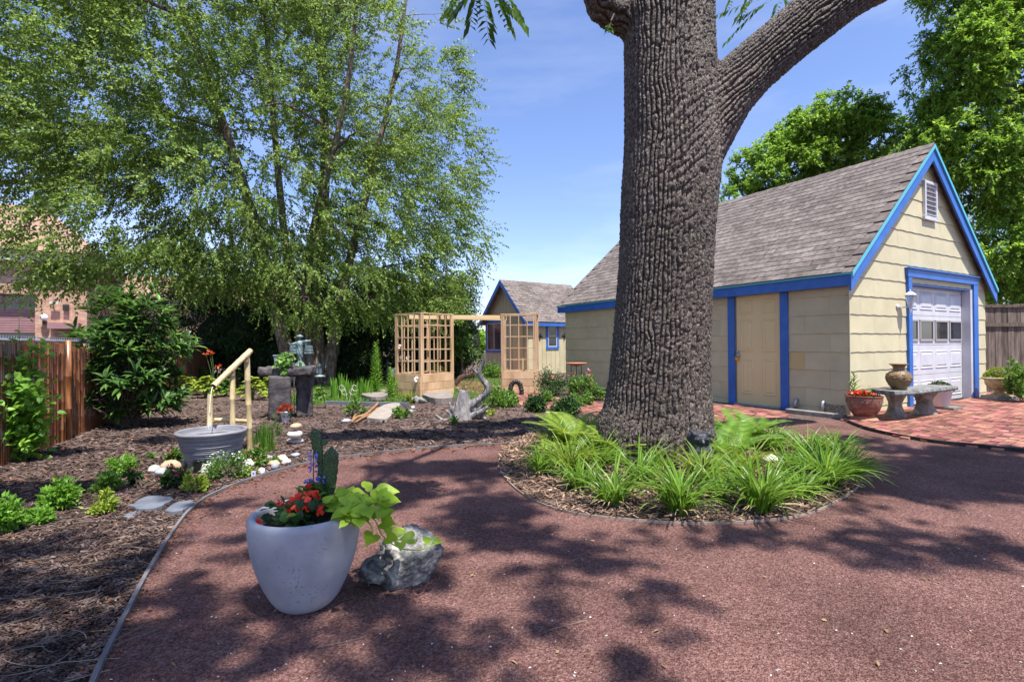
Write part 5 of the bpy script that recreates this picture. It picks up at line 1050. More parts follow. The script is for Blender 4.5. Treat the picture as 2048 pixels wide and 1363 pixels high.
pts = [s0+np.array([hx[0]*t, hx[1]*t, (e[2]-s0[2])*t*t]) for t in np.linspace(0, 1, 10)]; tag(MB().tube(pts, [.0032]*5+[.0025]*5, 6).rock(e, (.03, .03, .008), 2, .5, 2).build('water_stream', M_STREAM, origin=e, smooth=True), 'thin falling stream of water from the bamboo spout', 'water stream')
# ------------------------------------------------------------------ rocks round the tub, cairn, slate steps
def stone(px, py, w_, h_, m, lab, sd, d_=None, flat=0, z=0, cat='stone', grp=None, nm='stone', amp=.22, Y=None):
    c = G(px, py) if Y is None else at(px, py, Y); sc_ = c[1]/F; a = w_*sc_/2; b = h_*sc_/2
    c = c+[0, 0, b*.75+z] if Y is None else c
    o = MB().rock(c, (a, (d_ or a/sc_*1.6)*sc_/2 if d_ else a*.8, b), sd, amp, 3, flat, rz=sd*.7).build(nm, m, origin=c, smooth=True); tag(o, lab, cat, grp); return o
gr = 'stones bordering the grey tub'
for k, (px, py, w_, h_, m, lab) in enumerate(((308, 945, 24, 18, M_WHTR, 'white stone at the left end of the tub border'), (322, 952, 30, 20, M_GREYR, 'grey-white stone right of the leftmost white one'), (345, 940, 42, 24, M_TANR, 'large tan stone touching the tub on its left'), (341, 950, 20, 22, M_SLATE, 'blue-grey slate chip in front of the large tan stone'),
        (368, 936, 18, 20, M_WHTR, 'white pointed stone against the tub below its rim'), (413, 948, 24, 26, M_WHTR, 'white stone right of the black pot'), (424, 950, 16, 20, M_GREYR, 'small grey stone by the white-flowered clump'), (498, 936, 22, 20, M_WHTR, 'white shell-like stone behind the white-flowered clump'), (505, 918, 22, 12, M_TANR, 'pinkish stone under the pink flowers'),
        (480, 915, 22, 12, M_WHTR, 'pale stone at the foot of the bamboo post'), (548, 930, 24, 12, M_TANR, 'tan stone next to the glass ball'), (562, 922, 26, 14, M_WHTR, 'angular white stone pointing right'), (572, 928, 20, 12, M_WHTR, 'pale flat stone at the right end of the tub border'), (523, 948, 18, 15, M_WHTR, 'smooth white stone near the plant tag'), (535, 918, 20, 9, M_GREYR, 'low grey stone beside the small green plants'), (590, 912, 20, 8, M_GREYR, 'half-buried pebble near the edging'), (490, 948, 14, 10, M_GREYR, 'little grey pebble in the white flowers'))):
    stone(px, py, w_, h_, m, lab, k+3, grp=gr, amp=.4)
c = G(550, 940)+[0, 0, .035]; tag(MB().rock(c, (.036, .036, .036), 0, 0, 3).build('gazing_ball', M_GREYR, origin=c, smooth=True), 'small bluish round ball in front of the tan stone', 'ball')
cg = 'stacked cairn stones'
stone(591, 885, 34, 11, M_WHTR, 'flat pale bottom stone of the little cairn', 31, grp=cg, flat=.8, amp=.1); stone(590, 868, 29, 18, M_WHTR, 'smooth white middle stone of the cairn', 32, Y=6.05, grp=cg, amp=.08); stone(592, 852, 25, 13, M_TANR, 'tan top stone of the cairn', 33, Y=6.05, grp=cg, amp=.08)
def slab(pxs, z0, z1, m, nm, lab, cat='stepping stone', grp=None):
    q = smoothline([G(*p) for p in pxs+[pxs[0]]], 3)[:-1]; q[:, :2] += RNG.normal(0, .006, (len(q), 2)); c = q.mean(0); B = MB().prism(q, z0, z1); o = B.build(nm, m, origin=c, bevel=.006); tag(o, lab, cat, grp); return o
slab([(260, 1020), (285, 1003), (312, 999), (346, 1003), (330, 1014), (315, 1023), (280, 1026)], 0, .035, M_SLATE, 'slate_slab', 'larger blue-grey slate stepping stone near the edging', grp='slate stepping stones')
slab([(332, 1028), (350, 1013), (375, 1010), (390, 1013), (372, 1026), (345, 1031)], 0, .035, M_SLATE, 'slate_slab', 'smaller slate stepping stone touching the edging', grp='slate stepping stones')
slab([(245, 1038), (255, 1030), (272, 1028), (266, 1038)], 0, .02, M_SLATE, 'slate_slab', 'small slate offcut half buried in mulch', grp='slate stepping stones')
# stone table
st = T('stone_table', 'rough basalt slab table on two upright stone pillars', 'stone table', G(575, 838))
def pill(x0, x1, ybot, Y, ztop, sd, dep=.28, lean=0.):
    a, b = at(x0, ybot, Y), at(x1, ybot, Y); w_ = b[0]-a[0]; c = np.array([(a[0]+b[0])/2, Y+dep/2, 0]); B = MB().box(c+[0, 0, ztop/2], (w_, dep, ztop), rotz(.35)*1.0); v, n_, f = remesh(B, .03, 1); q = v
    v = v+n_*(.05*(fbm(q*4+sd, 3, sd)-.5)+.03*(fbm(q*13, 3, sd)-.5))[:, None]; v[:, 0] += (v[:, 2]-0)*lean; v[:, 2] = np.clip(v[:, 2], 0, ztop+.02); from_rm(v, f).build('pillar', M_BASALT, st, smooth=True)
pill(533, 572, 838, 7.95, .68, 3, .24, .02); pill(589, 620, 828, 8.3, .70, 5, .2, .0)
B = MB().box(((at(575, 740, 8.2))[0], 8.25, .745), (.76, .42, .13), rotz(.1)); v, n_, f = remesh(B, .03, 1); v = v+n_*(.07*(fbm(v*4+9, 3, 3)-.5)+.04*(fbm(v*14, 3, 5)-.5))[:, None]; from_rm(v, f).build('slab_top', M_BASALT, st, smooth=True)
gpx = T('slate_grey_pot', 'small square grey pot with lime sweet potato vine on the stone table', 'flower pot', at(560, 731, 8.15)); c = at(563, 731, 8.2); c[2] = .80
B = MB().lathe([(.0, 0), (.075, 0), (.10, .19), (.11, .19), (.11, .21), (.085, .21), (.08, .17), (0, .17)], c+[-.02, .0, 0], 4, M=rotz(.7)).build('pot_body', M_PLAS, gpx)
k = 60; p = c+np.c_[RNG.normal(.10, .07, k), RNG.normal(-.12, .05, k), RNG.uniform(-.10, .24, k)]; p[:, 0] -= np.where(p[:, 2] < .8, (p[:, 0]-c[0]-.12)*.6, 0); MB().leaves(p, rdir(k)*[1, .6, .3]+[.1, -.5, -.6], np.array([0, -.8, .7])+rdir(k)*.3, .085, .07, 'heart').build('vine_leaves', LF_FRESH, gpx)
fc = at(600, 727, 8.25); fc[2] = .81
B = MB(); s = .5
def P(x, y, z): return fc+np.array([x, y, z])*s
B.lathe([(.0, 0), (.17, 0), (.17, .06), (.13, .10), (.13, .14), (.08, .15), (.05, .2), (.07, .3), (.1, .45), (.085, .6), (.11, .74), (.09, .82), (.035, .86), (.035, .9), (0, .9)], fc, 14, M=np.eye(3)*s)
B.rock(P(0, 0, .93), (.032*s*1.4, .035*s*1.4, .05*s*1.2), 1, 0, 2).lathe([(0.13, .955), (.10, .985), (.04, 1.03), (0, 1.05)], fc, 14, M=np.eye(3)*s)
B.tube([P(-.08, 0, .79), P(-.2, -.05, .74), P(-.33, -.05, .72)], [.04*s, .03*s, .018*s], 7).tube([P(.08, 0, .8), P(.22, -.04, .82), P(.38, -.06, .84)], [.045*s, .05*s, .02*s], 7)
B.rock(P(.2, -.02, .73), (.055*s, .03*s, .10*s), 2, .2, 2).rock(P(-.17, -.02, .66), (.05*s, .03*s, .09*s), 3, .2, 2)
v, n_, f = remesh(B, .009, 1); v = v+n_*(.004*np.sin(v[:, :1]*160+v[:, 2:3]*50)*(v[:, 2:3] < fc[2]+.35)*(v[:, 2:3] > fc[2]+.08)); tag(from_rm(v, f).build('figure_statue', M_VERD, origin=fc, smooth=True), 'verdigris robed figure in a wide hat with outstretched arms on the stone table', 'statue')
for px, Y, lab in ((588, 8.6, 'left small verdigris pagoda feeder beside the statue'), (618, 8.6, 'right small verdigris pagoda feeder beside the statue')):
    c = at(px, 705, Y); B = MB()
    for i in range(3): B.box(c+[0, 0, .045*i], (.11-.01*i, .11-.01*i, .028)).box(c+[0, 0, .022+.045*i], (.08, .08, .02))
    B.bar(c*[1, 1, 0], c-[0, 0, .01], .008, .008, up=(1, 0, 0)); tag(B.build('pagoda_feeder', M_VERD, origin=c*[1, 1, 0]), lab, 'feeder', 'pagoda feeders on stakes')
bk = G(571, 843); bt = T('zinc_bucket', 'little white metal bucket of rust-red flowers at the foot of the stone pillar', 'bucket', bk); MB().lathe([(.0, 0), (.05, 0), (.073, .14), (.077, .145), (.072, .15), (.066, .14), (0, .13)], bk, 20).build('pail', M_ZINC, bt, smooth=True, auto=40)
k = 110; d = rdir(k); d[:, 2] = abs(d[:, 2]); MB().leaves(bk+[0, 0, .15]+d*[.085, .085, .09], d, rdir(k), .04, .035, 'oval').build('flowers', LF_RUSTR, bt); k = 60; d = rdir(k); MB().leaves(bk+[0, 0, .14]+d*[.08, .08, .05], d, rdir(k), .045, .03, 'oval').build('leaves', LF_DARK, bt)
# lanterns and feeder
sc_ = G(652, 817); sl_t = T('path_light', 'thin stake garden light with a pagoda cap right of the stone table', 'garden light', sc_); z1 = zat(755, sc_[1])
MB().tube([sc_, [at(640, 757, sc_[1])[0], sc_[1], z1]], .006, 6).build('stake', M_BLACK, sl_t); hc = at(640, 752, sc_[1]); MB().lathe([(.10, 0), (.06, .02), (.02, .035), (0, .04)], hc, 12).build('cap', M_VERD, sl_t)
c = G(640, 772); z1 = zat(745, c[1]); ln = T('pagoda_lantern', 'black pagoda lantern with white panes behind the stake light', 'garden light', c); MB().tube([c, c+[0, 0, z1]], .01, 6).build('stake', M_BLACK, ln); h = c+[0, 0, z1]; MB().lathe([(.10, 0), (.10, .02)], h, 8).build('base', M_BLACK, ln); MB().box(h+[0, 0, .10], (.14, .14, .16)).build('pane', M_GLOBE, ln)
B = MB()
for a in range(8): B.bar(h+[.08*math.cos(a*.785), .08*math.sin(a*.785), 0], h+[.08*math.cos(a*.785), .08*math.sin(a*.785), .2], .012, .012, up=(1, 0, 0))
B.build('cage', M_BLACK, ln); MB().lathe([(.17, .2), (.08, .25), (.02, .3), (0, .32)], h, 8).build('roof_cap', M_VERD, ln)
c = G(663, 768); fd_ = T('bird_feeder', 'cage lantern feeder hanging from a black hook against the leaning trunk', 'bird feeder', c); Yf = c[1]
MB().tube([c, at(662, 670, Yf), at(665, 662, Yf), at(672, 664, Yf), at(673, 676, Yf)], .009, 6).build('hook', M_BLACK, fd_); c2 = at(673, 707, Yf); B = MB()
for a in range(8): B.bar(c2+[.08*math.cos(a*.785), .08*math.sin(a*.785), 0], c2+[.08*math.cos(a*.785), .08*math.sin(a*.785), .24], .01, .01, up=(1, 0, 0))
for z in (0, .08, .16, .24): B.lathe([(.085, z), (.085, z+.01)], c2, 10)
B.build('cage', M_VERD, fd_); MB().lathe([(.12, .25), (.07, .30), (0, .34)], c2, 10).build('cap', M_VERD, fd_); MB().lathe([(.05, .01), (.05, .22)], c2, 8).build('seed_tube', M_GREYF, fd_)
# ------------------------------------------------------------------ stone pile right of the table
slab([(733, 842), (757, 822), (775, 813), (800, 812), (790, 826), (778, 842), (760, 845)], 0, .06, M_SLAB, 'concrete_slab', 'pale pitted concrete slab sloping toward the driftwood sticks', 'slab')
slab([(723, 800), (738, 790), (765, 789), (778, 794), (770, 804), (742, 806)], .05, .13, M_LEDGE, 'ledge_stone', 'flat brown ledge stone propped above the grey board', 'ledge stone', 'flat ledge stones behind the mulch bed')
slab([(845, 800), (860, 791), (885, 789), (902, 795), (905, 806), (870, 808)], .0, .12, M_LEDGE, 'ledge_stone', 'flat brown ledge stone beside the cedar planter', 'ledge stone', 'flat ledge stones behind the mulch bed')
a, b = G(650, 808), G(818, 811); tag(MB().bar(a+[0, 0, .03], b+[0, 0, .03], .05, .07).build('border_board', M_SLATE, origin=(a+b)/2, bevel=.005), 'long grey border board under the ledge stone', 'board')
stone(693, 844, 20, 8, M_GREYR, 'smooth grey river stone left of the driftwood sticks', 41, amp=.08); stone(822, 826, 12, 9, M_GREYR, 'bluish white pebble right of the succulent', 42); stone(826, 818, 10, 8, M_WHTR, 'white pebble behind the succulent', 43)
for k, (q, lab) in enumerate((([(706, 845), (715, 838), (730, 834), (748, 818), (757, 808)], 'long brown driftwood stick beside the concrete slab'), ([(712, 848), (725, 840), (742, 832), (755, 820)], 'second brown driftwood stick along the slab edge'), ([(704, 848), (708, 838), (712, 832)], 'short upright brown driftwood stub'))):
    p = smoothline([G(*t)+[0, 0, .035] for t in q], 4); tag(MB().tube(p, .024-.004*k, 8, wob=.25, seed=k).build('driftwood_stick', M_DRIFTB, origin=p[0], smooth=True), lab, 'driftwood', 'brown driftwood sticks by the slab')
for k, (px, py, lab) in enumerate(((830, 806, 'gnarled grey driftwood lump by the cedar planter corner'),)):
    c = G(px, py); B = MB()
    for i in range(5): a = RNG.uniform(0, 6.28); B.tube([c+[0, 0, .06], c+np.array([math.cos(a)*.12, math.sin(a)*.08, .08]), c+np.array([math.cos(a)*.24, math.sin(a)*.12, .02])], [.06, .05, .02], 8, wob=.3, seed=i)
    tag(B.build('driftwood_lump', M_DRIFT, origin=c, smooth=True), lab, 'driftwood')
# decorative rusty trivet scrolls
c = G(697, 803); B = MB()
for sx_ in (-1, 1):
    for k in range(2): B.tube([c+np.array([sx_*(.08+.05*k)+math.cos(t)*(.02+.012*t), 0, .22+.08*k+math.sin(t)*(.02+.012*t)]) for t in np.linspace(0, 5.5, 18)], .004, 5)
    B.tube([c+[sx_*.02, 0, 0], c+[sx_*.05, 0, .2], c+[sx_*.1, 0, .33]], .004, 5)
tag(B.build('scroll_stake', M_SHELL, origin=c), 'pale metal scroll ornament among the iris leaves', 'ornament')
# ------------------------------------------------------------------ stump with metal bird
sc0 = G(925, 840)+[0, .1, 0]; stp = T('driftwood_stump', 'split grey driftwood stump with twisted branches and roots', 'stump', sc0); B = MB()
Ys = sc0[1]
B.tube([at(922, 842, Ys), at(922, 830, Ys), at(924, 810, Ys), at(927, 779, Ys)], [.20, .165, .125, .075], 18, wob=.16, seed=2)
for q, r in (([(938, 812), (955, 800), (972, 786), (974, 770), (962, 755), (960, 740), (968, 722), (970, 700)], [.06, .055, .05, .045, .04, .032, .024, .012]), ([(961, 752), (952, 744), (944, 736)], [.03, .024, .012]), ([(972, 784), (977, 776)], [.03, .012]),
             ([(915, 838), (900, 842), (885, 840), (870, 829)], [.06, .04, .03, .018]), ([(896, 841), (900, 828), (892, 820)], [.03, .024, .012]), ([(930, 840), (915, 844), (905, 846)], [.05, .05, .03]), ([(935, 835), (950, 828), (965, 822), (975, 812)], [.06, .045, .035, .015]), ([(955, 828), (968, 835), (975, 842)], [.035, .025, .012]), ([(945, 818), (960, 815), (966, 806)], [.04, .03, .012]), ([(912, 825), (902, 815), (898, 803)], [.05, .03, .012])):
    B.tube(smoothline([at(x, y, Ys-.02*i) for i, (x, y) in enumerate(q)], 4), np.interp(np.linspace(0, 1, (len(q)-1)*4+1), np.linspace(0, 1, len(q)), r), 10, wob=.2, seed=len(q))
v, n_, f = remesh(B, .012, 2); q = v*[30, 30, 4.]; v = v+n_*(.028*(np.abs(fbm(q, 3, 4)-.5)*-2+.3))[:, None]*.8; from_rm(v, f).build('trunk', M_DRIFT, stp, smooth=True)
bt = at(927, 778, Ys); bd = T('metal_bird', 'rusty sheet metal crane with curved neck standing on the driftwood stump', 'bird sculpture', bt)
def bpx(x, y, d=0.): return at(x, y, Ys)+np.array([0, d, 0])
B = MB().tube(smoothline([bpx(911, 772), bpx(918, 758), bpx(930, 751), bpx(940, 752)], 4), [.006]+[.02, .03, .036, .04, .042, .04, .036, .03, .022, .014, .008, .006], 8)
v, n_, f = remesh(B, .006, 1); c_ = bt[1]; v[:, 1] = c_+(v[:, 1]-c_)*.35; from_rm(v, f).build('body', M_RUST, bd, smooth=True)
MB().tube(smoothline([bpx(913, 771), bpx(928, 771), bpx(940, 766), bpx(946, 757), bpx(945, 748), bpx(939, 743)], 5), .006, 6).build('neck', M_RUST, bd, smooth=True); MB().tube([bpx(939, 743), bpx(935, 744)], [.009, .002], 6).build('beak', M_RUST, bd)
for x in (926, 929): MB().tube([bpx(x, 771), bpx(x, 778)], .005, 6).build('leg', M_RUST, bd)
MB().box(bt+[0, 0, -.002], (.10, .08, .006)).build('base', M_RUST, bd)
# dark arch ornament, bird bath
ac = G(1030, 791); a_ = [at(x, y, ac[1]) for x, y in ((1022, 791), (1021, 776), (1025, 766), (1033, 763), (1040, 768), (1043, 780), (1044, 791))]; B = MB().tube(smoothline(a_, 3), .045, 8, wob=.3)
for q in smoothline(a_, 2)[1:-1]: B.rock(q, (.055, .05, .05), int(q[2]*99) % 9, .5, 2)
tag(B.build('arch_ornament', M_BLACK, origin=ac, smooth=True), 'black cast wreath-like arch ornament in front of the right trellis', 'ornament')
bb = G(1153, 790); Yb = bb[1]; zb = zat(727, Yb); bth = T('bird_bath', 'terracotta bird bath bowl on a thin stand among the flowers at the garage wall', 'bird bath', bb)
MB().lathe([(.0, zb-.07), (.06, zb-.065), (.18, zb-.02), (.235, zb), (.235, zb+.012), (.2, zb-.005), (0, zb-.04)], bb, 28).build('bowl', M_TERRA, bth, smooth=True)
for i in range(3): a = i*2.1+.4; MB().tube([bb+[.14*math.cos(a), .14*math.sin(a), 0], bb+[.13*math.cos(a), .13*math.sin(a), zb-.04]], .008, 6).build('leg', M_BLACK, bth)
# owl
oc = at(1398, 940, 4.62); oc[2] = 0; B = MB().lathe([(.0, 0), (.085, 0), (.10, .05), (.105, .14), (.10, .20), (.085, .235), (.095, .27), (.10, .31), (.085, .345), (.03, .36), (0, .36)], oc, 24, mod=lambda a, z: 1)
for s_ in (-1, 1):
    B.tube([oc+[s_*.02, -.075, .31], oc+[s_*.065, -.075, .345], oc+[s_*.10, -.04, .385]], [.018, .022, .006], 8); B.rock(oc+[s_*.04, -.085, .30], (.032, .014, .032), 0, 0, 2).rock(oc+[s_*.095, -.01, .14], (.02, .07, .10), 1, .1, 2)
B.tube([oc+[0, -.085, .30], oc+[0, -.115, .275], oc+[0, -.11, .25]], [.016, .013, .003], 7)
v, n_, f = remesh(B, .006, 1); f1, f2 = worley(v*60, 2); v = v+n_*((f2-f1)*.003)[:, None]; ow = T('owl_statue', 'glossy black owl statue standing against the big tree trunk', 'statue', oc); from_rm(v, f).build('body', mat('black_glaze', [(.012, .012, .016), (.06, .062, .075)], 30, .5, .5, 50, .4), ow, smooth=True)
for s_ in (-1, 1): MB().rock(oc+[s_*.04, -.098, .30], (.014, .006, .014), 0, 0, 2).build('eye', M_BLACK, ow, smooth=True)
c = G(300, 0) if 0 else None
# plant tags and black nursery pot at the tub
c = G(400, 945); tag(MB().lathe([(.0, 0), (.05, 0), (.06, .11), (.065, .115), (.055, .115), (.05, .09), (0, .09)], c, 16).build('nursery_pot', M_BLKP, origin=c), 'small black nursery pot among the stones before the tub', 'pot')
for px, py, lab in ((507, 957, 'white plant tag with a purple flower stuck in front of the round stone'), (222, 985, 'grey plant tag leaning in the small green plants')):
    c = G(px, py); o = T('plant_tag', lab, 'plant tag', c); MB().box(c+[0, 0, .045], (.035, .002, .05), rotz(.2)).build('card', M_WHITE, o); MB().box(c+[0, 0, .012], (.008, .002, .03), rotz(.2)).build('spike', M_WHITE, o); MB().rock(c+[0, -.002, .048], (.010, .001, .010), 2, .3, 1).build('printed_flower', LF_PURP, o)
# ------------------------------------------------------------------ walnut tree
WX, WY = 1.44, 5.2
wal = T('walnut_tree', 'huge dark furrowed tree trunk forking into a limb over the garage roof', 'tree', (WX, WY, 0))
def wp(px, py, Y=WY): return at(px, py, Y)
B = MB(); pxs = [(905, 1309, 128), (860, 1308, 112), (820, 1316, 103), (760, 1318, 96), (700, 1321, 92.5), (600, 1327, 90), (500, 1332, 89), (411, 1336, 91), (349, 1341, 93), (290, 1345, 93), (200, 1341, 89), (100, 1337, 86), (0, 1336, 85)]
pts = [wp(x, y) for y, x, r in pxs]; rr = [r*WY/F for y, x, r in pxs]
pts[0][2] = 0; rr[0] = .60; pts.insert(1, (pts[0]+pts[1])/2+[0, 0, .0]); rr.insert(1, .57); pts[1][2] = .10
top = pts[-1]; pts += [top+[0, 0, .6], top+[.05, .05, 1.3], top+[.15, .1, 2.4]]; rr += [.43, .42, .40]
B.tube(pts, rr, 40, wob=.02)
lm = [(1376, 335, 5.2, 54), (1414, 250, 5.2, 58), (1453, 188, 5.2, 55), (1500, 141, 5.2, 50), (1558, 91, 5.2, 49), (1612, 46, 5.22, 50), (1700, -20, 5.25, 50), (1800, -80, 5.3, 58), (1920, -170, 5.35, 54), (2060, -290, 5.4, 48)]
LP = [wp(x, y, Y) for x, y, Y, r in lm]; B.tube(LP, [r*WY/F for *_, r in lm], 30)
s_ = [(1290, 40, 5.2, 36), (1235, 28, 5.15, 34), (1203, 12, 5.05, 29), (1192, -30, 4.95, 30), (1180, -100, 4.85, 28), (1150, -190, 4.7, 25)]
SP = [wp(x, y, Y) for x, y, Y, r in s_]; B.tube(SP, [r*WY/F for *_, r in s_], 24)
for i in range(7):
    a = i*.9+.4; c0 = pts[0]; d = np.array([math.cos(a), math.sin(a), 0]); B.tube([c0+d*.40+[0, 0, .34], c0+d*.50+[0, 0, .10], c0+d*.62+[0, 0, -.05]], [.14, .13, .08], 12)
v, n_, f = remesh(B, .037, 10, 2)
near = v[:, 2] < 6.2
cen = np.array([np.interp(v[:, 2], [p[2] for p in pts], [p[k] for p in pts]) for k in (0, 1)]).T
def bark(v, axis_pt, ax, N, pitch, s):
    """interlacing plates: N ridges round the stem, forked by noise, broken across by shallow cracks"""
    ax = unit(ax); e = unit(np.cross([0, 1, .1], ax)); g = np.cross(ax, e); r = v-axis_pt; th = np.arctan2(r@g, r@e); h = v@ax
    wv = v-np.outer(h, ax)*.62
    st = N*th/(2*math.pi)+2.0*(fbm(wv*3.0, 3, s)-.5)+1.7*(fbm(wv*10, 3, s+3)-.5); fr = st-np.floor(st); pl = 1-np.abs(2*fr-1)
    idr = np.mod(np.floor(st), N); hh = h/pitch+_h(idr.astype(np.int64), idr.astype(np.int64)*0, idr.astype(np.int64)*0+3, s)*3+1.3*(fbm(v*8, 2, s+8)-.5)
    f2 = hh-np.floor(hh); cr = 1-np.abs(2*f2-1); deepc = .45+.55*_h(np.floor(hh).astype(np.int64), idr.astype(np.int64), idr.astype(np.int64)*0, s+1)
    r1 = np.clip(pl*1.9, 0, 1)**.6; r2 = 1-(1-np.clip(cr*4, 0, 1))*deepc*.38
    g1, g2 = worley(v*[58, 58, 34], s+4)
    return r1*r2*.052+np.clip((g2-g1)*2, 0, 1)*r1*.009+.016*(fbm(v*30, 3, s)-.5)
ax1 = np.array([0, 0, 1.]); ax2 = unit(LP[6]-LP[2])
cand = [((1-t)*LP[i]+t*LP[i+1]) for i in range(1, len(LP)-1) for t in np.linspace(0, 1, 8, endpoint=False)]; D_ = np.stack([np.linalg.norm(v-c, axis=1) for c in cand]); near_ = np.array(cand)[np.argmin(D_, 0)]
dt = np.hypot(v[:, 0]-cen[:, 0], v[:, 1]-cen[:, 1])
w2_ = np.clip((dt-.42)/.14, 0, 1)*(v[:, 2] > 2.2)*(v[:, 0] > WX)
d1 = bark(v, np.c_[cen, v[:, 2]], ax1, 66, .15, 1); d2 = bark(v, LP[2]+np.outer((v-LP[2])@ax2, ax2)*1.0, ax2, 42, .13, 2); d = d1*(1-w2_)+d2*w2_
v = v+n_*(d-.04)[:, None]; v[:, 2] = np.maximum(v[:, 2], -.1)
from_rm(v, f).build('trunk', M_WBARK, wal, smooth=True)
print('walnut verts', len(v))
# crown out of frame above: limbs and leaf sprays
gw_ = Grow(); gw_.P = np.array([pts[-1], pts[-2], LP[-1], LP[-2], SP[-1]]); gw_.R = np.array([.38, .4, .24, .26, .12])
# where the crown stands in the sun's way: picture spots of shade on the ground, lifted to the crown along the sun
SH_ = [(420, 1215, 110, 45), (330, 1300, 140, 70), (560, 1300, 60, 30), (640, 1180, 120, 60), (800, 1255, 150, 60), (990, 1330, 90, 30), (780, 985, 90, 26), (940, 1000, 40, 80), (970, 1090, 80, 24), (900, 935, 160, 14), (1045, 1050, 60, 60), (1160, 1110, 90, 50), (1090, 1150, 40, 40),
       (1040, 1240, 60, 50), (1250, 1315, 130, 50), (1390, 1066, 190, 16), (1500, 1080, 90, 20), (1720, 1095, 130, 32), (1900, 1095, 120, 40), (2040, 1110, 80, 40), (1800, 1060, 150, 14), (1880, 900, 190, 9), (1800, 932, 90, 12), (1900, 985, 170, 13), (2000, 950, 90, 10), (1760, 968, 60, 12), (1700, 880, 60, 8),
       (120, 1300, 110, 90), (60, 1180, 100, 70), (200, 1150, 80, 50), (250, 1250, 60, 80), (100, 1080, 70, 25), (120, 975, 150, 14), (700, 870, 90, 10), (880, 868, 120, 10), (980, 850, 90, 9), (560, 1070, 70, 28), (600, 1010, 50, 14), (480, 1085, 50, 22), (440, 1010, 60, 12), (350, 985, 50, 10), (1290, 1180, 30, 14), (450, 1310, 200, 55), (640, 1090, 60, 20), (850, 1130, 60, 40), (760, 1190, 100, 40), (930, 1040, 60, 40), (1010, 1000, 40, 30), (500, 1250, 80, 40), (60, 1330, 120, 40), (220, 1340, 120, 40), (20, 1120, 60, 40), (320, 1180, 70, 30), (720, 1320, 150, 40), (1870, 955, 190, 45), (1950, 925, 120, 20), (1700, 1010, 40, 14), (260, 1200, 60, 60), (1000, 950, 40, 16), (300, 1090, 60, 18), (20, 1000, 60, 20), (320, 880, 40, 8), (120, 905, 80, 8)]
cl_ = []
for cx, cy, rx, ry in SH_:
    if rx == 0: continue
    Yc_ = G(cx, cy)[1]; rx = max(rx-.12*F/Yc_, .2*rx); ry = max(ry-.13*1185/Yc_**2, .2*ry)
    n_s = 2+int(3.14*rx*ry*Yc_/F*Yc_**2/1185/.012*(1 if cy > 1010 else 2.2))
    for k in range(n_s):
        a = random.uniform(0, 6.28); r = math.sqrt(random.random()); px, py = cx+rx*r*math.cos(a), cy+ry*r*math.sin(a)
        if py < 700: continue
        g = G(px, py); h = random.uniform(7.5, 10.0)+.45*max(0, g[1]-1.5); h = min(h, 13)
        c = g+SUN*(h/SUN[2])
        if c[2] < 1.9+.70*max(c[1], .0)+.35: c = g+SUN*((h+1.5)/SUN[2])
        if c[2] < 1.15+.70*max(c[1], 0)+.5: continue
        cl_.append(c)
for k in range(1100):                       # unseen crown clusters added over and behind the camera to block sky light
    a = random.uniform(0, 6.28); r = math.sqrt(random.random()); c = np.array([1.0+8.0*r*math.cos(a), -3.0+6.0*r*math.sin(a), random.uniform(6.5, 11.5)]); g = c-SUN*(c[2]/SUN[2])
    if g[1] > .95 or c[1] > 1.2: continue
    cl_.append(c)
cl_ = np.array(cl_); print('walnut clusters', len(cl_))
main = cl_[RNG.permutation(len(cl_))[:34]]
main = main[np.argsort(-np.linalg.norm(main-[WX, WY, 6], axis=1))]
for t in main: gw_.reach(t+[0, 0, .25], .045, 7, 8, rise=.2, wz=.6, bend=.2)
for t in cl_[RNG.permutation(len(cl_))[:420]]: gw_.reach(t+[0, 0, .1], .014, 4, 4, rise=.0, wz=.3, bend=.1)
gw_.B.build('limbs', M_WBARK, wal)
B = MB(); TB_ = MB()
def frond(B, TB_, p, d, L_, nl, ll, lw, droop=.35):
    """compound leaves: a drooping stalk with leaflets in pairs; vectorised"""
    n = len(p); d = unit(d); t = np.linspace(.22, 1, nl); sd = unit(np.cross(d, [0, 0, 1.]))
    for i, s in enumerate(t):
        q = p+d*(L_*s)[:, None]+np.array([0, 0, -1])*(droop*L_*s*s)[:, None]
        for sg in (-1, 1):
            B.leaves(q, unit(sd*sg+d*.45+np.array([0, 0, -.35-.3*s])+.15*rdir(n)), np.array([0, 0, 1.])+.35*rdir(n), ll*(1-.35*abs(s-.55))*RNG.uniform(.85, 1.1, n), lw, 'dia')
    m = p+d*(L_*.5)[:, None]+np.array([0, 0, -1])*(droop*L_*.25)[:, None]; e = p+d*L_[:, None]+np.array([0, 0, -1])*(droop*L_)[:, None]
    TB_.inst(PRV, PRF, p, m-p, (.01, .02, 1), np.linalg.norm(m-p, axis=1), .003, .003); TB_.inst(PRV, PRF, m, e-m, (.01, .02, 1), np.linalg.norm(e-m, axis=1), .002, .002)
k = 4; pc_ = np.repeat(cl_, k, 0)+RNG.normal(0, .07, (len(cl_)*k, 3)); dd = rdir(len(pc_))*[1, 1, .35]
frond(B, TB_, pc_, dd, RNG.uniform(.12, .22, len(pc_)), 6, .085, .040)
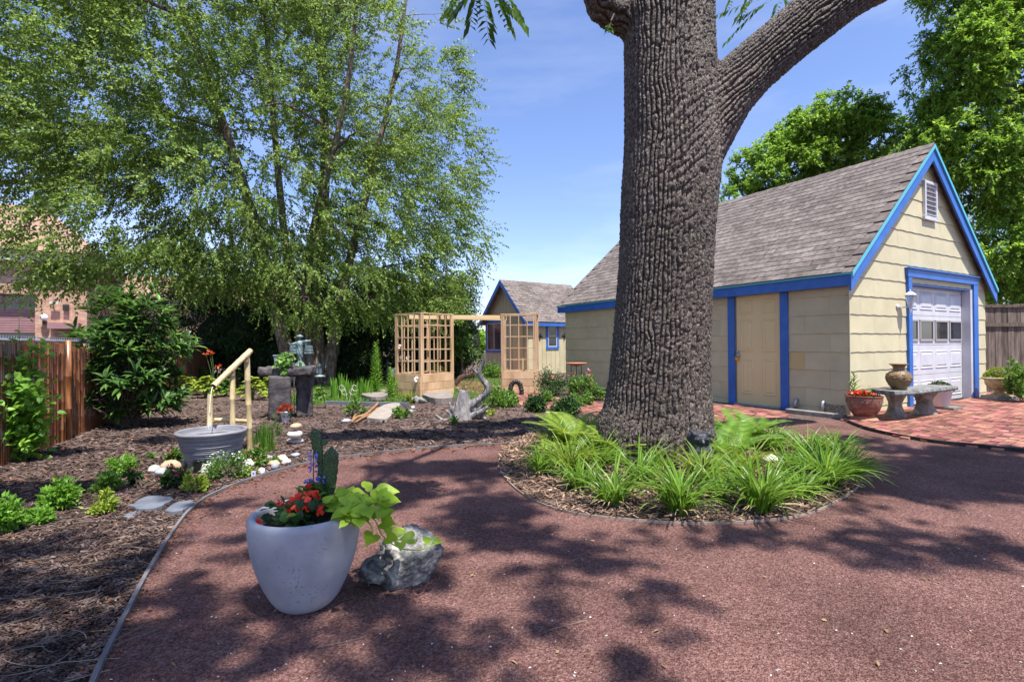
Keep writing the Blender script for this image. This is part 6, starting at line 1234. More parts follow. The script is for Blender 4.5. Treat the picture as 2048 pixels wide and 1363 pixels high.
# sprays that hang into the top of the picture
def spray(px, py, Y, dpx, dpy, L_, nl=8, ll=.10, lw=.034):
    a = at(px, py, Y); b = at(px+dpx, py+dpy, Y-.05); frond(B, TB_, a[None], (b-a)[None], np.array([L_]), nl, ll, lw, droop=.10)
for q in ((945, -22, 3.2, -45, 48, .22), (955, -20, 3.2, -15, 62, .24), (965, -20, 3.2, 10, 70, .32), (985, -25, 3.2, 25, 50, .30), (975, -30, 3.1, 45, 40, .34), (1000, -25, 3.2, 20, 25, .25), (930, -28, 3.3, -25, 30, .2)): spray(*q)
for q in ((1535, 0, 5.9, -90, 78, .66), (1545, 0, 5.9, -55, 25, .5), (1520, 0, 6.0, -90, 22, .6), (1560, -5, 5.9, -20, 60, .35), (1500, -20, 6.0, -20, 60, .35), (1560, -20, 6.0, 20, 30, .3), (1520, -20, 5.9, -50, 50, .4), (1475, -30, 6.0, -20, 40, .35)): spray(*q)
for q in ((1222, 45, 4.7, -8, 18, .10, 3, .06), (1216, 48, 4.7, 6, 14, .09, 3, .06)): spray(*q)
B.build('crown', LF_WALNUT, wal); tag(TB_.build('leaf_stalks', M_STEM, wal), kind='stuff')
# twigs that carry the hanging sprays
tb2 = MB()
for q in ([(1000, -120, 3.1), (970, -60, 3.2), (950, -20, 3.2)], [(1000, -120, 3.1), (990, -60, 3.2), (985, -22, 3.2)], [(1620, -60, 6.1), (1570, -30, 6.0), (1520, -15, 5.9)], [(1228, 28, 4.95), (1222, 42, 4.72)]): tb2.tube([at(*k) for k in q], .006, 5)
tag(tb2.build('twigs', M_TWIG, wal), kind='stuff')
# ------------------------------------------------------------------ tree maker for the background
def treemk(name, label, base, stems, blobs_, nlimb, nsub, leafm, barkm, ntw, tlen, nleaf, Ll, Lw, r0=.06, droop=.3, limb_rise=.6, outc=None, cat='tree', group=None, spread=.75, shell=.2, tw=.005, upn=.75, extra=None, order=True):
    t = T(name, label, cat, base, 0, group); SB_ = MB(); g = Grow()
    for sp_, sr in stems: g.path(np.asarray(sp_, float), np.asarray(sr, float), 10, wob=.06)
    trunk = g.B; g.B = MB(); trunk.build('trunk', barkm, t, smooth=True)
    T1 = blobs(blobs_, nlimb, .35); T1 = T1[np.argsort(np.linalg.norm(T1-g.P.mean(0), axis=1))] if order else T1
    for q in T1: g.reach(q, r0, 6, 8, rise=limb_rise, wz=1.4, bend=.10)
    T2 = blobs(blobs_, nsub, shell)
    if extra is not None: T2 = np.concatenate([T2, extra])
    for q in T2: g.reach(q, r0*.25, 4, 4, rise=.2, wz=.6, bend=.06, tip=.3)
    g.B.build('branches', barkm if tw > .0 else barkm, t)
    c = np.mean([b[:3] for b in blobs_], 0) if outc is None else outc; od = unit(T2-c+[0, 0, -.3]); B = MB(); TB_ = MB()
    twigs(B, TB_, T2, od, ntw, tlen, nleaf, Ll, Lw, droop, spread, 'dia', upn, tw); B.build('crown', leafm, t); TB_.build('twigs', M_BTWIG, t)
    return t
# river birch clump
BY = 15.0
def bp_(px, py, Y=BY): return at(px, py, Y)
def stem(q, r): p = smoothline([bp_(x, y, Y) for x, y, Y in q], 6); return p, np.interp(np.linspace(0, 1, len(p)), np.linspace(0, 1, len(r)), r)
birch_st = [stem([(590, 765, 15), (567, 680, 15), (548, 590, 15), (525, 500, 14.8), (490, 380, 14.3), (430, 200, 13.6), (360, 0, 13), (290, -220, 12.5)], [.24, .20, .18, .16, .13, .10, .07, .04]),
            stem([(612, 765, 15), (603, 690, 15), (592, 600, 15.1), (575, 520, 15.2), (560, 380, 15.4), (540, 150, 15.6), (520, -120, 15.8)], [.20, .16, .14, .12, .10, .08, .05]),
            stem([(640, 770, 15.2), (632, 690, 15.2), (625, 600, 15.3), (640, 480, 15.6), (650, 300, 16), (640, 60, 16.4), (640, -200, 16.8)], [.36, .27, .22, .18, .14, .10, .05]),
            stem([(655, 770, 15.1), (664, 700, 15.1), (683, 600, 15.), (705, 500, 14.9), (740, 360, 14.8), (790, 150, 14.8), (820, -60, 14.8)], [.22, .17, .14, .12, .09, .06, .03]),
            stem([(625, 770, 14.9), (618, 650, 14.9), (612, 540, 14.7), (640, 400, 14.2), (690, 200, 13.8), (720, -50, 13.6)], [.16, .13, .11, .09, .07, .04])]
def bl(px, py, Y, rx, ry, rz): c = at(px, py, Y); return (*c, rx, ry, rz)
bb_ = [bl(560, 330, 15, 3.4, 3.2, 3.2), bl(760, 420, 15, 2.6, 2.6, 2.3), bl(830, 520, 14.8, 1.9, 2, 1.1), bl(690, 170, 15, 2.5, 3, 2.8), bl(450, 100, 14, 3.6, 3.4, 3.2), bl(250, 180, 13, 3.2, 3.0, 2.6), bl(90, 120, 12.2, 2.8, 3.0, 2.6), bl(330, 400, 13, 2.8, 2.6, 1.6), bl(560, -150, 15, 3.3, 4, 3.2), bl(300, -150, 13.5, 4, 4, 3),
       bl(860, 330, 15, 1.5, 2, 2.2), bl(650, 560, 14, 2.6, 1.8, .7), bl(120, 310, 12, 2.4, 2.4, 1.0), bl(360, 500, 12.5, 1.6, 1.5, .7), bl(60, 250, 11.5, 2.2, 2.2, 1.6), bl(500, 520, 14, 2.2, 1.8, .8), bl(20, -60, 12, 3, 3, 2.5), bl(870, 560, 15, .8, 1, .5), bl(460, 480, 15.5, 2.5, 2, 1.2)]
ex = np.array([at(px, py, Y) for px, py, Y in ([(100+9*i, 520+3*i-2*i, 11+.05*i) for i in range(14)]+[(60+12*i, 560-6*i+RNG.uniform(-6, 6), 11.2) for i in range(12)]+[(20+8*i, 440+RNG.uniform(-30, 60), 10.5) for i in range(16)]+[(160+14*i, 560-7*i, 11.5) for i in range(14)]+[(870+.9*yy_**.75+RNG.uniform(-35, 10), yy_, 15) for yy_ in RNG.uniform(20, 520, 34)]+[(RNG.uniform(560, 900), RNG.uniform(590, 625), 13.8) for i in range(60)])])
treemk('birch_tree', 'broad multi-stemmed birch filling the upper left with fine drooping foliage', G(625, 765), birch_st, bb_, 150, 3500, LF_BIRCH, M_BBARK, 6, .78, 18, .088, .050, .055, .13, .25, spread=.42, extra=ex, tw=.005, upn=.35, shell=.4)
# trees behind the garage
A = [bl(1640, 290, 24, 2.7, 2.5, 2.2), bl(1560, 340, 24, 2.2, 2.2, 1.7), bl(1740, 290, 24, 1.9, 2, 2.0), bl(1500, 400, 24, 1.3, 1.6, 1.1), bl(1690, 245, 24, 1.5, 2, 1.1), bl(1610, 265, 24, 1.2, 2, .9), bl(1620, 420, 24, 3, 2, 1.2), bl(1450, 420, 24, .7, .8, .5)]
treemk('garden_tree', 'rounded bright green tree rising behind the middle of the garage roof', at(1640, 700, 24)*[1, 1, 0], [stem([(1640, 705, 24), (1642, 560, 24), (1648, 430, 24), (1660, 300, 24)], [.35, .28, .2, .08])], A, 50, 560, LF_FARA, M_BARKF, 9, .5, 16, .15, .095, .07, .15, .4, tw=.012, spread=.9)
Bb = [bl(1930, 120, 20, 1.7, 2, 2.3), bl(2040, 60, 20, 2.4, 2, 2.6), bl(1900, 300, 20, 1.9, 2, 1.5), bl(2010, 330, 19.5, 2.4, 2, 1.9), bl(1850, 290, 20, 1.0, 1.2, .9), bl(1930, -120, 20, 2.4, 2, 2.4), bl(2100, 250, 20, 2.4, 2.4, 3.2), bl(1990, 500, 19.5, 1.9, 1.8, 1.5), bl(1890, 200, 20, .9, 1.2, .9), bl(2060, 560, 19, 1.6, 1.6, .9), bl(2150, -100, 20, 3, 2, 3)]
treemk('shade_tree', 'tall feathery green tree at the right edge behind the board fence', at(2042, 700, 19.8)*[1, 1, 0], [stem([(2042, 705, 19.8), (2040, 500, 19.8), (2035, 300, 19.8), (2000, 100, 19.8), (1980, -200, 20)], [.36, .3, .24, .16, .06]), stem([(2040, 520, 19.8), (2080, 400, 20), (2130, 200, 20.2)], [.2, .16, .08])], Bb, 70, 1150, LF_FARA, M_BARKF, 10, .6, 16, .16, .08, .08, .35, .3, tw=.012, spread=.8)
A2 = [bl(2000, 480, 27, 4.5, 2, 3), bl(1930, 560, 27, 3, 2, 2), bl(2150, 520, 27, 4, 2, 3.5)]
treemk('back_tree', 'darker tree filling the gap under the tall tree above the fence', at(1980, 700, 27)*[1, 1, 0], [stem([(1975, 705, 27), (1978, 500, 27)], [.3, .15])], A2, 20, 300, LF_FARA, M_BARKF, 9, .6, 14, .17, .10, .07, .2, .4, tw=.012)
# evergreen hedge at the back, lilac behind the trellis
def hedge(name, label, x0, x1, Y, zs, dep, n, leafm, ll, lw, cat='hedge', base_y=None):
    a = at(x0, 700, Y); b = at(x1, 700, Y); c = (a+b)/2*[1, 1, 0]; t = T(name, label, cat, c); B = MB(); k = 8; w_ = (b[0]-a[0])
    P = []; 
    for i in range(int(w_/.55)+1):
        for j in range(int(zs/.5)+1):
            P.append(c+np.array([-w_/2+.55*i+RNG.normal(0, .12), -dep/2+RNG.normal(0, .16), .25+.5*j+RNG.normal(0, .12)]))
    for i in range(int(w_/.5)): P.append(c+np.array([-w_/2+.5*i, RNG.uniform(-dep/2, dep/2), zs+RNG.normal(.1, .22)]))
    P = np.array(P); m_ = int(n/len(P)); pp = np.repeat(P, m_, 0); d = rdir(len(pp)); d[:, 1] = -np.abs(d[:, 1]); pos = pp+d*RNG.uniform(.2, .5, len(pp))[:, None]*[1.1, .9, .8]
    B.leaves(pos, unit(d*.5+rdir(len(pp))*.5+[0, -.1, -.35]), unit(rdir(len(pp))*.5+[0, -.3, 1]), ll*RNG.uniform(.6, 1.2, len(pp)), lw, 'dia'); B.build('foliage', leafm, t)
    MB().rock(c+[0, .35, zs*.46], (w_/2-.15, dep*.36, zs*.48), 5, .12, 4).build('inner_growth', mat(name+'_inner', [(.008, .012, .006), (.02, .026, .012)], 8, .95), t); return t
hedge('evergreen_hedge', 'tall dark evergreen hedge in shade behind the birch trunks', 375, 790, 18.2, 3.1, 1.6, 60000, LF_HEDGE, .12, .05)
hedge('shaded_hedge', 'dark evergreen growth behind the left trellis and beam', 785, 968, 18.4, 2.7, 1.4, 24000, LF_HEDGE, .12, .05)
L_ = [bl(880, 600, 17, .75, .8, .6), bl(915, 625, 17, .45, .6, .5), bl(905, 670, 17, .55, .6, .7)]
treemk('lilac_bush', 'loose bright green bush rising between the hedge and the shed gable', at(925, 745, 17)*[1, 1, 0], [stem([(925, 757, 17), (922, 700, 17), (915, 640, 17)], [.06, .04, .02])], L_, 14, 130, LF_FRESH, M_TWIG, 7, .3, 10, .10, .06, .02, .2, .3, cat='bush', tw=.006)
# far trees and fill beyond so no horizon shows
for k, (x0, x1, Y, z, lab) in enumerate(((-400, 420, 60, 7, 'distant line of trees beyond the brick building'), (930, 1500, 45, 3.0, 'distant low trees behind the shed and garage'))):
    a = at(x0, 690, Y); b = at(x1, 690, Y); n_ = 16000; P = np.c_[RNG.uniform(a[0], b[0], n_), Y+RNG.normal(0, 1.5, n_), z*RNG.uniform(0, 1, n_)**.7*(.7+.3*np.sin(np.arange(n_)))]; P[:, 2] = np.minimum(P[:, 2], z*(.6+.4*fbm(np.c_[P[:, 0]*.35, P[:, 0]*0, P[:, 0]*0], 3, k)))
    tag(MB().leaves(P, rdir(n_), rdir(n_)+[0, -.3, .8], .45, .3).build('treeline', LF_FARA, kind='stuff'), lab)
# ------------------------------------------------------------------ shrubs
def shrub(name, label, px, py, wpx, hpx, leafm, n, ll, lw, cat='shrub', grp=None, kind='oval', Y=None, airy=.55, flowers=None, core=True, base=None, upd=.5):
    c = G(px, py) if base is None else np.array(base); Yc = c[1]; rx = wpx*Yc/F/2; h = hpx*Yc/F; t = T(name, label, cat, c, 0, grp)
    st = MB(); tips = []
    ns = max(5, int(n/55))
    d = rdir(ns); d[:, 2] = np.abs(d[:, 2])*1.0
    for q in d:
        e = c+np.array([q[0]*rx*.9, q[1]*rx*.8, h*(.25+.72*q[2]*RNG.uniform(.75, 1.05))]); s0 = c+RNG.normal(0, .02, 3)*[1, 1, 0]; mid = (s0+e)/2+np.array([-q[0], -q[1], 0])*rx*.12+[0, 0, h*.08]; st.tube([s0, mid, e], [.007, .005, .002], 4, cap=False); tips.append(e)
    st.build('stems', M_TWIG, t); tips = np.array(tips); pp = tips[RNG.integers(0, ns, n)]; w_ = RNG.uniform(0, 1, n)[:, None]**.6
    pos = c+(pp-c)*(1-airy*(1-w_))+RNG.normal(0, rx*.16, (n, 3)); pos[:, 2] = np.maximum(pos[:, 2], .02+c[2]); od = unit(pos-c-[0, 0, h*.3])
    MB().leaves(pos, unit(od*.6+rdir(n)*.7+[0, 0, .15]), unit(rdir(n)*(1-upd)+np.array([0, -.1, 1.])*upd), ll*RNG.uniform(.6, 1.15, n), lw, kind).build('foliage', leafm, t)
    if flowers:
        fm, nf, sz, up = flowers; q = tips[RNG.integers(0, ns, nf)]+RNG.normal(0, rx*.12, (nf, 3)); q = q+np.array([0, 0, up]); Bf = MB()
        for a in range(5): x = rdir(nf); Bf.leaves(q, x*[1, 1, .4]+[0, 0, .35], np.array([0, -.3, 1.])+rdir(nf)*.3, sz, sz*.8, 'dia')
        tag(Bf.build('flowers', fm, t), kind='stuff')
    return t
# laurel
lc_ = G(250, 852); ls = T('laurel_shrub', 'big glossy broad-leaved laurel shrub overhanging the bamboo fence', 'shrub', lc_); tips = []; st_ = MB(); Yl = lc_[1]
LBL = [bl(245, 760, Yl, .78, .6, .5), bl(270, 690, Yl, .6, .5, .45), bl(215, 690, Yl-.1, .5, .45, .4), bl(290, 630, Yl, .42, .4, .3), bl(225, 620, Yl, .38, .35, .32), bl(340, 690, Yl, .3, .3, .22), bl(180, 760, Yl-.2, .42, .4, .4), bl(320, 770, Yl, .4, .4, .35)]
for q in blobs(LBL, 330, .35):
    m = lc_+(q-lc_)*.5+[0, 0, .12]+RNG.normal(0, .05, 3); st_.tube([lc_+RNG.normal(0, .05, 3)*[1, 1, 0], m, q], [.010, .007, .004], 5, cap=False); tips.append(q)
for q in [at(x, y, Yl) for x, y in ((190, 580), (205, 600), (260, 575), (300, 590), (330, 615), (355, 660), (375, 690), (370, 705), (150, 655), (140, 670), (390, 690), (165, 700), (235, 600), (310, 570))]:
    m = lc_+(q-lc_)*.6+[0, 0, .2]; st_.tube([lc_, m, q], [.012, .008, .004], 5, cap=False); tips.append(q)
tips = np.array(tips); st_.build('stems', M_TWIG, ls); k = 13; pp = np.repeat(tips, k, 0); ax = np.repeat(unit((tips-lc_)*[1, 1, .6]+[0, 0, .25]), k, 0); sd = rdir(len(pp)); sd = unit(sd-ax*np.sum(sd*ax, 1)[:, None]); u = RNG.uniform(.15, 1.0, len(pp))[:, None]
pos = pp-ax*.16*(1-u); MB().leaves(pos, unit(sd*.9+ax*(.2+.7*u)+[0, 0, -.18]), unit(ax*.9+[0, 0, .7]), RNG.uniform(.14, .23, len(pp)), RNG.uniform(.036, .055, len(pp)), 'oval').build('foliage', LF_LAUREL, ls, smooth=True)
# left edge plant
lp_ = G(22, 925)+[.05, .1, 0]; le = T('climbing_shrub', 'upright light green leafy shrub at the far left in front of the bamboo fence', 'shrub', lp_); st_ = MB(); B = MB()
for tx, ty in ((38, 635), (10, 690), (70, 700), (50, 760), (5, 780), (75, 790), (30, 830), (-20, 720), (60, 850), (15, 870), (-30, 820)):
    e = at(tx, ty, lp_[1]+RNG.uniform(-.25, .1)); m = (lp_+e)/2+RNG.normal(0, .04, 3); pth = smoothline([lp_, m, e], 7); st_.tube(pth, np.linspace(.008, .002, len(pth)), 5); u = np.linspace(.25, 1, 22 if ty < 700 else 18); P = np.array([pth[int(q*(len(pth)-1))] for q in u])+RNG.normal(0, .008, (len(u), 3)); a = np.arange(len(u))*2.5+RNG.uniform(0, 6); sz = (.10 if ty > 680 else .085)*(1.15-.6*u*(u > .8)); B.leaves(P, np.c_[np.cos(a), np.sin(a)*.8, .35+0*a], np.array([0, -.5, 1.])+rdir(len(u))*.3, sz, sz*.62, 'oval')
    kk = 130; q = pth[RNG.integers(4, len(pth), kk)]+RNG.normal(0, .07, (kk, 3)); B.leaves(q, rdir(kk)+[0, 0, .2], np.array([0, -.5, 1.])+rdir(kk)*.4, .085, .052, 'oval') if ty > 690 else None
st_.build('stems', M_STEM, le); B.build('foliage', LF_BRIGHT, le)
sg = 'shrubs planted beside the brick walk'
shrub('rose_bush', 'airy dark-leaved rose bush beside the right trellis planter', 1100, 790, 72, 55, LF_DARK, 1500, .045, .03, airy=.7)
shrub('coneflower_clump', 'tall green clump with drooping pinkish flowers beside the bird bath', 1163, 800, 60, 58, LF_FRESH, 1300, .07, .03, 'plant', flowers=(LF_PINK, 12, .045, .10))
shrub('round_shrub', 'rounded green shrub against the garage wall right of the coneflowers', 1190, 800, 40, 32, LF_FRESH, 800, .05, .03)
shrub('low_shrub', 'low wide green shrub just right of the driftwood stump', 995, 812, 75, 34, LF_FRESH, 1900, .05, .03, grp=sg); shrub('low_shrub', 'small round shrub left of the arch ornament, touching the brick walk', 1022, 812, 32, 30, LF_FRESH, 800, .05, .03, grp=sg)
shrub('low_shrub', 'compact dark green shrub between the two brick gaps', 1072, 823, 42, 34, LF_DARK, 1200, .045, .028, grp=sg); shrub('low_shrub', 'widest dark green shrub nearest the big trunk', 1130, 830, 58, 36, LF_DARK, 1700, .045, .028, grp=sg)
shrub('low_shrub', 'bright green shrub behind the compact dark one', 1092, 805, 36, 24, LF_FRESH, 700, .045, .028, grp=sg); shrub('low_shrub', 'leafy green shrub behind the widest dark one', 1160, 812, 50, 26, LF_FRESH, 900, .05, .03, grp=sg)
shrub('shed_shrub', 'clipped green bush below the shed gable window', 982, 752, 60, 26, LF_FRESH, 1700, .07, .045, base=G(982, 755)); shrub('variegated_shrub', 'pale green shrub seen through the left trellis', 868, 765, 44, 36, LF_YEL, 900, .09, .05)
shrub('boxwood', 'small rounded dark shrub before the timber wall', 673+2, 762, 26, 34, LF_DARK, 500, .06, .03, base=G(676, 764)); shrub('corner_shrub', 'young leafy shrub at the right picture edge beside the urn', 2042, 800, 60, 95, LF_FRESH, 700, .09, .05, base=at(2046, 795, 9.4)*[1, 1, 0], airy=.6)
hg = 'hostas along the back of the mulch bed'
def hosta(px, py, wpx, hpx, m, lab, n=90, ll=.17): 
    c = G(px, py); r = wpx*c[1]/F/2; h = hpx*c[1]/F; t = T('hosta', lab, 'plant', c, 0, hg); a = RNG.uniform(0, 6.28, n); u = RNG.uniform(.15, 1, n); e = c+np.c_[np.cos(a)*r*u, np.sin(a)*r*u*.8, h*(1-.75*u**2)*RNG.uniform(.8, 1.1, n)]
    MB().leaves(e-np.c_[np.cos(a), np.sin(a), 0*a]*ll*.5, np.c_[np.cos(a), np.sin(a), .25-.6*u], np.array([0, -.2, 1.])+rdir(n)*.25, ll*RNG.uniform(.7, 1.15, n), ll*.55, 'oval').build('leaves', m, t); S2 = MB()
    for q in e[:24]: S2.tube([c+RNG.normal(0, .02, 3)*[1, 1, 0], (c+q)/2+[0, 0, h*.2], q], .005, 4, cap=False)
    S2.build('stalks', M_STEM, t)
hosta(375, 790, 60, 38, LF_YEL, 'yellow-edged hosta beside the laurel shrub'); hosta(412, 795, 60, 40, LF_YEL, 'yellow-green hosta behind the spout mouth'); hosta(450, 792, 50, 32, LF_FRESH, 'green hosta behind the bamboo posts'); hosta(505, 800, 64, 42, LF_YEL, 'lime hosta left of the stone table'); hosta(540, 795, 40, 40, LF_YEL, 'lime hosta partly behind the stone pillar'); hosta(470, 780, 70, 40, LF_DARK, 'darker hosta in the shade behind the spout', 80); hosta(640, 800, 40, 22, LF_FRESH, 'small hosta at the lawn edge right of the stone table', 50, .12)
hosta(395, 770, 70, 36, LF_FRESH, 'green hosta at the end of the bamboo fence', 80); hosta(610, 808, 40, 26, LF_FRESH, 'bright hosta between pillar and lawn', 50, .12)
# daylily flower stalk
c = G(425, 790); ol = T('orange_lily', 'tall orange daylily blooms on bare stalks near the end of the bamboo fence', 'plant', c); B = MB(); S2 = MB()
for px, py in ((419, 703), (424, 706), (437, 732), (412, 708)):
    e = at(px, py, c[1]); S2.tube([c, (c+e)/2+[.04, 0, .05], e], .006, 4)
    for j in range(12): x = rdir(1)[0]; B.leaves(e[None], (x*[1, 1, .5]+[0, 0, .1])[None], rdir(1), .08, .035, 'oval')
S2.build('stalk', M_STEM, ol); B.build('flowers', LF_ORANGE, ol)
# iris fans, lilies
def fan(name, lab, px, py, hpx, n, wd, m, a1=.35, grp=None, cat='plant', r=.05, segs=5, dr=.5):
    c = G(px, py); h = hpx*c[1]/F; t = T(name, lab, cat, c, 0, grp); MB().blades(np.tile(c, (n, 1))+RNG.normal(0, r, (n, 3))*[1, .6, 0], RNG.uniform(0, 6.28, n), h*RNG.uniform(.7, 1.08, n), wd, RNG.uniform(0, .15, n), RNG.uniform(.05, a1, n), segs).build('blades', m, t); return t
ig = 'broad-leaved iris clumps behind the grey board'
for px, py, h, lab in ((668, 798, 48, 'leftmost iris clump behind the grey board'), (688, 797, 52, 'tallest pointed iris clump'), (706, 800, 40, 'iris clump behind the scroll ornament'), (727, 798, 46, 'iris clump above the propped ledge stone'), (748, 795, 46, 'rightmost iris clump beside the lilies')): fan('iris', lab, px, py, h, 16, .085, LF_BRIGHT, .30, ig)
def lily(px, py, hpx, lab, n=130, ll=.16, lean=0.):
    c = G(px, py); h = hpx*c[1]/F; t = T('lily', lab, 'plant', c, 0, 'tall leafy lilies left of the trellis'); B = MB(); S2 = MB()
    for s in range(3):
        b = c+[RNG.normal(0, .07), RNG.normal(0, .05), 0]; e = b+[lean+RNG.normal(0, .05), 0, h*(1-.12*s)]; S2.tube([b, e], [.009, .004], 5); u = np.linspace(.05, 1, n//2); a = np.arange(len(u))*2.4; P = b+(e-b)*u[:, None]; B.leaves(P, np.c_[np.cos(a), np.sin(a), .2+.9*u], np.array([0, 0, 1.])+0*P, ll*(1.15-.55*u), .022, 'oval')
    S2.build('stem', M_STEM, t); B.build('leaves', LF_BRIGHT, t)
lily(750, 795, 108, 'tallest leafy lily rising beside the left trellis', 170); lily(775, 797, 60, 'shorter leafy lily next to the trellis corner', 110, .15); lily(788, 795, 38, 'smallest lily at the foot of the trellis', 60, .12)
def spider(px, py, n, L_, m, lab): c = G(px, py); t = T('grass_clump', lab, 'plant', c, 0, 'yellow-green grass clumps by the left trellis'); MB().blades(np.tile(c, (n, 1))+RNG.normal(0, .03, (n, 3))*[1, 1, 0], RNG.uniform(0, 6.28, n), L_*RNG.uniform(.7, 1.1, n), .02, .15, RNG.uniform(.8, 1.7, n)).build('blades', m, t)
spider(818, 808, 50, .30, LF_YEL, 'small yellow striped grass clump at the trellis corner'); spider(880, 790, 90, .45, LF_YEL, 'wide arching yellow-green grass before the trellis right face')
shrub('succulent', 'low rosette of bright green succulent beside the concrete slab', 803, 835, 34, 17, LF_FRESH, 260, .07, .04, 'plant'); shrub('young_plant', 'small leafy green plant between slab and iris', 711, 832, 34, 40, LF_FRESH, 150, .11, .03, 'plant', airy=.8); shrub('stump_plant', 'small green seedling at the foot of the stump', 905, 848, 22, 14, LF_FRESH, 90, .06, .025, 'plant'); shrub('lime_plant', 'little yellow-green plant right of the stump roots', 975, 830, 26, 10, LF_YEL, 70, .07, .035, 'plant')
# bed in front, around the tub
fg = 'flowers planted around the tub stones'
shrub('bedding_plant', 'white-flowered fine-leaved clump in front of the grey tub', 452, 957, 82, 52, LF_FRESH, 1100, .035, .012, 'flower', fg, 'dia', flowers=(LF_WHT, 90, .012, .01)); shrub('bedding_plant', 'pink-flowered plant left of the white stones', 280, 972, 46, 42, LF_DARK, 420, .04, .022, 'flower', fg, flowers=(LF_PINK, 34, .017, .01))
shrub('bedding_plant', 'pink and coral flowered plant in front of the black pot', 352, 975, 50, 42, LF_DARK, 420, .045, .026, 'flower', fg, flowers=(LF_PINK, 34, .018, .01)); shrub('bedding_plant', 'yellow-green leafy plant right of the coral flowers', 385, 985, 50, 36, LF_YEL, 200, .05, .024, 'flower', fg, airy=.8)
shrub('bedding_plant', 'low green plant with magenta flowers behind the left stones', 345, 925, 40, 22, LF_FRESH, 300, .04, .02, 'flower', fg, flowers=(LF_PINK, 7, .02, .01)); shrub('bedding_plant', 'green plant with peach flowers behind the white shell-like stone', 508, 932, 48, 36, LF_FRESH, 360, .04, .02, 'flower', fg, flowers=(LF_PINK, 12, .018, .01))
shrub('bedding_plant', 'low green plant with a purple flower near the glass ball', 530, 928, 46, 28, LF_FRESH, 300, .04, .02, 'flower', fg, flowers=(LF_PURP, 5, .02, .01)); shrub('bedding_plant', 'yellow-green fine plant left of the round white stone', 495, 952, 36, 18, LF_YEL, 220, .03, .015, 'flower', fg)
sp_g = 'small green plants in the left mulch'
for px, py, w_, h_, m, n, lab in ((245, 950, 48, 44, LF_BRIGHT, 500, 'feathery green plant left of the pink flowers'), (215, 985, 50, 40, LF_FRESH, 380, 'spreading green plant behind the grey tag'), (200, 1025, 54, 44, LF_YEL, 260, 'open light green plant left of the slate slab'), (120, 1018, 58, 66, LF_BRIGHT, 800, 'bushy bright green plant in the left mulch'), (75, 1048, 44, 36, LF_BRIGHT, 420, 'small rounded green plant right of the picture edge clump'), (5, 1068, 56, 80, LF_BRIGHT, 800, 'green clump cut by the left picture edge'), (122, 878, 16, 10, LF_FRESH, 50, 'tiny seedling at the bamboo fence foot'), (132, 872, 26, 14, LF_FRESH, 70, 'little leafy sprout by the bamboo fence'), (305, 915, 20, 10, LF_FRESH, 40, 'small sprout behind the tub on the left')):
    shrub('small_plant', lab, px, py, w_, h_, m, int(n*1.5), .042, .019, 'plant', sp_g, 'dia', airy=.7)
c = G(530, 905); gr_ = T('chive_clump', 'upright fine grassy clump right of the bamboo post', 'plant', c); k = 150; MB().blades(np.tile(c, (k, 1))+RNG.normal(0, .05, (k, 3))*[1, .7, 0], RNG.uniform(0, 6.28, k), RNG.uniform(.16, .36, k), .009, 0, RNG.uniform(.05, .6, k), 4).build('blades', LF_FRESH, gr_)
c = G(525, 890); k = 260; lv = T('lavender_clump', 'grey-green wispy plant left of the grassy clump', 'plant', c); MB().blades(np.tile(c, (k, 1))+RNG.normal(0, .05, (k, 3))*[1, .7, 0], RNG.uniform(0, 6.28, k), RNG.uniform(.12, .25, k), .006, 0, RNG.uniform(.1, .9, k), 3).build('blades', LF_DARK, lv)
shrub('papyrus_sprout', 'feathery light sprout in front of the stone pillar', 552, 872, 26, 44, LF_FRESH, 160, .05, .012, 'plant', kind='dia', airy=.8)
# ------------------------------------------------------------------ plants around the big tree
dg_ = 'daylily clumps in the bed around the big tree'
def daylily(px, py, L_, n, lab, w_=.020, m=None):
    n = int(n*1.5); L_ *= 1.06; c = G(px, py); t = T('daylily', lab, 'daylily', c, 0, dg_); a = RNG.uniform(0, 6.28, n)
    MB().blades(c+np.c_[np.cos(a)*.03, np.sin(a)*.03, 0*a]+RNG.normal(0, .025, (n, 3))*[1, 1, 0], a, L_*RNG.uniform(.6, 1.12, n), w_*RNG.uniform(.8, 1.2, n), RNG.uniform(.05, .55, n), RNG.uniform(1.0, 2.5, n), 7, .35).build('blades', m or (LF_STRAPY if int(px*7+py) % 3 == 0 else LF_STRAP), t)
    k = 24; MB().blades(np.tile(c, (k, 1)), RNG.uniform(0, 6.28, k), L_*.6, .012, .9, 1.9, 4).build('dry_blades', mat('dry_blade', [(.36, .26, .14), (.5, .4, .24)], 5, .8) if 'dry_blade' not in bpy.data.materials else bpy.data.materials['dry_blade'], t)
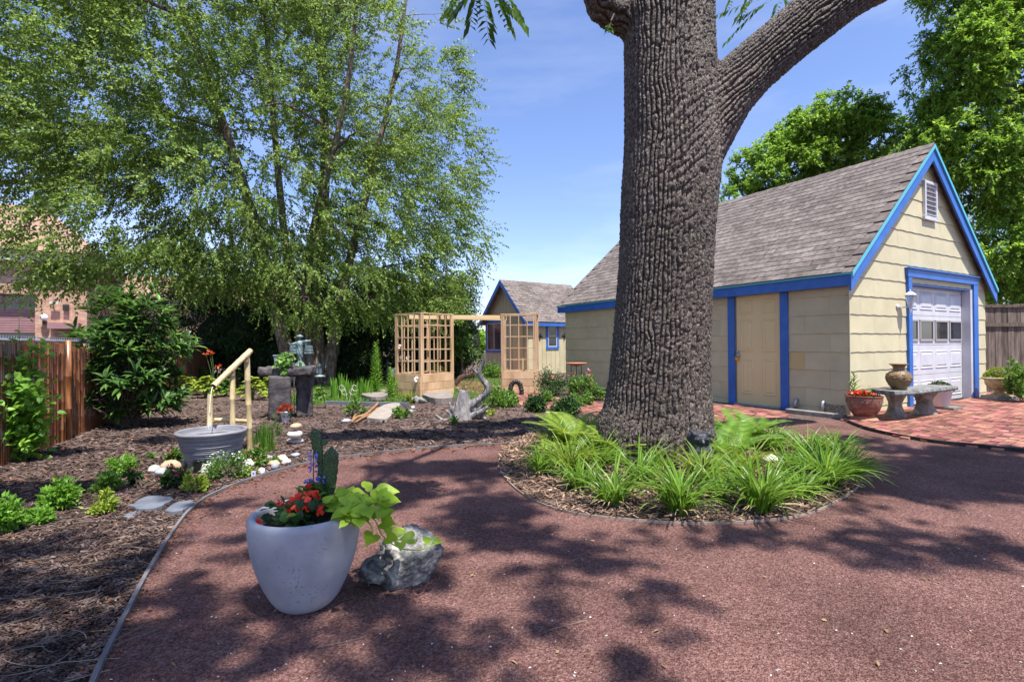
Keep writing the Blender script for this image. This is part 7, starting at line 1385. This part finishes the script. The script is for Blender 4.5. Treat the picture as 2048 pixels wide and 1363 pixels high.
for q in ((1225, 1012, .42, 60, 'front daylily clump left of centre below the ferns'), (1360, 1030, .48, 80, 'largest front daylily clump under the owl'), (1520, 1025, .50, 85, 'front daylily clump right of the white rock'), (1655, 978, .50, 120, 'big arching daylily clump at the right edge of the bed'), (1280, 965, .40, 60, 'daylily clump close to the trunk below the left fern'), (1405, 968, .40, 60, 'daylily clump directly in front of the owl'),
          (1085, 950, .34, 60, 'small daylily clump at the left end of the bed'), (1140, 948, .44, 90, 'dense daylily clump under the yellow fern'), (1200, 940, .42, 70, 'daylily clump between the two left ferns'), (1620, 925, .42, 80, 'daylily clump behind the big right one'), (1545, 905, .42, 70, 'daylily clump behind the right fern'), (1580, 960, .36, 50, 'daylily clump by the white rock'), (1700, 960, .36, 60, 'outermost right daylily clump'), (1440, 890, .40, 50, 'daylily clump peeping behind the trunk on the right'), (1440, 1000, .32, 40, 'smaller daylily clump between the two front ones'), (1180, 868, .36, 50, 'daylily clump behind the trunk on the left'), (1110, 905, .40, 60, 'daylily clump at the left rear edge of the bed'), (1325, 940, .34, 45, 'short daylily clump touching the trunk front'), (1490, 955, .42, 60, 'daylily clump beside the low green fern'), (1600, 1000, .36, 50, 'daylily clump low at the right front of the bed'), (1675, 925, .40, 60, 'rear daylily clump at the right bed edge'), (1160, 980, .34, 50, 'low daylily clump at the left front of the bed'), (1250, 925, .38, 50, 'daylily clump under the fern against the trunk')): daylily(*q)
def fern(px, py, L_, n, lab, m, az=None, spread_=6.28):
    c = G(px, py); t = T('fern', lab, 'fern', c, 0, 'ferns around the big tree'); B = MB(); S2 = MB()
    for i in range(n):
        a = (az or 0)+(i/n-.5)*spread_+RNG.normal(0, .15); L1 = L_*RNG.uniform(.75, 1.1); an = RNG.uniform(.15, .4); p = c+RNG.normal(0, .03, 3)*[1, 1, 0]; P = [p]; k = 26
        for j in range(k): an += 1.35/k*RNG.uniform(.8, 1.2); P.append(P[-1]+np.array([math.cos(a)*math.sin(an), math.sin(a)*math.sin(an), math.cos(an)])*L1/k)
        P = np.array(P); S2.tube(P[::3], .0025, 4, cap=False); sd = np.array([-math.sin(a), math.cos(a), 0]); tg = unit(np.gradient(P, axis=0)); u = np.linspace(0, 1, k+1)
        for jj, off in ((0, 0), (1, .5)):
            Q = P[3:]+(tg[3:]*L1/k*off); w_ = L1*.26*np.sin(np.clip(u[3:]*1.0, .12, 1)*math.pi*.93+.12)**.8; 
            for sg in (-1, 1): B.leaves(Q, sd*sg*.95+tg[3:]*.38+[0, 0, -.08], np.cross(tg[3:], sd)*-1*1.0, np.maximum(w_, .015), L1*.020, 'dia')
    S2.build('stalks', M_STEM, t); B.build('fronds', m, t)
fern(1150, 905, .62, 16, 'large yellow-green fern left of the big trunk', LF_FERN); fern(1240, 925, .56, 13, 'yellow-green fern leaning against the trunk front left', LF_FERN); fern(1110, 925, .34, 8, 'small yellowish fern at the left bed edge', LF_FERN)
fern(1455, 930, .58, 11, 'green fern right of the owl', LF_FERND); fern(1490, 895, .62, 13, 'broad green fern behind the owl on the right', LF_FERND); fern(1450, 955, .30, 7, 'low green fern by the white rock', LF_FERND)
stone(1545, 925, 44, 18, M_WHTR, 'pale quartz rock lying among the daylilies right of the ferns', 51, amp=.4, cat='rock', nm='rock'); stone(1488, 985, 30, 14, M_GREYR, 'long pale rock wedged between the front daylilies', 52, amp=.3, cat='rock', nm='rock')
